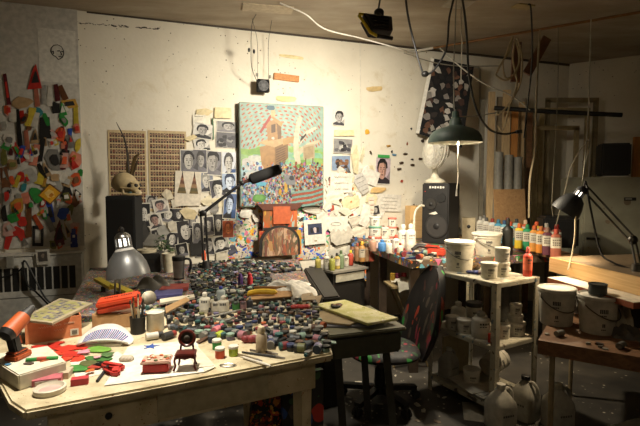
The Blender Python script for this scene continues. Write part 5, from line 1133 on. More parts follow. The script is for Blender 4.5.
# ---------------------------------------------------------------- fridge and things on it
FG = D(583, 250, 4.7); fr = thing('fridge', (0, 0, 0), 'old grey olive refrigerator standing in the right corner', 'fridge', M=at((3.12, 4.72, 0), -.12))
b = MB(); b.box((0, .3, .76), (.92, .58, 1.52), 'rust_paint'); b.build('body', fr, bevel=.02)
b = MB(); b.box((-.17, -.012, .78), (.56, .03, 1.44), 'rust_paint'); dr = b.build('door', fr, bevel=.012)
b = MB(); b.box((-.02, -.03, 1.30), (.11, .008, .032), '#151515'); b.box((-.035, -.035, 1.302), (.06, .003, .014), '#9a9890'); b.build('badge', dr)
b = MB(); b.box((.29, -.012, .78), (.30, .03, 1.44), '#3a3f4c'); b.build('door', fr, bevel=.01)
b = MB(); b.bar((-.42, -.04, .9), (-.30, -.04, .9), .02, .02, 'darksteel'); b.build('door_handle', fr)
tv = thing('television', (0, 0, 0), 'dark old television set on top of the fridge', 'television', M=at((3.05, 4.92, 1.521), -.3))
b = MB(); b.box((0, 0, .18), (.27, .24, .33), '#1e1d1b'); b.build('cabinet', tv, bevel=.015)
b = MB(); b.box((-.0, -.122, .19), (.22, .006, .26), '#0b0b0c'); b.build('screen', tv, bevel=.002)
b = MB(); b.box((0, 0, .2), (.09, .03, .42), 'orange_wood'); tag(b.build('wood_plank', M=at((3.27, 4.87, 1.5215), -.1)), 'short orange plank standing on the fridge beside the television', 'plank')
# ---------------------------------------------------------------- lumber, frames, rack in the dark corner
b = MB(); b.tube([D(494, 108, 4.85), D(556, 112, 4.7), D(622, 115, 4.55)], .022, 'black', 10); tag(b.build('rack_bar'), 'black horizontal rack bar across the dark corner', 'bar')
pl = [(492, 92, 178, 6, 'pale_pine', 5.12), (500, 97, 182, 5, '#8a7a60', 5.2), (507, 90, 186, 7, 'pale_pine', 5.12), (515, 108, 190, 6, 'orange_wood', 5.12), (522, 102, 188, 5, 'pale_pine', 5.2), (530, 112, 190, 5, 'brown_wood', 5.25), (483, 100, 196, 4, '#77705f', 5.25)]
pn = ['pale plank first behind the rack bar end', 'dull thin plank second behind the rack bar', 'tallest pale plank in the lumber row', 'orange plank in the middle of the lumber row', 'thin pale plank right of the orange plank', 'brown plank last in the lumber row', 'grey thin plank beside the wall conduit']
for (px, y0, y1, w_, m, Y), n in zip(pl, pn):
    b = MB(); tp = D(px, y0, Y); ft_ = Vector((tp.x - .02, tp.y - .05, 0)); b.bar(ft_, tp, w_*Y/F, .03, m, (0, 1, 0)); tag(b.build('lumber_plank'), n + ', standing upright', 'plank', 'planks standing in the dark corner')
def stretcher(cx0, y0, cx1, y1, Y, m, label, wbar=.05):
    a, c = D(cx0, y0, Y), D(cx1, y1, Y); t = thing('stretcher_frame', ((a.x+c.x)/2, Y, c.z), label, 'frame', 'empty frames stacked in the dark corner')
    w2, h = (c.x-a.x)/2, a.z - c.z
    for p, q in (((-w2, 0, 0), (-w2, 0, h)), ((w2, 0, 0), (w2, 0, h)), ((-w2-wbar/2, 0, h), (w2+wbar/2, 0, h)), ((-w2-wbar/2, 0, .02), (w2+wbar/2, 0, .02))):
        b = MB(); b.bar(p, q, wbar, .03, m, (0, 1, 0)); b.build('frame_bar', t)
stretcher(536, 128, 572, 262, 5.42, '#a3926c', 'narrow pale wooden frame nearest the hanging wires')
stretcher(542, 110, 582, 262, 5.5, '#a5946e', 'pale wooden frame, middle one behind the rack bar')
stretcher(548, 100, 590, 262, 5.58, '#85775a', 'tall dim wooden frame at the back of the stack')
for (px, y0, y1, n) in ((499, 152, 196, 'left'), (509, 155, 196, 'middle'), (518, 157, 195, 'right')):
    b = MB(); tp = D(px, y0, 4.92); b.cyl((tp.x, tp.y, ZB + .25), tp, .05, .046, '#7d796d', 14); b.cyl((tp.x, tp.y, 0), (tp.x, tp.y, ZB+.25), .05, .05, '#7d796d', 14); tag(b.build('plastic_roll'), f'{n} one of the three rolls wrapped in plastic before the planks', 'roll')
b = MB(); p = D(510, 202, 4.78); b.box((0, 0, .26), (.36, .012, .52), 'cardboard'); tag(b.build('cardboard_sheet', M=at((p.x, p.y-.05, ZB), .25) @ Matrix.Rotation(-.1, 4, 'X')), 'brown cardboard sheet leaning behind the acrylic bottles', 'cardboard')
b = MB(); p = D(466, 215, 4.9); b.box((0, 0, .11), (.13, .1, .22), '#b3a586'); b.ell((.0, -.052, .13), (.02, .006, .02), 'black', 10, 6); tag(b.build('white_box', M=at((p.x+.03, p.y, ZB), -.3), bevel=.006), 'small cream box behind the right side of the studio monitor', 'box')
b = MB(); b.box((0, 0, .17), (.14, .12, .34), 'pine'); p = D(413, 232, 5.0); tag(b.build('pine_box', M=at((p.x, p.y-.02, ZB), .34), bevel=.004), 'pine box on the bench left of the studio monitor', 'box')
# camouflage-like dark canvas hung askew high on the wall
cq = [D(431, 58, 5.0), D(474, 66, 4.95), D(462, 148, 5.05), D(416, 133, 5.1)]
dn = (cq[1]-cq[0]).cross(cq[3]-cq[0]).normalized(); dn = dn if dn.y < 0 else -dn
lc = thing('patterned_canvas', cq[3], 'dark canvas with a leafy black and grey pattern hung askew', 'canvas')
b = MB(); b.prism(cq, -dn*.05, '#b9b4a6'); b.build('stretched_canvas', lc, world=True)
b = MB(); b.prism([p + dn*.001 for p in cq], dn*.001, 'soot_black')
uu, vv = (cq[1]-cq[0]), (cq[3]-cq[0]); rn = random.Random(3)
for j in range(12):
    for i in range(7):
        u, v = (i + .5 + .35*rn.uniform(-1, 1))/7, (j + .5 + .35*rn.uniform(-1, 1))/12
        pts = [cq[0] + uu*min(.98, max(.02, u + x)) + vv*min(.98, max(.02, v + y)) + dn*(.0028 + .0002*((i+j) % 3)) for x, y in [(p*.8 + q*.9, q*.8 - p*.3) for p, q in scrap_pts(.2, .13, 6, .6, rn)]]
        c_ = simple(rn.choice(['#8b867c', '#12100e', '#2a2420', '#5a3d2c', '#3c2820', '#a8a298', '#171412', '#77716a']), .95); MATS[c_.name + '_matt'] = c_; b.prism(pts, dn*.0003, c_.name + '_matt')
b.build('painted_surface', lc, world=True)
b = MB(); b.prism([cq[0] - uu*.005, cq[0] + uu*.075, cq[3] + uu*.075, cq[3] - uu*.005], dn*.012, '#cfcabc'); b.build('white_edge', lc, world=True)
# ---------------------------------------------------------------- hanging fan box on wires
hb_ = thing('hanging_fan_box', W(263, 86, .10), 'small black box fan hanging on thin wires above the painting', 'fan', M=wallM(263, 86, .12))
sx, sy = wscale(263, 86); b = MB(); b.box((0, 0, 0), (.12, .12, .05), 'soot_black'); b.build('frame', hb_, bevel=.006)
b = MB(); b.lathe((0, 0, .025), [(.05, 0), (.05, .004), (.042, .004), (.042, 0)], '#2c2b2a', 24); b.lathe((0, 0, .022), [(.018, 0), (.018, .006), (0, .007)], '#3a3836', 16)
for i in range(7):
    a = 2*PI*i/7; b.bar((.016*math.cos(a), .016*math.sin(a), .026), (.042*math.cos(a+.4), .042*math.sin(a+.4), .026), .016, .002, '#262524')
b.build('blade', hb_)
b = MB(); iv = wallM(263, 86, .12).inverted()
for x0, x1 in ((-.05, -.07), (.055, .11)):
    b.tube(curve([Vector((x0, .06, 0)), Vector((x0*1.02, .4, 0)), iv @ (wallM(263, 86, .12) @ Vector((x1, .4, 0)) + Vector((0, -.2, CEIL - 0.0)) - Vector((0, 0, (wallM(263, 86, .12) @ Vector((x1, .4, 0))).z)))]), .0022, '#4a463e', 5)
b.build('hanging_wire', hb_)

for i in range(26):                                        # dark grit along the side table edge
    u, v = RN.uniform(.02, .9), RN.uniform(.03, .2)
    if (u-.13)**2 + (v-.16)**2 < .012 or (u-.42)**2 + (v-.16)**2 < .018: continue
    b = MB(); b.prism([(x, y, 0) for x, y in scrap_pts(RN.uniform(.02, .05), RN.uniform(.015, .03), 6)], (0, 0, RN.uniform(.004, .014)), RN.choice(['#2b2926', '#5a564c', '#4a4238', '#8a8578', '#3a2c24'])); wh = 'left of the flat lidded bucket' if u < .1 else 'between the two side table buckets' if u < .4 else 'right of the tin topped bucket'
    tag(b.build('paint_crumb', M=at(etab(u, v, ZE+.0006), RN.uniform(0, 6))), f'crumb of dried paint on the side table edge, {wh}', 'crumb', f'paint crumbs {wh}')
# ================================================================ cables, pipe and fittings under the ceiling
def cable(pts, r, m, label, name='hanging_cable', cat='cable', k=8):
    b = MB(); b.tube(curve(pts, k), r, m, 6); return tag(b.build(name), label, cat)
def up(p): return Vector((p.x, p.y, CEIL - .002))
C0 = CEIL - .02
pa, pb = T(404, 53, CEIL-.06), T(560, 26, CEIL-.06); pc = pa + (pb-pa)*1.75
b = MB(); b.tube([pa, pa + (pb-pa)*.22], .013, '#b9b3a4', 10); b.tube([pa + (pb-pa)*.22, pc], .012, 'copper', 10); tag(b.build('ceiling_pipe'), 'thin copper pipe running under the ceiling to the right', 'pipe')
def plate(px, py, w, h, rz, m, label, name='ceiling_plate'):
    p = T(px, py, CEIL); b = MB(); b.box((0, 0, -.006), (w, h, .011), m); tag(b.build(name, M=at((p.x, p.y, CEIL), rz)), label, 'plate')
plate(268, 8, .42, .16, .2, '#b5a488', 'pale patch plate on the ceiling above the box fan wires'); plate(458, 3, .22, .18, .2, '#b0a794', 'pale junction plate on the ceiling over the black cables')
plate(523, 6, .16, .1, .3, '#b09a6c', 'yellowish scrap plate on the ceiling over the tied wires')
cable([T(280, 3, C0), D(305, 14, 3.9), D(325, 29, 4.0), D(360, 38, 4.2), D(404, 50, 4.5), pa + Vector((0, 0, .02))], .006, '#d2ccbd', 'white cable sagging along the ceiling joint above the painting')
k1 = T(406, -8, C0)
cable([D(405, -12, 3.6), D(407, 10, 3.6), D(412, 35, 3.7), D(421, 68, 3.75), D(426, 74, 3.75), D(434, 70, 3.7), D(446, 50, 3.6), D(449, 20, 3.5), D(452, 6, 3.45), up(D(458, 2, 3.45))], .008, 'black', 'thick black cable looping down to a plug left of the patterned canvas', 'black_cable')
p = D(425, 74, 3.74); b = MB(); b.ell(p, (.03, .03, .024), 'black', 12, 8); tag(b.build('cable_socket'), 'black round socket at the bottom of the thick cable loop', 'socket')
cable([up(D(458, 3, 3.45)), D(464, 10, 3.4), D(467, 40, 3.4), D(469, 75, 3.4), D(476, 108, 3.4), D(488, 128, 3.45), D(503, 134, 3.5), D(517, 132, 3.5)], .008, 'black', 'long black cable dropping past the green lamp toward the planks', 'black_cable')
b = MB(); p = D(519, 132, 3.5); b.bar(p - Vector((.02, 0, 0)), p + Vector((.02, 0, .004)), .03, .025, 'black'); tag(b.build('cable_plug'), 'black plug at the end of the long cable before the planks', 'plug')
cable([D(440, 48, 4.3), D(462, 68, 4.2), D(485, 84, 4.2), D(512, 96, 4.2), D(530, 110, 4.2)], .006, '#a39d8c', 'thin pale cord slanting from the pipe to the planks', 'thin_cable', 'cable')
cable([D(453, 112, 3.36), D(458, 116, 3.5), D(475, 116, 3.8), D(500, 112, 4.0)], .005, '#8a8578', 'thin cord from the green lamp toward the planks', 'thin_cable', 'cable')
# tied bundle of pale loops
for i, pts in enumerate(([(512, 38), (506, 55), (498, 70), (497, 76), (508, 80), (518, 66), (520, 45)], [(513, 36), (509, 52), (503, 62), (506, 78), (516, 72), (519, 58), (516, 40)], [(515, 38), (513, 60), (517, 84), (510, 105), (503, 130), (498, 126)], [(517, 38), (522, 58), (520, 84), (509, 104), (498, 115), (497, 112)])):
    cable([D(x, y, 3.7 + .02*i + .01*(j % 2)) for j, (x, y) in enumerate(pts)], .007, '#9c8a66', ['widest pale wire loop tied under the copper pipe', 'inner pale wire loop tied under the copper pipe', 'pale wire trailing from the tied loops down past the planks', 'second trailing wire crossing the tied loops leftward'][i], 'wire_loop', 'wire')
cable([D(540, 30, 3.7), D(538, 60, 3.7), D(536, 110, 3.75), D(535, 150, 3.75), D(530, 180, 3.75), D(529, 218, 3.7)], .008, '#8d7f64', 'pale twisted wire hanging straight down before the frames', 'hanging_wire', 'wire')
cable([D(528, 4, 3.5), D(531, 10, 3.5), D(532, 60, 3.5), D(526, 120, 3.6), D(524, 138, 3.6)], .006, '#1c1a18', 'black wire dropping from the yellowish ceiling scrap', 'hanging_wire', 'wire')
cable([D(558, 27, 3.8), D(558, 80, 3.8), D(556, 130, 3.8), D(552, 200, 3.8), D(553, 216, 3.8)], .003, '#77705f', 'very thin wire in front of the narrow pale frame', 'hanging_wire', 'wire')
cable([D(591, 18, 3.1), D(590, 60, 3.1), D(588, 120, 3.1), D(585, 160, 3.05), D(583, 180, 3.0)], .0045, '#9a9482', 'grey cord hanging straight down to the dark desk lamp', 'lamp_cable', 'cable')
cable([D(583, 178, 3.0), D(589, 140, 3.2), D(572, 165, 3.5), D(564, 195, 3.7), D(556, 226, 3.8)], .005, '#8a8472', 'slanting cord from the desk lamp top to the black device', 'lamp_cable', 'cable')
for (x0, y0, x1, y1, n) in ((517, 42, 515, 82, 'left'), (547, 38, 527, 74, 'right')):
    b = MB(); a, c = D(x0, y0, 4.1), D(x1, y1, 4.05); b.bar(a, c, .075, .02, '#5f3a22', (0, 1, 0)); tag(b.build('hanging_plank'), f'{n} brown wooden plank piece hanging under the pipe', 'plank')
cable([up(D(256, 2, 4.2)), D(252, 24, 4.2), D(251, 50, 4.25), D(252, 68, 4.3), D(258, 84, W(258, 84, .15).y)], .003, '#3a362f', 'thin looping wire left of the box fan', 'thin_wire', 'wire')
for x, n in ((249, 'left'), (254, 'right')):
    b = MB(); b.ell(D(x, 50 + (x-249)*.3, 4.24), (.011, .009, .02), 'black', 8, 6); tag(b.build('wire_clip'), f'{n} black clip on the thin wire above the box fan', 'clip')
for (x, y, n) in ((257, 75, 'left'), (270, 77, 'right')):
    b = MB(); M = wallM(x, y, .001); b.box((0, 0, .01), (.018, .03, .018), '#8a8678'); tag(b.build('wall_clip', M=M), f'small grey wall clip {n} above the box fan', 'clip')
cable([D(404, 53, 4.4), D(432, 62, 4.6), D(460, 66, 4.8), D(500, 66, 5.0)], .005, '#8d8776', 'pale cord under the pipe across the patterned canvas top', 'thin_cable', 'cable')
cable([D(461, 80, 4.4), D(462, 40, 4.2), D(461, 30, 4.0), up(D(461, 24, 4.0))], .005, '#a09a88', 'pale cord hanging before the patterned canvas right edge', 'thin_cable', 'cable')
cable([D(416, 250, 4.35), D(414, 232, 4.4), D(415, 213, 4.45), D(420, 206, 4.5), D(424, 206, 4.52)], .011, '#c9c2ae', 'white cable arching up the left side of the studio monitor', 'white_cable')
# ================================================================ things on the front table
def tz(px, py, z=ZA): return T(px, py, z)
# white block canvas at the left corner
q = [tz(19, 391), tz(67, 376), tz(49, 359), tz(-14, 369)]
blk = MB(); hgt = .055; blk.prism([(p.x, p.y, ZA) for p in q], (0, 0, hgt), '#d3cbb6'); tag(blk.build('block_canvas', bevel=.004), 'thick cream block canvas at the table left corner under the drill', 'canvas')
zb = ZA + hgt
# drill standing on it
dp = T(21, 358, zb); dl = thing('cordless_drill', dp, 'orange and black cordless drill standing on the cream block canvas', 'drill', M=at(dp + Vector((-.01, 0, 0)), 1.42, .92))
b = MB(); b.box((0, 0, .012), (.085, .06, .024), '#a84c1e'); b.box((-.005, 0, .03), (.07, .05, .014), '#1b1a19'); b.build('battery', dl, bevel=.005)
b = MB(); b.bar((-.01, 0, .03), (-.03, 0, .115), .042, .036, '#1e1c1b'); b.bar((.012, 0, .05), (-.008, 0, .12), .012, .03, '#c4561f'); b.build('handle', dl, bevel=.008)
b = MB(); b.cyl((-.045, 0, .118), (.035, 0, .16), .034, .03, '#b0521f', 16); b.cyl((-.062, 0, .109), (-.044, 0, .119), .026, .034, '#1b1a19', 16); b.build('motor_housing', dl)
b = MB(); b.cyl((.035, 0, .16), (.05, 0, .168), .025, .023, '#2a2928', 14); b.cyl((.05, 0, .168), (.085, 0, .186), .021, .014, '#2f2e2c', 14); b.cyl((.085, 0, .186), (.092, 0, .19), .008, .006, 'steel', 10); b.build('chuck', dl)
b = MB(); b.box((.008, 0, .105), (.012, .014, .025), 'black'); b.build('trigger', dl)
b = MB(); a = T(26, 360, zb+.006); c = T(58, 357.5, zb+.006); b.cyl(a, a+(c-a)*.35, .0065, .007, '#2f8a3a', 10); b.cyl(a+(c-a)*.35, a+(c-a)*.65, .0075, .0075, '#b04a34', 10); b.cyl(a+(c-a)*.65, c, .007, .006, '#2f8a3a', 10); tag(b.build('green_marker'), 'green marker with red middle lying on the cream block canvas', 'marker')
def chip(px, py, w, h, m, name, label, z=ZA, th=.003, n=8, jag=.4, rz=0, group=None, cat='cutout'):
    b = MB(); b.prism([(x, y, 0) for x, y in scrap_pts(w, h, n, jag)], (0, 0, th), m); p = T(px, py, z); return tag(b.build(name, M=at((p.x, p.y, z+.0008), rz)), label, cat, group)
chip(29, 364, .045, .03, '#4a3a30', 'brown_cutout', 'brown blotch shaped cutout on the cream block canvas', zb); chip(45, 361, .035, .03, '#c4642e', 'orange_cutout', 'orange cutout triangle right on the cream block canvas', zb, n=3); chip(8, 365, .03, .02, '#3a6a8a', 'blue_cutout', 'small blue cutout at the drill foot on the block canvas', zb)
# red and green cutouts
k = 0
RC = [(38, 352, .07, .05, 'left beside the block canvas'), (50, 348, .08, .05, 'below the orange carton corner'), (60, 353, .06, .05, 'in front of the orange carton'), (68, 349, .09, .05, 'left of the striped tray'), (73, 355, .07, .04, 'near the green leaf shapes'), (45, 355, .06, .05, 'touching the block canvas edge'), (82, 348, .06, .04, 'tucked under the striped tray'), (56, 344, .05, .04, 'right at the foot of the orange carton'), (66, 359, .05, .03, 'low between canvas and white paper'), (30, 351, .06, .05, 'just behind the block canvas left half'), (58, 361, .05, .04, 'at the block canvas right corner'), (77, 360, .06, .04, 'lying over the white paper corner'), (88, 344, .05, .03, 'peeking from behind the striped tray'), (41, 347, .05, .05, 'under the orange carton left end')]
for px, py, w_, h_, n in RC:
    chip(px, py, w_*1.7, h_*1.9, ['#c22e1c', '#b5281a', '#cf3c24'][k % 3], 'red_cutout', f'red paper cutout {n}', ZA + .001*(k % 5), .003, 9, .6, RN.random()*3, 'red paper cutouts heaped on the table'); k += 1
for i, (px, py, w_, h_, c, n) in enumerate(((100, 350, .11, .055, '#6a9a3a', 'light green leaf cutout near the striped tray'), (100, 359, .12, .04, '#3d6e30', 'dark green long cutout across the white paper'), (79, 369, .09, .05, '#3a7a34', 'mid green leaf cutout left on the white paper'), (88, 364, .06, .05, '#555a30', 'olive speckled cutout between the green leaves'), (95, 367, .05, .03, '#a83a2a', 'small red brown cutout over the dark green leaf'), (84, 352, .05, .04, '#c98a9a', 'pink cutout left of the light green leaf'), (107, 355, .06, .045, '#4a6a38', 'green cutout under the glue gun tip'), (90, 371, .03, .02, '#c9662a', 'tiny orange cutout in front of the green leaf'), (97, 357.5, .03, .02, '#d0a0a8', 'small pale pink dab on the dark green cutout'))):
    chip(px, py, w_*1.25, h_*1.6, c, 'leaf_cutout', n, ZA + .003 + .0012*i, .003, 10, .5, RN.uniform(-.4, .4))
def sheet(quad, m, name, label, z=ZA, th=.0012, cat='paper'):
    b = MB(); b.prism([(T(x, y, z).x, T(x, y, z).y, z + .0006) for x, y in quad], (0, 0, th), m); return tag(b.build(name), label, cat)
sheet([(76, 380), (70, 362), (118, 352), (140, 366)], '#dcd6c6', 'white_paper', 'white paper under the green leaf cutouts')
sheet([(104, 386), (206, 372), (196, 340), (128, 347)], '#e0dacb', 'white_paper', 'large white paper under the red case and miniature chair', ZA+.0022)
sheet([(205, 372), (216, 367), (196, 345), (190, 348)], '#d5cdb8', 'paper_strip', 'narrow paper strip right of the miniature chair', ZA+.0044)
sheet([(196, 368), (214, 366), (190, 340), (181, 342)], '#cfc6b0', 'white_paper', 'slanted cream paper behind the miniature chair', ZA+.0062)
# star shaped blue paint, splash shapes
b = MB(); p = T(151, 347, ZA+.0022); b.prism([(p.x + (.036 if i % 2 == 0 else .014)*math.cos(i*PI/5+.4), p.y + (.036 if i % 2 == 0 else .014)*math.sin(i*PI/5+.4), ZA+.0042) for i in range(10)], (0, 0, .002), '#2b50a0'); tag(b.build('blue_star'), 'blue star shaped cutout on the white paper', 'cutout')
# orange carton with scribbled script and colour chart
ca, cbx = T(25.5, 345, ZA), T(82, 336, ZA); cu = (cbx-ca).normalized(); cv = Vector((-cu.y, cu.x, 0)); L_ = (cbx-ca).length
CMx = Matrix.Translation(ca) @ Matrix((cu, cv, (0, 0, 1))).transposed().to_4x4()
ct = thing('orange_carton', (0, 0, 0), 'orange cardboard carton with pale handwriting on its side', 'carton', M=CMx)
hc = .098
b = MB()
for c, s_z in (((L_/2, .004, hc/2), (L_, .006, hc)), ((L_/2, .17, hc/2), (L_, .006, hc)), ((.003, .087, hc/2), (.006, .168, hc)), ((L_-.003, .087, hc/2), (.006, .168, hc)), ((L_/2, .087, .003), (L_, .168, .006))): b.box(c, s_z, '#c97b50')
b.build('carton_body', ct)
b = MB()
for x0, x1, z, n in ((.05, .10, .066, 5), (.105, .14, .068, 4), (.15, L_-.03, .07, 12), (.11, .15, .045, 4)):
    pts = [(x0 + (x1-x0)*i/(n*3), -.0005, z + .006*math.sin(i*2.1)*(.5+.5*RN.random())) for i in range(n*3+1)]; b.tube(pts, .0013, '#e0b79a', 4)
b.build('handwriting', ct)
b = MB(); b.box((L_-.03, .0, .024), (.034, .002, .03), '#cfc5b4'); b.box((L_-.03, -.0015, .024), (.022, .002, .018), '#6a6258'); b.build('sticker', ct)
qz = [(T(27, 316, ZA+hc+.01), 0), (T(50, 320, ZA+hc+.01), 0), (T(94, 302, ZA+hc+.01), 0), (T(58, 301, ZA+hc+.01), 0)]
qp = [T(20, 319, ZA+hc+.012), T(52, 323, ZA+hc+.012), T(93, 303, ZA+hc+.012), T(60, 298, ZA+hc+.012)]
b = MB(); b.prism([(p.x, p.y, ZA+hc+.002) for p in qp], (0, 0, .01), '#a5987c')
def bil(u, v): 
    p = qp[0]*(1-u)*(1-v) + qp[1]*u*(1-v) + qp[2]*u*v + qp[3]*(1-u)*v; return (p.x, p.y, ZA+hc+.0125)
for j in range(13):
    for i in range(6):
        u0, v0 = .1 + i*.135, .06 + j*.068
        b.poly([bil(u0, v0), bil(u0+.11, v0), bil(u0+.11, v0+.05), bil(u0, v0+.05)], RN.choice(['#6a6a5a', '#8a8a4a', '#5a5f68', '#9a9a58', '#4f4d52', '#77706a', '#a5a060']))
tag(b.build('colour_chart'), 'board with a grid of dull colour swatches on the orange carton', 'board')
# tape roll, pink card
b = MB(); p = T(50, 392, ZA); b.lathe(p, [(.046, 0), (.05, .004), (.05, .018), (.044, .02), (.040, .012), (.036, .008), (0, .007)], '#cfc6b2', 28); b.lathe(p + Vector((0, 0, .0072)), [(.034, 0), (.034, .003), (0, .0035)], '#c9a198', 20); tag(b.build('round_dish'), 'round cream dish with pink contents at the table front edge', 'dish')
b = MB(); a = T(48, 383, ZA); b.box((0, 0, .012), (.09, .05, .022), '#b5626a', None); b.box((0, -.026, .012), (.07, .002, .012), '#d8c9c0'); tag(b.build('pink_box', M=at(a, .35)), 'flat pink packet behind the round cream dish', 'packet')
b = MB(); a = T(66, 376, ZA); b.box((0, 0, .012), (.035, .06, .022), '#b9a890'); tag(b.build('small_packet', M=at(a, .2)), 'small beige packet right of the flat pink packet', 'packet')
b = MB(); a = T(80, 384, ZA); b.box((0, 0, .012), (.055, .03, .022), '#b5333a'); tag(b.build('small_packet', M=at(a, .35)), 'small red packet lying at the white paper front edge', 'packet')
# striped oval tray
tr = T(104, 346, ZA); st = thing('striped_tray', tr, 'white curved tray with slanting blue and purple stripes', 'tray', rz=.1)
def tray(x, v, dz=0):                                       # x -1..1 along it, v 0 front .. 1 back
    k = max(0, 1 - abs(x)**2.4); return Vector((x*.118*(1 - .10*(1-v)), -.02 + .085*v*(.55 + .45*k), .007 + (.014 + .046*v)*k + .012*(abs(v-.5)*2)**3 + dz))
NX, NV = 36, 10; b = MB(); G_ = [[tray(-1 + 2*i/NX, j/NV) for i in range(NX+1)] for j in range(NV+1)]
vs = [p for r_ in G_ for p in r_]; q_ = lambda i, j, o=0: o + j*(NX+1) + i; fs = [(q_(i, j), q_(i+1, j), q_(i+1, j+1), q_(i, j+1)) for j in range(NV) for i in range(NX)]
o_ = len(vs); vs2 = [p - Vector((0, 0, .006)) for p in vs]; rim = [(i, 0) for i in range(NX)] + [(NX, j) for j in range(NV)] + [(i, NV) for i in range(NX, 0, -1)] + [(0, j) for j in range(NV, 0, -1)]
fs += [(q_(i, j+1, o_), q_(i+1, j+1, o_), q_(i+1, j, o_), q_(i, j, o_)) for j in range(NV) for i in range(NX)]
for k in range(len(rim)):
    a_, c_ = rim[k], rim[(k+1) % len(rim)]; fs.append((q_(*c_), q_(*a_), q_(*a_, o_), q_(*c_, o_)))
b.add(vs + vs2, fs, '#ddd8cf'); b.build('tray_body', st)
b = MB(); b.box((0, .0, .006), (.15, .03, .012), '#cfcabf'); b.build('foot', st)
b = MB(); NS = 22
for i in range(NS):
    x = -.8 + 1.6*i/NS; c = ['#243f8a', '#4a3a8a', '#2456a0', '#6a5a9a', '#1c3478'][i % 5]
    for j in range(6):
        v0, v1 = .2 + .1*j, .3 + .1*j; s0, s1 = (v0-.5)*.16, (v1-.5)*.16
        b.poly([tray(x + s0, v0, .0012), tray(x + s0 + .044, v0, .0012), tray(x + s1 + .044, v1, .0012), tray(x + s1, v1, .0012)], c)
b.build('stripe_pattern', st)
# toolbox on a box
bx0 = T(110, 329, ZA); b = MB(); b.box((0, 0, .035), (.19, .1, .07), 'cardboard'); tag(b.build('cardboard_box', M=at(bx0 + Vector((0, .06, 0)), .2), bevel=.003), 'small cardboard box under the red orange tool case', 'box')
tc = thing('tool_case', (0, 0, 0), 'red orange plastic case with dark lettering on the cardboard box', 'case', M=at(bx0 + Vector((.03, .055, .091)), .22) @ Matrix.Rotation(-.15, 4, 'Y') @ Matrix.Rotation(.12, 4, 'X'))
b = MB(); b.box((0, 0, .014), (.20, .088, .028), '#c23f1e', None, 1.0); b.build('lower_shell', tc, bevel=.006)
b = MB(); b.box((0, 0, .043), (.20, .088, .029), '#c9441f', None, .97); b.build('upper_shell', tc, bevel=.007)
b = MB()
for i in range(12):
    if i == 6: continue
    b.box((-.06 + i*.011, .008, .0585), (.0075, .012, .001), '#4a1a10')
b.build('lettering', tc)
b = MB(); b.box((0, -.046, .02), (.09, .006, .014), '#a83218'); b.build('handle', tc, bevel=.002)
# white paint pot, black pot
b = MB(); p = T(155.5, 330, ZA); b.lathe(p, [(.038, 0), (.041, .004), (.041, .085), (.043, .09), (.040, .092), (.037, .085), (0, .08)], '#d2cdc0', 26); tag(b.build('white_pot'), 'open white pot right of the red orange case', 'pot')
pt = thing('brush_pot', T(138, 333, ZA), 'black pot of brushes left of the open white pot', 'pot')
b = MB(); b.lathe((0, 0, 0), [(.032, 0), (.036, .08), (.033, .08), (.03, .01), (0, .008)], '#191817', 20); b.build('pot', pt)
for i in range(7):
    a = i*.9; b = MB(); tip = Vector((.03*math.cos(a), .03*math.sin(a), .13 + .02*(i % 3))); b.cyl((.012*math.cos(a), .012*math.sin(a), .012), tip, .004, .003, RN.choice(['#8a6a3a', '#2a2520', '#b5a888', '#5a2a1e']), 6); b.ell(tip, (.005, .005, .012), '#3a2f26', 6, 5); b.build('brush', pt)
# glue gun
gg = thing('glue_gun', T(113, 370, ZA), 'red and black glue gun lying on the white paper', 'glue gun', rz=-.35)
b = MB(); b.box((0, 0, .014), (.10, .032, .026), '#b52a20'); b.build('barrel', gg, bevel=.008)
b = MB(); b.bar((.03, -.01, .014), (.062, -.055, .014), .03, .024, '#b52a20', (0, 0, 1)); b.bar((-.015, -.03, .014), (.05, -.05, .014), .012, .02, '#b52a20', (0, 0, 1)); b.build('handle', gg, bevel=.006)
b = MB(); b.cyl((-.05, 0, .014), (-.075, -.006, .014), .012, .006, 'black', 12); b.cyl((-.075, -.006, .014), (-.09, -.01, .012), .005, .002, 'steel', 10); b.build('nozzle', gg)
b = MB(); b.bar((-.012, -.012, .014), (-.004, -.032, .014), .01, .016, 'black', (0, 0, 1)); b.build('trigger', gg)
b = MB(); a, c = T(97, 381, ZA+.006), T(104, 372, ZA+.006); b.cyl(a, c, .005, .006, '#2a2a2a', 8); tag(b.build('knife_tool'), 'short dark cutting knife in front of the glue gun', 'knife')
b = MB(); p = T(126, 362, ZA)
for i in range(6): b.ell(p + Vector((.012*(i % 3) - .012, .012*(i//3), .012)), (.016, .012, .011), '#b5ab98', 9, 6)
tag(b.build('crumpled_tissue'), 'crumpled beige tissue on the white paper behind the glue gun', 'tissue')
# red clear case
rc = thing('red_plastic_case', T(156, 372, ZA+.0042), 'translucent red plastic case of small bits on the white paper', 'case', rz=.14)
b = MB(); b.box((0, .02, .017), (.095, .065, .034), '#b5281c', None, .95); b.build('tray', rc, bevel=.005)
b = MB(); b.box((0, .02, .04), (.108, .078, .010), '#c9a08c', None, .97); b.build('lid', rc, bevel=.003)
b = MB()
for i in range(16): b.ell((RN.uniform(-.045, .045), .02 + RN.uniform(-.03, .03), .048), (.008, .006, .004), RN.choice(['#c23a24', '#c9662a', '#8a2a1e', '#d8c9b0', '#6a7a3a']), 7, 5)
b.build('loose_bits', rc)
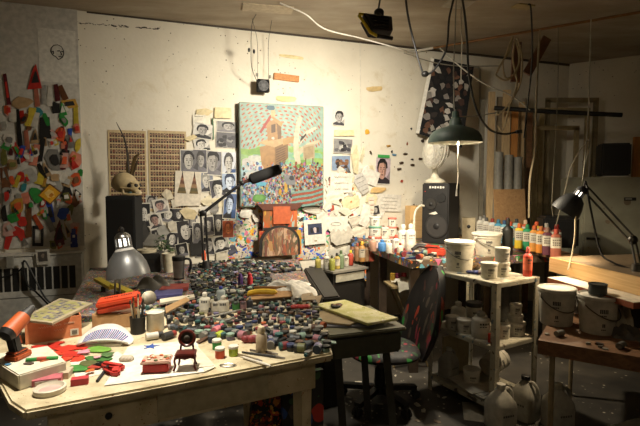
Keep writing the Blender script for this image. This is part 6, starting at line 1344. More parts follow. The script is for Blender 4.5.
# miniature chair
mc = thing('miniature_chair', T(186, 368, ZA+.008), 'miniature dark red wooden chair with oval back on the table', 'chair', rz=.12)
for x, y in ((-.034, -.022), (.034, -.022), (-.028, .03), (.028, .03)):
    b = MB(); b.tube(curve([(x, y, .052), (x*1.1, y*1.1, .035), (x*1.02, y*1.02, .018), (x*1.2, y*1.25, .0)], 4), .0042, 'red_wood', 7); b.build('leg', mc)
b = MB(); b.box((0, .004, .057), (.078, .062, .010), 'red_wood', None, .94); b.build('seat', mc, bevel=.003)
b = MB(); b.prism([(-.034, -.024, .052), (-.034, -.024, .042), (-.02, -.024, .046), (0, -.024, .040), (.02, -.024, .046), (.034, -.024, .042), (.034, -.024, .052)], (0, .004, 0), 'red_wood'); b.build('apron', mc)
b = MB()
for s in (-1, 1): b.tube([(s*.024, .03, .06), (s*.022, .036, .08)], .004, 'red_wood', 6)
b.tube([(.028*math.cos(2*PI*i/20), .036 + .004*math.sin(2*PI*i/20), .103 + .028*math.sin(2*PI*i/20)) for i in range(21)], .006, 'red_wood', 7); b.build('back_frame', mc)
b = MB(); b.ell((0, .038, .103), (.025, .004, .025), '#33302c', 20, 8); b.ell((0, .034, .103), (.012, .003, .012), '#5a5348', 12, 6); b.build('back_panel', mc)
# small bright paint pots
for px, py, c, n in ((217, 349, '#2f9a48', 'green'), (220, 357.5, '#c9502a', 'orange'), (233.5, 355.5, '#9ab02e', 'lime')):
    b = MB(); p = T(px, py, ZA); b.lathe(p, [(.018, 0), (.0195, .002), (.0195, .03), (.017, .032)], c, 18); b.lathe(p, [(.0205, .0325), (.0205, .041), (.018, .043), (0, .043)], '#d2cdbf', 18); tag(b.build('paint_pot'), f'small {c and n} paint pot with a white lid at the table front', 'pot')
b = MB(); p = T(228, 366, ZA); b.tube([p + Vector((.03*math.cos(2*PI*i/18), .014*math.sin(2*PI*i/18), .003)) for i in range(19)], .003, 'steel', 6); tag(b.build('metal_ring'), 'thin oval metal ring before the lime paint pot', 'ring')
tb = thing('glue_bottle', T(261.5, 353, ZA), 'dirty cream squeeze bottle with round top on the table', 'bottle')
b = MB(); b.lathe((0, 0, 0), [(.022, 0), (.024, .005), (.023, .065), (.018, .08), (.013, .088)], '#a8967a', 18); b.build('body', tb)
b = MB(); b.lathe((0, 0, 0), [(.015, .086), (.017, .096), (.013, .112), (0, .118)], '#c4b493', 16); b.build('cap', tb)
for i, (x0, y0, x1, y1, c, n) in enumerate(((242, 352, 285, 358, '#1d1b1a', 'black brush lying nearest behind the pale stick'), (250, 350, 278, 354, '#3a2c20', 'dark brown brush behind the black brush'), (243, 357, 271, 366, '#cfc8b8', 'pale stick pointing to the table front edge'), (205, 327, 243, 318, '#8a8880', 'grey rod lying across the jars'), (238, 354, 262, 361, '#77684c', 'tan brush between the pots and pale stick'))):
    b = MB(); a, c_ = T(x0, y0, ZA+.006+.001*i), T(x1, y1, ZA+.006+.001*i); 
    if n.startswith('grey rod'): a.z += .045; c_.z += .045
    b.cyl(a, a+(c_-a)*.8, .004, .0055, c, 8); b.cyl(a+(c_-a)*.8, c_, .0055, .003, '#6a6258' if i != 2 else c, 8); tag(b.build('paint_brush' if i not in (2, 3) else 'stick'), n, 'brush' if i not in (2, 3) else 'stick')
# ================================================================ things on the back table
LM = []                                                    # landmarks for telling the small jars apart: (name, point)
def lm(n, p): LM.append((n, Vector((p.x, p.y))))
# banana on a cardboard tray
bn = T(262, 303, ZA); bz = ZA + .05
b = MB(); q = [T(246, 306, ZA), T(292, 302, ZA), T(291, 294, ZA), T(254, 296, ZA)]
b.prism([(p.x, p.y, ZA+.030) for p in q], (0, 0, .006), 'cardboard'); w_ = q[3]-q[2]; b.prism([(q[2].x, q[2].y, ZA+.03), (q[3].x, q[3].y, ZA+.03), (q[3].x, q[3].y, ZA+.06), (q[2].x, q[2].y, ZA+.05)], (0, .006, 0), 'cardboard'); b.prism([(q[1].x, q[1].y, ZA+.03), (q[2].x, q[2].y, ZA+.03), (q[2].x, q[2].y, ZA+.06), (q[1].x, q[1].y, ZA+.045)], (.006, 0, 0), '#a89e88')
b.prism([(p.x*.98 + .02*q[0].x, p.y, ZA+.0005) for p in q], (0, 0, .0295), '#4a3c2c'); tag(b.build('cardboard_tray'), 'shallow cardboard tray with an upturned flap under the banana', 'tray')
b = MB(); pts = curve([(-.092, -.03, 0), (-.075, -.008, .002), (-.03, .012, .004), (.02, .014, .004), (.06, .006, .002), (.088, -.0, 0)], 6); n = len(pts); vs = []; fs = []
for i, p in enumerate(pts):
    t_ = i/(n-1); r = .017*min(1, t_*7+.25)*min(1, (1-t_)*6+.3)
    for k in range(8):
        a = 2*PI*k/8; vs.append(p + Vector((r*.2*math.sin(a), r*math.cos(a), r*math.sin(a))))
for i in range(n-1):
    for k in range(8): fs.append((i*8+k, i*8+(k+1) % 8, i*8+8+(k+1) % 8, i*8+8+k))
fs += [tuple(range(7, -1, -1)), tuple(range((n-1)*8, n*8))]
ba = thing('banana', Vector((bn.x, bn.y+.03, ZA+.054)), 'ripe yellow banana lying in the cardboard tray', 'banana', rz=.08)
b.add(vs, fs, '#d0aa26'); b.build('peel', ba)
b = MB(); b.cyl(pts[0], pts[0] + Vector((-.016, -.014, 0)), .006, .005, '#5a4420', 8); b.build('stem', ba); lm('the banana', bn)
# white cloth heap on the dark box
cz = ZA
def cloth(u, v):
    a = T(269, 299, cz); c_ = T(316, 297, cz); x = a.x + (c_.x-a.x)*u + .02*math.sin(v*7) - .05*v; y = a.y + .03*u + .36*v + .02*math.sin(u*9)
    e = math.sin(PI*min(1, max(0, u)))**.45*math.sin(PI*min(1, max(0, v)))**.45
    r1 = abs(math.sin(u*7 + v*4)); r2 = abs(math.sin(v*9 - u*5 + 1)); r3 = abs(math.sin(u*17 + v*13))
    return Vector((x, y, cz + .004 + e*(.026 + .022*r1 + .016*r2 + .010*r3)))
b = MB(); b.grid(cloth, 40, 26, '#cdc8bc'); b.grid(lambda u, v: Vector((cloth(u, v).x, cloth(u, v).y, cz + .0025)), 4, 4, '#cdc8bc'); tag(b.build('white_cloth'), 'heap of crumpled white cloth between banana and orange easel', 'cloth'); lm('the white cloth', T(285, 292, ZA))
# flat scraps of board at the right end
def slab(quad, z, th, m, name, label, cat='board'):
    b = MB(); b.prism([(T(x, y, z).x, T(x, y, z).y, z) for x, y in quad], (0, 0, th), m); return tag(b.build(name), label, cat)
slab([(296, 310), (318, 306), (322, 297), (306, 299)], ZA+.0, .012, '#77644a', 'wood_offcut', 'tan wood offcut at the back table right end', 'offcut')
slab([(300, 302), (316, 301), (312, 294), (302, 295)], ZA+.013, .01, '#8f7c60', 'wood_offcut', 'second tan offcut lying on top of the first at the table right end', 'offcut')
# steel travel mug, cream cup
mg = thing('travel_mug', T(179, 279, ZA), 'steel travel mug with black rim and handle on the back table', 'mug'); lm('the steel mug', T(179, 279, ZA))
b = MB(); b.lathe((0, 0, 0), [(.034, 0), (.036, .01), (.042, .10), (.045, .14)], 'steel', 24); b.build('body', mg)
b = MB(); b.lathe((0, 0, 0), [(.046, .138), (.048, .142), (.047, .165), (.04, .17), (0, .168)], 'black', 24); b.build('lid', mg)
b = MB(); b.lathe((0, 0, 0), [(.0365, 0), (.0375, .012)], 'black', 20); b.build('base_ring', mg)
b = MB(); b.tube(curve([(.042, 0, .15), (.075, 0, .148), (.088, 0, .125), (.085, 0, .08), (.075, 0, .06)]), .009, 'black', 8); b.build('handle', mg)
b = MB(); p = T(168.5, 272, ZA); b.lathe(p, [(.034, 0), (.048, .15), (.046, .15), (.033, .01), (0, .008)], '#c4bda6', 24); tag(b.build('cream_cup'), 'tall cream cup left of the steel mug', 'cup')
# clear bottles and jars grouped at mid table
BT = [(205, 321-8, .03, .115, '#b9b4a2', '#d8d2c2', '#cfcabb', 'white labelled bottle standing left in the mid table group'), (216, 313, .024, .085, '#8f897a', '#b9b2a0', '#2a2825', 'short bottle with black cap in the mid table group'), (223.5, 314, .031, .10, '#a39c8a', '#cdc6b2', '#b5ae9c', 'dull bottle with printed label in the mid table group'),
      (236, 312, .02, .08, '#23301f', '#3f7a3a', '#1c1b1a', 'dark bottle with green label in the mid table group'), (243, 311, .019, .075, '#4a2c30', '#8a6a6a', '#1c1b1a', 'dark red bottle right of the green labelled one'), (250, 309, .017, .07, '#2b2a2c', None, '#8a857a', 'black bottle at the right end of the mid table group'), (221, 301, .026, .09, '#9fa8a4', None, '#27368a', 'clear bottle with blue cap behind the mid table group')]
for px, py, r, h, bc, lc, cc, n in BT: bottle(T(px, py, ZA), r, h, bc, lc, cc, n, name='glass_bottle', marks=1)
lm('the white bottle', T(205, 313, ZA)); lm('the green label bottle', T(236, 312, ZA))
for px, py, c, w_, n in ((250, 286, '#c22a34', .028, 'bright red marker cap standing before the splashed board'), (240.5, 286, '#5a3a7a', .026, 'purple marker cap left of the bright red one'), (204, 260, '#d8572a', .03, 'orange capped pen standing below the black lamp arm')):
    w_ *= .7; b = MB(); p = T(px, py, ZA); b.lathe(p, [(w_, 0), (w_, .055), (w_*.7, .07), (w_*.6, .085), (0, .088)], c, 14); tag(b.build('marker_cap'), n, 'marker')
# clutter at the left: disc spindle on player, grey bag, yellow strips
pz = T(148, 275, ZA); pl_ = thing('disc_player', T(150, 276, ZA) + Vector((-.085, .13, 0)), 'black disc player with a spindle of discs behind the grey bag', 'player', rz=.2)
b = MB(); b.box((0, .1, .075), (.23, .2, .148), '#1d1c1b'); b.build('case', pl_, bevel=.006)
b = MB(); b.box((0, -.002, .09), (.18, .006, .05), '#0d0d0d'); b.build('front_panel', pl_)
b = MB(); b.lathe(XF[pl_.name] @ Vector((0, .10, .149)), [(.075, 0), (.075, .022), (.02, .023), (.02, .028), (0, .028)], '#b3a98e', 30); tag(b.build('disc_stack'), 'stack of pale discs lying on the black disc player', 'discs')
b = MB(); b.grid(lambda u, v: (T(134, 291, ZA).x + .24*u + .01*math.sin(v*9), T(134, 291, ZA).y - .02 + .16*v, ZA + .001 + .10*(math.sin(PI*u)*math.sin(PI*v))**.55*(.8 + .2*math.sin(u*13+v*11))), 26, 18, '#5b574e'); tag(b.build('grey_bag'), 'crumpled grey plastic bag before the disc player', 'bag'); lm('the grey bag', T(152, 291, ZA))
for (x0, y0, x1, y1, c, n) in ((97, 279, 113, 288, '#b5a232', 'left'), (113, 285, 129, 292, '#c4b03c', 'right')):
    b = MB(); a, e = T(x0, y0, ZA+.06), T(x1, y1, ZA+.045); b.bar(a, e, .045, .02, c); b.box(((a.x+e.x)/2, (a.y+e.y)/2, ZA+.017), (.03, .05, .034), '#2c2822'); tag(b.build('yellow_box'), f'{n} one of two long yellow packets behind the clamp lamp stand', 'packet')
slab([(150, 300), (182, 297), (183, 292), (156, 293)], ZA+.012, .02, '#4a4a78', 'violet_book', 'flat violet book among the clutter right of the grey bag', 'book'); slab([(158, 294), (188, 290), (189, 286), (164, 287)], ZA+.012, .02, '#8a3a34', 'red_book', 'flat dull red book behind the violet one', 'book')
slab([(166, 314), (190, 301), (186, 298), (165, 308)], ZA+.045, .006, '#97774e', 'card_scrap', 'brown folded card scrap lying over jars right of the white pot', 'card'); slab([(160, 305), (195, 299), (194, 296), (160, 301)], ZA+.03, .012, '#b5ad98', 'pale_stick', 'long pale batten lying behind the white pot', 'batten')
b = MB(); p = T(149, 306, ZA); b.ell(p + Vector((0, .0, .045)), (.042, .042, .044), '#7d7666', 18, 10); tag(b.build('grey_ball'), 'round grey ball between the tool case and white pot', 'ball')
b = MB(); p = T(153, 316, ZA); b.ell(p + Vector((0, .0, .02)), (.02, .014, .02), '#8f9a3a', 10, 7); tag(b.build('lime_lump'), 'small lime lump in front of the grey ball', 'lump')
# lying tubes near the white paper
for (x0, y0, x1, y1, c, cap, n) in ((146, 337, 163, 334, '#cfcabc', '#1d1c1b', 'white paint tube with black cap in front of the white pot'), (163, 337, 175, 333, '#2b2a29', '#8a2a22', 'black tube with red end behind the miniature chair'), (214, 331, 222, 326, '#c9707a', '#b0505a', 'pink capped jar lying among jars above the green pot'), (216, 337, 222, 333, '#a3b032', '#87942a', 'lime tube lying above the green pot')):
    b = MB(); a, e = T(x0, y0, ZA+.018), T(x1, y1, ZA+.018); d_ = e-a; b.cyl(a, a+d_*.7, .0165, .0165, c, 12); b.cyl(a+d_*.7, e, .014, .014, cap, 12); tag(b.build('paint_tube'), n, 'tube')
chip(158, 333, .06, .03, '#c98a2a', 'orange_cutout', 'flat orange cutout before the white pot')
b = MB()
for i in range(5): b.ell(T(250, 343, ZA) + Vector((.012*i - .02, .006*(i % 2), .018)), (.02, .014, .017), ['#7a2a2c', '#6a2226', '#8a3436'][i % 3], 8, 6)
tag(b.build('maroon_rag'), 'small maroon rag beside the squeeze bottle', 'rag'); b = MB()
for i in range(4): b.ell(T(300, 316, ZA) + Vector((.02*i - .03, .006*(i % 2), .05)), (.022, .016, .012), '#a02a26', 8, 6)
tag(b.build('red_rag'), 'small red rag lying on jars at the right end', 'rag'); lm('the squeeze bottle', T(261, 353, ZA)); lm('the miniature chair', T(186, 368, ZA)); lm('the white pot', T(156, 330, ZA)); lm('the green paint pot', T(217, 349, ZA)); lm('the tan offcuts', T(310, 303, ZA)); lm('the lamp arm foot', T(206, 268.7, ZA)); lm('the red rag', T(300, 316, ZA)); lm('the orange easel', T(280, 276, ZA)); lm('the maroon rag', T(250, 343, ZA)); lm('the red marker cap', T(250, 286, ZA)); lm('the lime board', T(335, 318, ZA)); lm('the violet book', T(168, 296, ZA))
# ---------------------------------------------------------------- hundreds of little jars, tubes and caps
CN = {'black': '#161615', 'teal': '#28524f', 'crimson': '#74242a', 'navy': '#1f2c52', 'olive': '#5c5e34', 'pale green': '#7d9484', 'grey': '#77746c', 'brown': '#553a28', 'white': '#b5b0a2', 'pink': '#96626a', 'orange': '#a0522c', 'lilac': '#6d6680', 'slate': '#343c42', 'cream': '#958b72'}
KEYS = ['black']*20 + ['slate']*7 + ['grey']*4 + ['brown', 'olive', 'navy', 'white'] + ['pale green', 'teal', 'olive', 'brown', 'crimson', 'navy', 'white', 'pink', 'orange', 'lilac', 'cream', 'pale green', 'slate', 'teal']
CACHE = {}
def small(kind, c1, c2):
    key = (kind, c1, c2)
    if key in CACHE: return CACHE[key]
    b = MB(); a, e = CN[c1], CN[c2]
    if kind == 'paint_jar':
        b.lathe((0, 0, 0), [(.02, 0), (.0215, .003), (.0215, .02), (.018, .0225)], a, 12); b.lathe((0, 0, 0), [(.0215, .022), (.0225, .023), (.0225, .034), (.020, .0355), (0, .0355)], e, 12)
    elif kind == 'lying_jar':
        b.cyl((-.028, 0, .021), (.006, 0, .021), .021, .021, a, 12); b.cyl((.006, 0, .021), (.022, 0, .021), .0205, .0205, e, 12)
    elif kind == 'paint_tube':
        b.cyl((.03, 0, .011), (.045, 0, .011), .0085, .0075, e, 8); vs = [(-.045, -.016, .004), (-.045, .016, .004), (-.045, .016, .007), (-.045, -.016, .007), (.03, -.011, .0), (.03, .011, .0), (.03, .011, .022), (.03, -.011, .022)]
        b.add(vs, [(0, 1, 2, 3), (4, 7, 6, 5), (0, 4, 5, 1), (1, 5, 6, 2), (2, 6, 7, 3), (3, 7, 4, 0)], a)
    elif kind == 'jar_lid': b.lathe((0, 0, 0), [(.022, 0), (.0225, .010), (.02, .0115), (0, .0115)], a, 12)
    elif kind == 'dropper_bottle':
        b.lathe((0, 0, 0), [(.017, 0), (.018, .003), (.018, .042), (.009, .052)], a, 12); b.lathe((0, 0, 0), [(.011, .05), (.0095, .07), (0, .073)], e, 10)
    CACHE[key] = b.mesh(kind); return CACHE[key]
NAMES = {'paint_jar': 'small {a} jar with {b} lid', 'lying_jar': '{a} jar lying down, {b} lid', 'paint_tube': '{a} tube with {b} cap', 'jar_lid': 'loose {a} jar lid', 'dropper_bottle': '{a} dropper bottle with {b} tip'}
CATS = {'paint_jar': 'jar', 'lying_jar': 'jar', 'paint_tube': 'tube', 'jar_lid': 'lid', 'dropper_bottle': 'bottle'}
def inpoly(p, P):
    r = False
    for i in range(len(P)):
        a, c = P[i], P[i-1]
        if (a[1] > p[1]) != (c[1] > p[1]) and p[0] < (c[0]-a[0])*(p[1]-a[1])/(c[1]-a[1]) + a[0]: r = not r
    return r
HEAP = [(170, 330), (192, 336), (206, 344), (226, 340), (248, 340), (272, 349), (300, 356), (329, 352), (325, 332), (319, 318), (314, 302), (306, 285), (297, 266), (268, 262), (210, 262), (190, 268), (192, 284), (152, 283), (120, 292), (110, 304), (150, 310), (166, 318)]
HP = [(T(x, y, ZA).x, T(x, y, ZA).y) for x, y in HEAP]
xs = [p[0] for p in HP]; ys = [p[1] for p in HP]
BLK = []                                                    # (x, y, radius) already taken
for px, py, r in ((205, 313, .045), (216, 313, .035), (223.5, 314, .045), (236, 312, .03), (243, 311, .03), (250, 309, .03), (221, 301, .035), (179, 279, .06), (168.5, 272, .06), (163, 268, .08), (261.5, 353, .035), (217, 349, .03), (220, 357.5, .03), (233.5, 355.5, .03), (250, 286, .04), (240.5, 286, .04), (204, 260, .04), (186, 368, .06), (155.5, 330, .055), (250, 343, .05), (206, 257, .06), (206, 268.7, .075), (281, 256, .24), (117, 309, .06), (105, 284, .11), (121, 288, .11), (153, 285, .15), (148, 268, .2), (110, 324, .13), (149, 306, .05), (138, 333, .05), (218, 329, .035), (219, 335, .035), (169, 335, .05), (153, 316, .03)):
    p = T(px, py, ZA); BLK.append((p.x, p.y, r))
boxes = [[(244, 308), (296, 303), (295, 292), (252, 294)], [(266, 301), (320, 299), (316, 270), (270, 274)], [(150, 306), (196, 302), (192, 284), (148, 292)]]
BP = [[(T(x, y, ZA).x, T(x, y, ZA).y) for x, y in q] for q in boxes]
pts = []; tries = 0
def free(x, y, d):
    if not inpoly((x, y), HP) or any(inpoly((x, y), q) for q in BP): return False
    if any((x-a)**2 + (y-c)**2 < (r + .012)**2 for a, c, r in BLK): return False
    return all((x-a)**2 + (y-c)**2 > d*d for a, c in pts)
while tries < 110000 and len(pts) < 2200:
    tries += 1; x, y = RN.uniform(min(xs), max(xs)), RN.uniform(min(ys), max(ys))
    if free(x, y, .0355): pts.append((x, y))
pts.sort(key=lambda p: p[1])
NIND = 292
SEEN = {}
def where(x, y):
    n, p = min(LM, key=lambda t: (t[1].x-x)**2 + (t[1].y-y)**2); dx, dy = x-p.x, y-p.y
    return ('right of ' if dx > 0 else 'left of ') + n if abs(dx) > abs(dy)*.8 else ('behind ' if dy > 0 else 'before ') + n
for i, (x, y) in enumerate(pts[:NIND]):
    kind = RN.choice(['paint_jar']*6 + ['lying_jar']*4 + ['paint_tube']*3 + ['jar_lid', 'dropper_bottle'])
    best = None
    for _ in range(14):
        c1, c2 = RN.choice(KEYS), RN.choice(KEYS)
        if c1 == c2 and kind != 'jar_lid': continue
        lab = NAMES[kind].format(a=c1, b=c2) + ', ' + where(x, y)
        if best is None or lab not in SEEN: best = (c1, c2, lab)
        if lab not in SEEN: break
    c1, c2, lab = best; SEEN[lab] = 1
    o = bpy.data.objects.new(kind, small(kind, c1, c2)); COL.objects.link(o); o.location = (x, y, ZA + .0006); 
    o.rotation_euler = (0, 0, RN.uniform(0, 6.28)); o.scale = ((.88 if y < 2.2 else .68)*RN.uniform(.86, 1.04),)*3
    tag(o, lab, CATS[kind], 'little jars and tubes crowding the tables')
b = MB()
for (x, y) in pts[NIND:]:
    c = CN[RN.choice(KEYS)]; e = CN[RN.choice(KEYS)]; a = RN.uniform(0, 6.28); d_ = Vector((math.cos(a), math.sin(a), 0)); p = Vector((x, y, ZA+.0006))
    if RN.random() < .6: b.cyl(p, p + Vector((0, 0, .009)), .0145, .0145, c, 8); b.cyl(p + Vector((0, 0, .009)), p + Vector((0, 0, .016)), .0152, .0152, e, 8)
    else: b.cyl(p - d_*.026 + Vector((0, 0, .0115)), p + d_*.01 + Vector((0, 0, .0115)), .0112, .0112, c, 8); b.cyl(p + d_*.01 + Vector((0, 0, .0115)), p + d_*.024 + Vector((0, 0, .0115)), .0108, .0138, e, 8)
if len(pts) > NIND: tag(stuff(b.build('jar_clutter')), 'mass of little paint jars at the far end of the back table', 'clutter')
# crumbs of dried paint on the cream table
gp_ = thing('green_plant', T(163, 262.5, ZA), 'small leafy green plant in a dark pot left of the cream cup', 'plant')
b = MB(); b.lathe((0, 0, 0), [(.04, 0), (.052, .08), (.05, .082), (.045, .07), (0, .068)], '#2c241e', 16); b.build('pot', gp_)
b = MB()
for i in range(70):
    a = RN.uniform(0, 6.28); r = .095*math.sqrt(RN.random()); z = .1 + .16*RN.random()*(1.1 - r/.1); c = Vector((r*math.cos(a), r*math.sin(a), z)); u = Vector((math.cos(a+.3), math.sin(a+.3), RN.uniform(-.5, .4)))*.03; v = Vector((-math.sin(a), math.cos(a), .3))*.011
    b.prism([c - u, c + v, c + u, c - v], (0, 0, .0012), RN.choice(['#2f4a24', '#3d5a2c', '#4a6a34', '#26401f']))
for i in range(9): a = i*.7; b.tube([(0, 0, .06), (.03*math.cos(a), .03*math.sin(a), .13), (.07*math.cos(a), .07*math.sin(a), .2)], .002, '#3a4a26', 4)
b.build('foliage', gp_)
# ---------------------------------------------------------------- bottles on the drawer cabinet and crate
CBt = [(318, 268, '#a89a4a', '#8f8a30', 'yellow', .10), (326.5, 269, '#b9b5a8', '#c9c4b6', 'cloudy white', .14), (332, 270, '#8a8a3a', '#3a3a2a', 'olive', .12), (337, 268.5, '#a08a40', '#2a2825', 'mustard', .13), (341, 268, '#6a7a5a', '#4a5a3a', 'grey green', .15), (346, 266, '#a8a598', '#8f8c80', 'clear', .11), (350.5, 265, '#a8402c', '#c4b22e', 'red with yellow top', .13)]
for i_, (px, py, c, cap, n, h) in enumerate(CBt): bottle(T(px, py, .7225), .026, h*1.05, c, '#bdb5a0' if i_ % 2 else None, cap, f'{n} bottle standing on the small drawer cabinet', name='cabinet_bottle', group='bottles on the drawer cabinet')
for px, py, c, cap, n, h in ((353, 260, '#7a4a2a', '#3a5a8a', 'brown blue capped', .16), (357.5, 261, '#8f6a48', '#8a3a22', 'rust', .17), (362, 261.5, '#a87a42', '#d8a03a', 'amber', .19), (366.5, 261, '#8a6a4a', '#4a3a2a', 'tan', .16), (371.5, 261, '#a8503a', '#c9532a', 'red orange', .19), (356, 256, '#5a6a7a', '#3f5f8f', 'blue grey', .19), (364, 255, '#6a4a30', '#5a7aa0', 'dark brown', .2), (370, 256, '#a8a08a', '#6a6a8a', 'dull cream', .19)):
    bottle(T(px, py, .7405), .030, h, c, '#b3a892' if px % 1 == 0 else None, cap, f'{n} spattered bottle in the cluster on the dark crate', name='spattered_bottle', group='spattered bottles on the crate')
# tubs and bottles stacked against the wall end of the bench
def bench_px(px, py): return T(px, py, ZB)
for i, (px, py, r, h, n, c) in enumerate(((375, 247, .06, .10, 'lower left pink labelled tub of the wall stack', '#c9b8b0'), (384.5, 246, .05, .09, 'lower middle tub of the wall stack', '#cfc9ba'), (392, 246, .045, .095, 'lower right tub of the wall stack', '#cbb5ac'))):
    base = bench_px(px, py); tub(base, r, h, n, tone=c, lid='#c2705f' if i != 1 else '#d0cbbd')
    tub(base + Vector((0, 0, h+.0005)), r*.95, h*.92, n.replace('lower', 'second level'), tone='#cfc8b8', lid='#c8786a' if i == 2 else '#6a9a84' if i == 0 else '#d2ccbe')
    if i != 1: tub(base + Vector((0, 0, h*1.92+.001)), r*.85, h*.85, n.replace('lower', 'top level'), tone='#d2ccbc', lid='#c26a5c' if i == 2 else '#d5cfc2')
for px, py, c, cap, n, h, r in ((382, 251, '#3f74a8', '#3f74a8', 'blue', .10, .035), (373, 251, '#a8806a', '#c9c2b2', 'rust', .12, .03), (389, 253, '#cdc7b8', '#c9c2b2', 'small white', .11, .026), (396, 251, '#cfc9ba', '#b8442e', 'red capped white', .14, .03), (403, 249, '#d2ccbe', '#c9c3b4', 'tall white', .22, .045), (410.5, 250, '#d5cfc0', '#cfc9ba', 'tall white right hand', .23, .045), (400, 255, '#c9bfa8', '#8a3a2c', 'cream', .10, .025)):
    bottle(bench_px(px, py), r, h, c, '#d8d2c4' if h > .12 else None, cap, f'{n} bottle at the wall end of the paint-caked bench', name='bench_bottle', group='bottles at the bench wall end')
# bits on the bench
BTP = [(386, 254), (404, 262), (438, 271), (448, 266), (428, 251), (418, 255), (402, 252)]
BQ = [(T(x, y, ZB).x, T(x, y, ZB).y) for x, y in BTP]; pts2 = []
LM2 = [('the studio monitor', T(432, 250, ZB)), ('the tall white bottles', T(406, 250, ZB)), ('the left white bucket', T(450, 262, ZB)), ('the blue bottle', T(382, 251, ZB)), ('the bench edge', T(420, 268, ZB))]
for _ in range(9000):
    x, y = RN.uniform(.3, 1.2), RN.uniform(3.3, 5)
    q_ = Vector((x, y, ZB)) - BA
    if .03 < q_.dot(BU) < 1.38 and .03 < q_.dot(BV) < 1.4 and inpoly((x, y), BQ) and all((x-a)**2 + (y-c)**2 > .05**2 for a, c in pts2) and len(pts2) < 70: pts2.append((x, y))
for x, y in pts2:
    n, p = min(LM2, key=lambda t: (t[1].x-x)**2 + (t[1].y-y)**2); dx, dy = x-p.x, y-p.y
    wh = ('right of ' if dx > 0 else 'left of ') + n if abs(dx) > abs(dy)*.8 else ('behind ' if dy > 0 else 'before ') + n
    kind = RN.choice(['paint_tube', 'paint_tube', 'lying_jar', 'jar_lid', 'paint_jar']); c1, c2 = None, None
    for _ in range(12):
        c1 = RN.choice(['white', 'orange', 'crimson', 'cream', 'pink', 'navy', 'teal', 'grey', 'black', 'pale green']); c2 = RN.choice(['white', 'crimson', 'black', 'cream', 'navy', 'orange'])
        if c1 == c2: continue
        lab = NAMES[kind].format(a=c1, b=c2) + ' on the bench, ' + wh
        if lab not in SEEN: break
    SEEN[lab] = 1
    o = bpy.data.objects.new(kind, small(kind, c1, c2)); COL.objects.link(o); o.location = (x, y, ZB+.0006); o.rotation_euler = (0, 0, RN.uniform(0, 6.28)); tag(o, lab, CATS[kind], 'paint bits strewn over the bench')
# silver tubes beside the monitor
for i in range(26):
    px = 452 + (i % 13)*2.6 + RN.uniform(-.5, .5); py = 233 + (i % 13)*.42 - (i//13)*3.4; p = T(px, py, ZB)
    key = ('silver_tube', i % 3)
    if key not in CACHE:
        b = MB(); b.lathe((0, 0, 0), [(.015, 0), (.016, .05), (.006, .06), (.006, .066)], ['steel', 'aluminium', '#b0a894'][i % 3], 10); b.lathe((0, 0, 0), [(.009, .064), (.008, .08), (0, .081)], ['#2a2825', '#a8a294', '#7a5a3a'][i % 3], 8); CACHE[key] = b.mesh('silver_tube')
    o = bpy.data.objects.new('silver_tube', CACHE[key]); COL.objects.link(o); o.location = (p.x, p.y, ZB+.0006); tag(o, 'silver paint tube standing in the crowd right of the studio monitor', 'tube', 'silver tubes beside the monitor')
b = MB(); p = T(433, 256, ZB)
b.box((0, 0, .03), (.14, .09, .06), '#b5402a'); b.box((-.03, 0, .07), (.12, .05, .03), '#26221f'); tag(b.build('orange_tool', M=at(p + Vector((.03, .02, 0)), -.5), bevel=.012), 'orange and black power tool before the studio monitor', 'tool')
b = MB(); p = T(423, 252, ZB); b.tube(curve([(-.09, 0, .02), (-.03, .03, .05), (.05, .02, .035), (.09, -.03, .02)]), .016, '#221f1d', 8); tag(b.build('black_hose', M=at(p)), 'black curled hose before the studio monitor', 'hose')
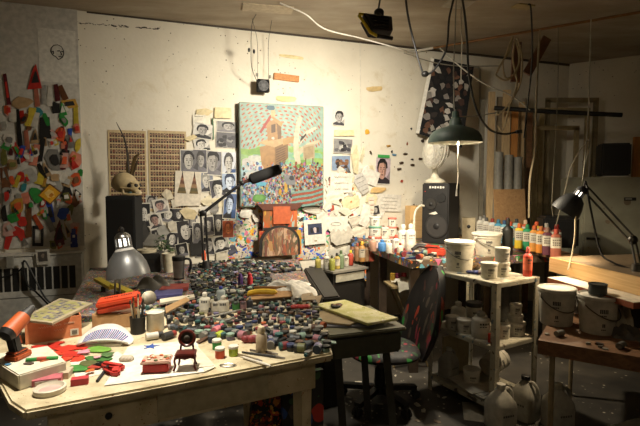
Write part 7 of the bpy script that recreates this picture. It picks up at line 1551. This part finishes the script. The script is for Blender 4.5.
# ================================================================ floor litter, camera, world
for i in range(40):
    px, py = RN.uniform(335, 450), RN.uniform(372, 425); p = T(px, py, 0)
    b = MB(); s = RN.uniform(.01, .035); b.prism([(x, y, 0) for x, y in scrap_pts(s*2, s, 5)], (0, 0, .003), RN.choice(['#b8b1a0', '#8f8878', '#c9c2b0', '#6a5a48'])); zone = 'left of the swivel chair base' if px < 365 else 'under the swivel chair' if px < 415 else 'right of the swivel chair base'
    tag(b.build('floor_scrap', M=at((p.x, p.y, .0006), RN.uniform(0, 6))), f'small pale litter scrap on the dark floor {zone}', 'scrap', f'litter {zone}')
chip(373, 389, .10, .035, '#c4beb0', 'paper_scrap', 'larger white paper scrap on the floor before the chair base', 0, .003, 6, .3, 0, None, 'scrap')
slabp = [T(464, 420, 0), T(494, 424, 0), T(486, 404, 0), T(462, 402, 0)]
b = MB(); b.prism([(p.x, p.y, .0006) for p in slabp], (0, 0, .002), '#9a9484'); tag(b.build('paper_sheet'), 'white paper sheet on the floor at the shelf foot', 'paper')
NEST = {'printed_label': 'body', 'paper_label': 'body', 'lens': 'housing', 'cooling_fin': 'housing', 'teeth': 'jaw', 'grille': 'cabinet', 'screen': 'cabinet', 'stripe_pattern': 'tray_body', 'handwriting': 'carton_body', 'sticker': 'carton_body', 'drawer_knob': 'apron', 'woofer_cone': 'woofer_ring', 'slot_grille': 'body', 'guard_badge': 'guard', 'lettering': 'upper_shell', 'trigger': 'handle', 'gas_column_': '', 'bulb': 'vent_neck'}
kid = {}
for o in list(COL.objects):
    if o.parent is not None: kid.setdefault(o.parent.name, []).append(o)
for pn, ks in kid.items():
    for o in ks:
        t = NEST.get(o.name.split('.')[0])
        if t:
            m = [k for k in ks if k.name.split('.')[0] == t]
            if len(m) == 1: o.parent = m[0]
cam = bpy.data.cameras.new('camera'); cam.sensor_width = 36; cam.lens = 36*F/640; cam.clip_start = .05
co = bpy.data.objects.new('camera', cam); COL.objects.link(co); co.location = EYE; co.rotation_euler = (PI/2 - PITCH, 0, 0)
sc = bpy.context.scene; sc.camera = co
wd = bpy.data.worlds.new('room_dark'); sc.world = wd; wd.use_nodes = True
wd.node_tree.nodes['Background'].inputs[0].default_value = (.02, .018, .014, 1); wd.node_tree.nodes['Background'].inputs[1].default_value = .1
sc.view_settings.view_transform = 'Standard'; sc.view_settings.look = 'None'; sc.view_settings.gamma = 1; sc.view_settings.use_curve_mapping = False
sc.view_settings.exposure = 0.0
